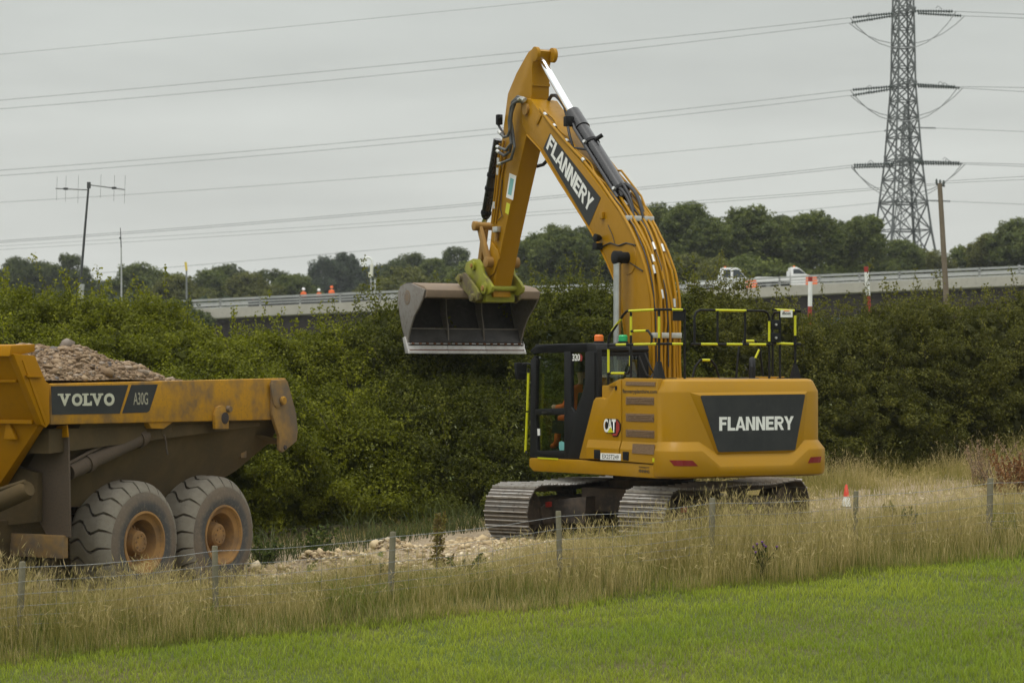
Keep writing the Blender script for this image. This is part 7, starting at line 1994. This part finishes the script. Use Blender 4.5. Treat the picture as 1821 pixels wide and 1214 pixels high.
# tall dry grass along the fence
n = 108000
s_ = RNG.uniform(-3.5, 20, n); p_ = np.where(RNG.random(n) < 0.80, RNG.uniform(-1.15, 1.2, n) - 0.35 * (vnoise(s_, s_ * 0, 0.9, 13) - 0.5), RNG.uniform(0.8, 2.4, n))
x_, y_ = F0.x + s_ * FE.x + p_ * FN.x, F0.y + s_ * FE.y + p_ * FN.y
pat = np.clip(0.15 + 0.85 * vnoise(s_, p_ * 1.4, 0.8, 9), 0, 1)
tall = np.interp(s_, [-3, 0.5, 2.2, 3.6, 6.5, 8.0, 9.6, 11.5, 13, 16, 20], [0.84, 0.84, 0.58, 0.50, 0.46, 0.64, 0.96, 0.86, 0.66, 0.62, 0.64])
hl = tall * (0.62 + 0.5 * pat) * RNG.uniform(0.55, 1.18, n) * np.interp(p_, [-1.0, -0.6, 0.1, 3], [0.45, 0.8, 1.0, 1.0])
tuft = vnoise(s_, p_, 2.4, 10)
hl = hl * (0.72 + 0.45 * tuft)
kp = (RNG.random(n) < np.interp(pat, [0, 0.25, 1], [0.25, 0.6, 1.0]) * (0.45 + 0.55 * tuft)); s_, p_, x_, y_, hl, pat = s_[kp], p_[kp], x_[kp], y_[kp], hl[kp], pat[kp]; n = len(s_)
# nothing grows through the wheels and the tracks
hd_ = np.where(RNG.random(n) < 0.6, RNG.uniform(0.05, 0.13, n), 0) * (hl > 0.3)
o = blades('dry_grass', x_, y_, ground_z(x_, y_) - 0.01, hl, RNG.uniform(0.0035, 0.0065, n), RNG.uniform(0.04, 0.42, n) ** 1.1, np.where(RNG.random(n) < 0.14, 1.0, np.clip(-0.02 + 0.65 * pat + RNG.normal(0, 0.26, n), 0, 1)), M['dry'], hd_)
setp(o, 'tall straw-coloured grass with seed heads along the wire fence', 'grass', kind='stuff')
n = 52000
s_ = RNG.uniform(-3.5, 20, n); p_ = RNG.uniform(-1.25, 2.6, n) ; x_, y_ = F0.x + s_ * FE.x + p_ * FN.x, F0.y + s_ * FE.y + p_ * FN.y
pat = vnoise(s_, p_, 0.9, 12)
hl = (0.12 + 0.36 * pat ** 1.5) * RNG.uniform(0.5, 1.3, n) * np.interp(p_, [-1.25, -0.8, -0.2], [0.35, 0.6, 1.0])
o = blades('rank_grass', x_, y_, ground_z(x_, y_) - 0.01, hl, RNG.uniform(0.006, 0.011, n), RNG.uniform(0.1, 0.8, n), np.clip(0.2 + 0.5 * pat + RNG.normal(0, 0.25, n), 0, 1), M['rank'])
setp(o, 'green undergrowth at the foot of the dry grass strip', 'grass', kind='stuff')
# weeds and long grass between the stone bank and the hedge
n = 3000
s_ = RNG.uniform(1.5, 10.2, n); p_ = np.interp(s_, [1.5, 5, 8, 10.2], [5.2, 5.6, 6.3, 7.9]) + RNG.random(n) * 1.9
x_, y_ = F0.x + s_ * FE.x + p_ * FN.x, F0.y + s_ * FE.y + p_ * FN.y
hl = RNG.uniform(0.18, 0.62, n) * np.interp(p_, [5, 6.2, 9], [0.55, 1.0, 1.2]) * (0.6 + 0.6 * np.clip(0.5 + 0.5 * np.sin(s_ * 3.7), 0, 1))
o = blades('bank_weeds', x_, y_, ground_z(x_, y_) - 0.01, hl, RNG.uniform(0.006, 0.014, n), RNG.uniform(0.1, 0.8, n), RNG.random(n) * 0.4, M['weedgrass'])
setp(o, 'dark green weeds and long grass between stone bank and hedge', 'grass', kind='stuff')
# grass at the foot of the hedge
n = 34000
s_ = np.concatenate([RNG.uniform(12.5, 27, 17000), RNG.uniform(-2, 13, 5000), RNG.uniform(13.5, 27, 12000)]); p_ = np.concatenate([11.6 - 3.6 * RNG.random(17000) ** 1.1, RNG.uniform(7.7, 8.8, 5000), RNG.uniform(2.6, 9, 12000)])
drop_ = RNG.random(n) < np.where(s_ > 13, 1.3 * (1 - vnoise(s_, p_, 0.7, 21)) - 0.25, 0.0) * np.where(p_ < 9, 1, 0); s_, p_ = s_[~drop_], p_[~drop_]; n = len(s_)
x_, y_ = F0.x + s_ * FE.x + p_ * FN.x, F0.y + s_ * FE.y + p_ * FN.y
hl = np.where(s_ > 12.5, 0.72, 0.42) * RNG.uniform(0.35, 1.2, n) * np.interp(p_, [5, 8.6, 10.4, 12.9], [0.35, 0.6, 0.85, 0.9]) * (0.45 + 0.75 * vnoise(s_, p_, 0.9, 20))
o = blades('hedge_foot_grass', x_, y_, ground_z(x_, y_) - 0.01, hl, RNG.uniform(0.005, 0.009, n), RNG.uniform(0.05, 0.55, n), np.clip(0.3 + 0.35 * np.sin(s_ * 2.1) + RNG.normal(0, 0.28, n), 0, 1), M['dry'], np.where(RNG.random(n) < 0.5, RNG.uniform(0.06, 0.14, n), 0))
setp(o, 'tall dry grass along the foot of the hedge beyond the haul road', 'grass', kind='stuff')

# ------------------------------------------------------------------ weeds
M['weed'] = mat_leaf('weed_leaf', (0.040, 0.060, 0.016), (0.085, 0.115, 0.026), (0.14, 0.165, 0.035))
M['dock'] = mat_leaf('dock_seed', (0.13, 0.085, 0.040), (0.20, 0.16, 0.045), (0.26, 0.25, 0.06))
M['dockred'] = mat_leaf('red_dock_seed', (0.15, 0.060, 0.022), (0.25, 0.115, 0.045), (0.34, 0.20, 0.10))
M['pinkhaze'] = mat_leaf('dry_seed_panicle', (0.24, 0.155, 0.095), (0.36, 0.25, 0.165), (0.46, 0.34, 0.24))
M['purple'] = mat_plain('thistle_purple', (0.16, 0.055, 0.26), 0.8, var=0.2)
def weed(u, v, Yw_, h, mat_, lab, nst=4, spread=0.12, dens=110, leafL=0.03, cat='weed', name='weed'):
    p = at(u, v, Yw_); z0 = gz(p.x, p.y); h = p.z - z0 if h is None else h
    o = empty(name, (p.x, p.y, z0)); setp(o, lab, cat)
    parts = []; st_b = B()
    for k in range(nst):
        a_ = random.uniform(0, 6.28); top_ = Vector((spread * math.cos(a_) * random.random(), spread * math.sin(a_) * random.random(), h * random.uniform(0.7, 1.0)))
        b0 = Vector((0.03 * math.cos(a_), 0.03 * math.sin(a_), -0.02)); mid_ = b0.lerp(top_, 0.5) + Vector((random.uniform(-0.02, 0.02), 0, 0))
        st_b.tube([b0, mid_, top_], [0.008, 0.006, 0.003], 5, False)
        nl = int(dens * h); f = 0.35 + 0.65 * RNG.random(nl); Cc = np.array(b0)[None] + np.outer(f, np.array(top_ - b0)) + RNG.normal(size=(nl, 3)) * np.array([0.035, 0.035, 0.02]) * (1.15 - f)[:, None] * 1.6
        parts.append((leaf_arrays(Cc, unit(RNG.normal(size=(nl, 3))), RNG.uniform(0.7, 1.3, nl) * leafL, RNG.uniform(0.5, 0.9, nl) * leafL), RNG.random(nl)))
        nb = 14; f = 0.30 * RNG.random(nb); Cc = np.array(b0)[None] + np.outer(f, np.array(top_ - b0)) + RNG.normal(size=(nb, 3)) * 0.06
        parts.append((leaf_arrays(Cc, unit(RNG.normal(size=(nb, 3)) + np.array([0, 0, 0.5])), RNG.uniform(0.10, 0.2, nb), RNG.uniform(0.03, 0.06, nb)), RNG.random(nb) * 0.6))
    leaves_obj('leaves', parts, M[mat_], o); st_b.obj('stems', M['bark'], o)
    return o
weed(775, 905, 31.2, None, 'dock', 'yellow-brown dock spire standing at the stone bank, right of a fence post', 4, 0.16, 260, 0.035)
weed(1590, 905, 34.0, 0.62, 'weed', 'bushy green weed in the dry grass between two right-hand posts', 7, 0.35, 90, 0.06)
weed(1606, 930, 32.0, 0.60, 'weed', 'tall green weed just in front of the stones right of the cone', 6, 0.3, 100, 0.055)
weed(830, 975, 29.5, 0.40, 'weed', 'green weed tuft in the grass before the stone bank', 6, 0.3, 110, 0.06)
weed(665, 985, 29.0, 0.40, 'weed', 'dark green weed tuft left of the middle fence post', 6, 0.28, 110, 0.06)
weed(470, 975, 33.5, 0.45, 'weed', 'green weed beside the dumper\'s rear wheel', 7, 0.35, 110, 0.06)
weed(560, 965, 34.0, 0.50, 'weed', 'green weed behind the stone bank under the hedge', 8, 0.4, 110, 0.06)
for (u, v, Yq, mt, lb) in ((1800, 800, 39.0, 'dockred', 'rust-red dock clump at the right edge below the hedge'), (1772, 812, 39.5, 'pinkhaze', 'brownish pink seed-headed clump beside the rust-red dock'), (1830, 770, 40.5, 'pinkhaze', 'tall brownish seed-headed clump cut off by the right edge'), (1745, 775, 42.0, 'pinkhaze', 'brownish seed-headed clump against the hedge near the right edge')):
    weed(u, v, Yq, None, mt, lb, 16, 0.75, 120 if mt == 'dockred' else 80, 0.045 if mt == 'dockred' else 0.03)
# thistle
Yt_ = 26.0
while Yt_ < 33 and HOR + (CAMZ - gz((1355 - 910.5) / FPX * Yt_, Yt_)) / Yt_ * FPX > 1030: Yt_ += 0.05
p = at(1355, 1012, Yt_); zt_ = gz(p.x, p.y)
th = empty('thistle', (p.x, p.y, zt_)); setp(th, 'purple-flowered thistle at the edge of the mown grass', 'thistle')
parts = []; stb = B(); heads = []
for k, (dx, hh) in enumerate(((-0.11, 0.40), (-0.06, 0.43), (0.0, 0.46), (0.02, 0.42), (0.05, 0.40), (0.19, 0.40), (-0.09, 0.33))):
    top_ = Vector((dx, random.uniform(-0.06, 0.06), hh)); b0 = Vector((0, 0, 0.05)); mid_ = Vector((dx * 0.35, 0, hh * 0.6))
    stb.tube([b0, mid_, top_], [0.009, 0.007, 0.005], 5, False); heads.append(top_)
    nl = 60; f = RNG.random(nl); Cc = np.array(b0)[None] + np.outer(f, np.array(mid_ - b0)) * 1.0 + np.where(f[:, None] > 0.6, (f[:, None] - 0.6) * 2.0 * np.array(top_ - mid_)[None], 0) + RNG.normal(size=(nl, 3)) * 0.022
    parts.append((leaf_arrays(Cc, unit(RNG.normal(size=(nl, 3))), RNG.uniform(0.03, 0.07, nl), RNG.uniform(0.008, 0.016, nl)), RNG.random(nl) * 0.35))
leaves_obj('leaves', parts, M['weed'], th); stb.obj('stems', M['leaf_mid'], th)
for q in heads:
    B().lathe([(-0.012, 0.006), (0.0, 0.014), (0.014, 0.012)], 8, 'z', q).obj('flower_base', M['weed'], th)
    B().lathe([(0.014, 0.010), (0.034, 0.019), (0.038, 0.012)], 10, 'z', q).obj('flower_head', M['purple'], th)

# ------------------------------------------------------------------ air between here and the far trees
t = NT('summer_haze')
pv = t.new('ShaderNodeVolumePrincipled')
pv.inputs['Color'].default_value = (0.86, 0.90, 0.93, 1)
pv.inputs['Density'].default_value = 0.00020
pv.inputs['Anisotropy'].default_value = 0.2
t.link(pv.outputs[0], t.out.inputs['Volume'])
hz = B().box((-950, -80, -8), (950, 2560, 62)).obj('haze', t.m)
setp(hz, 'thin pale summer haze in the air', 'haze', kind='stuff')
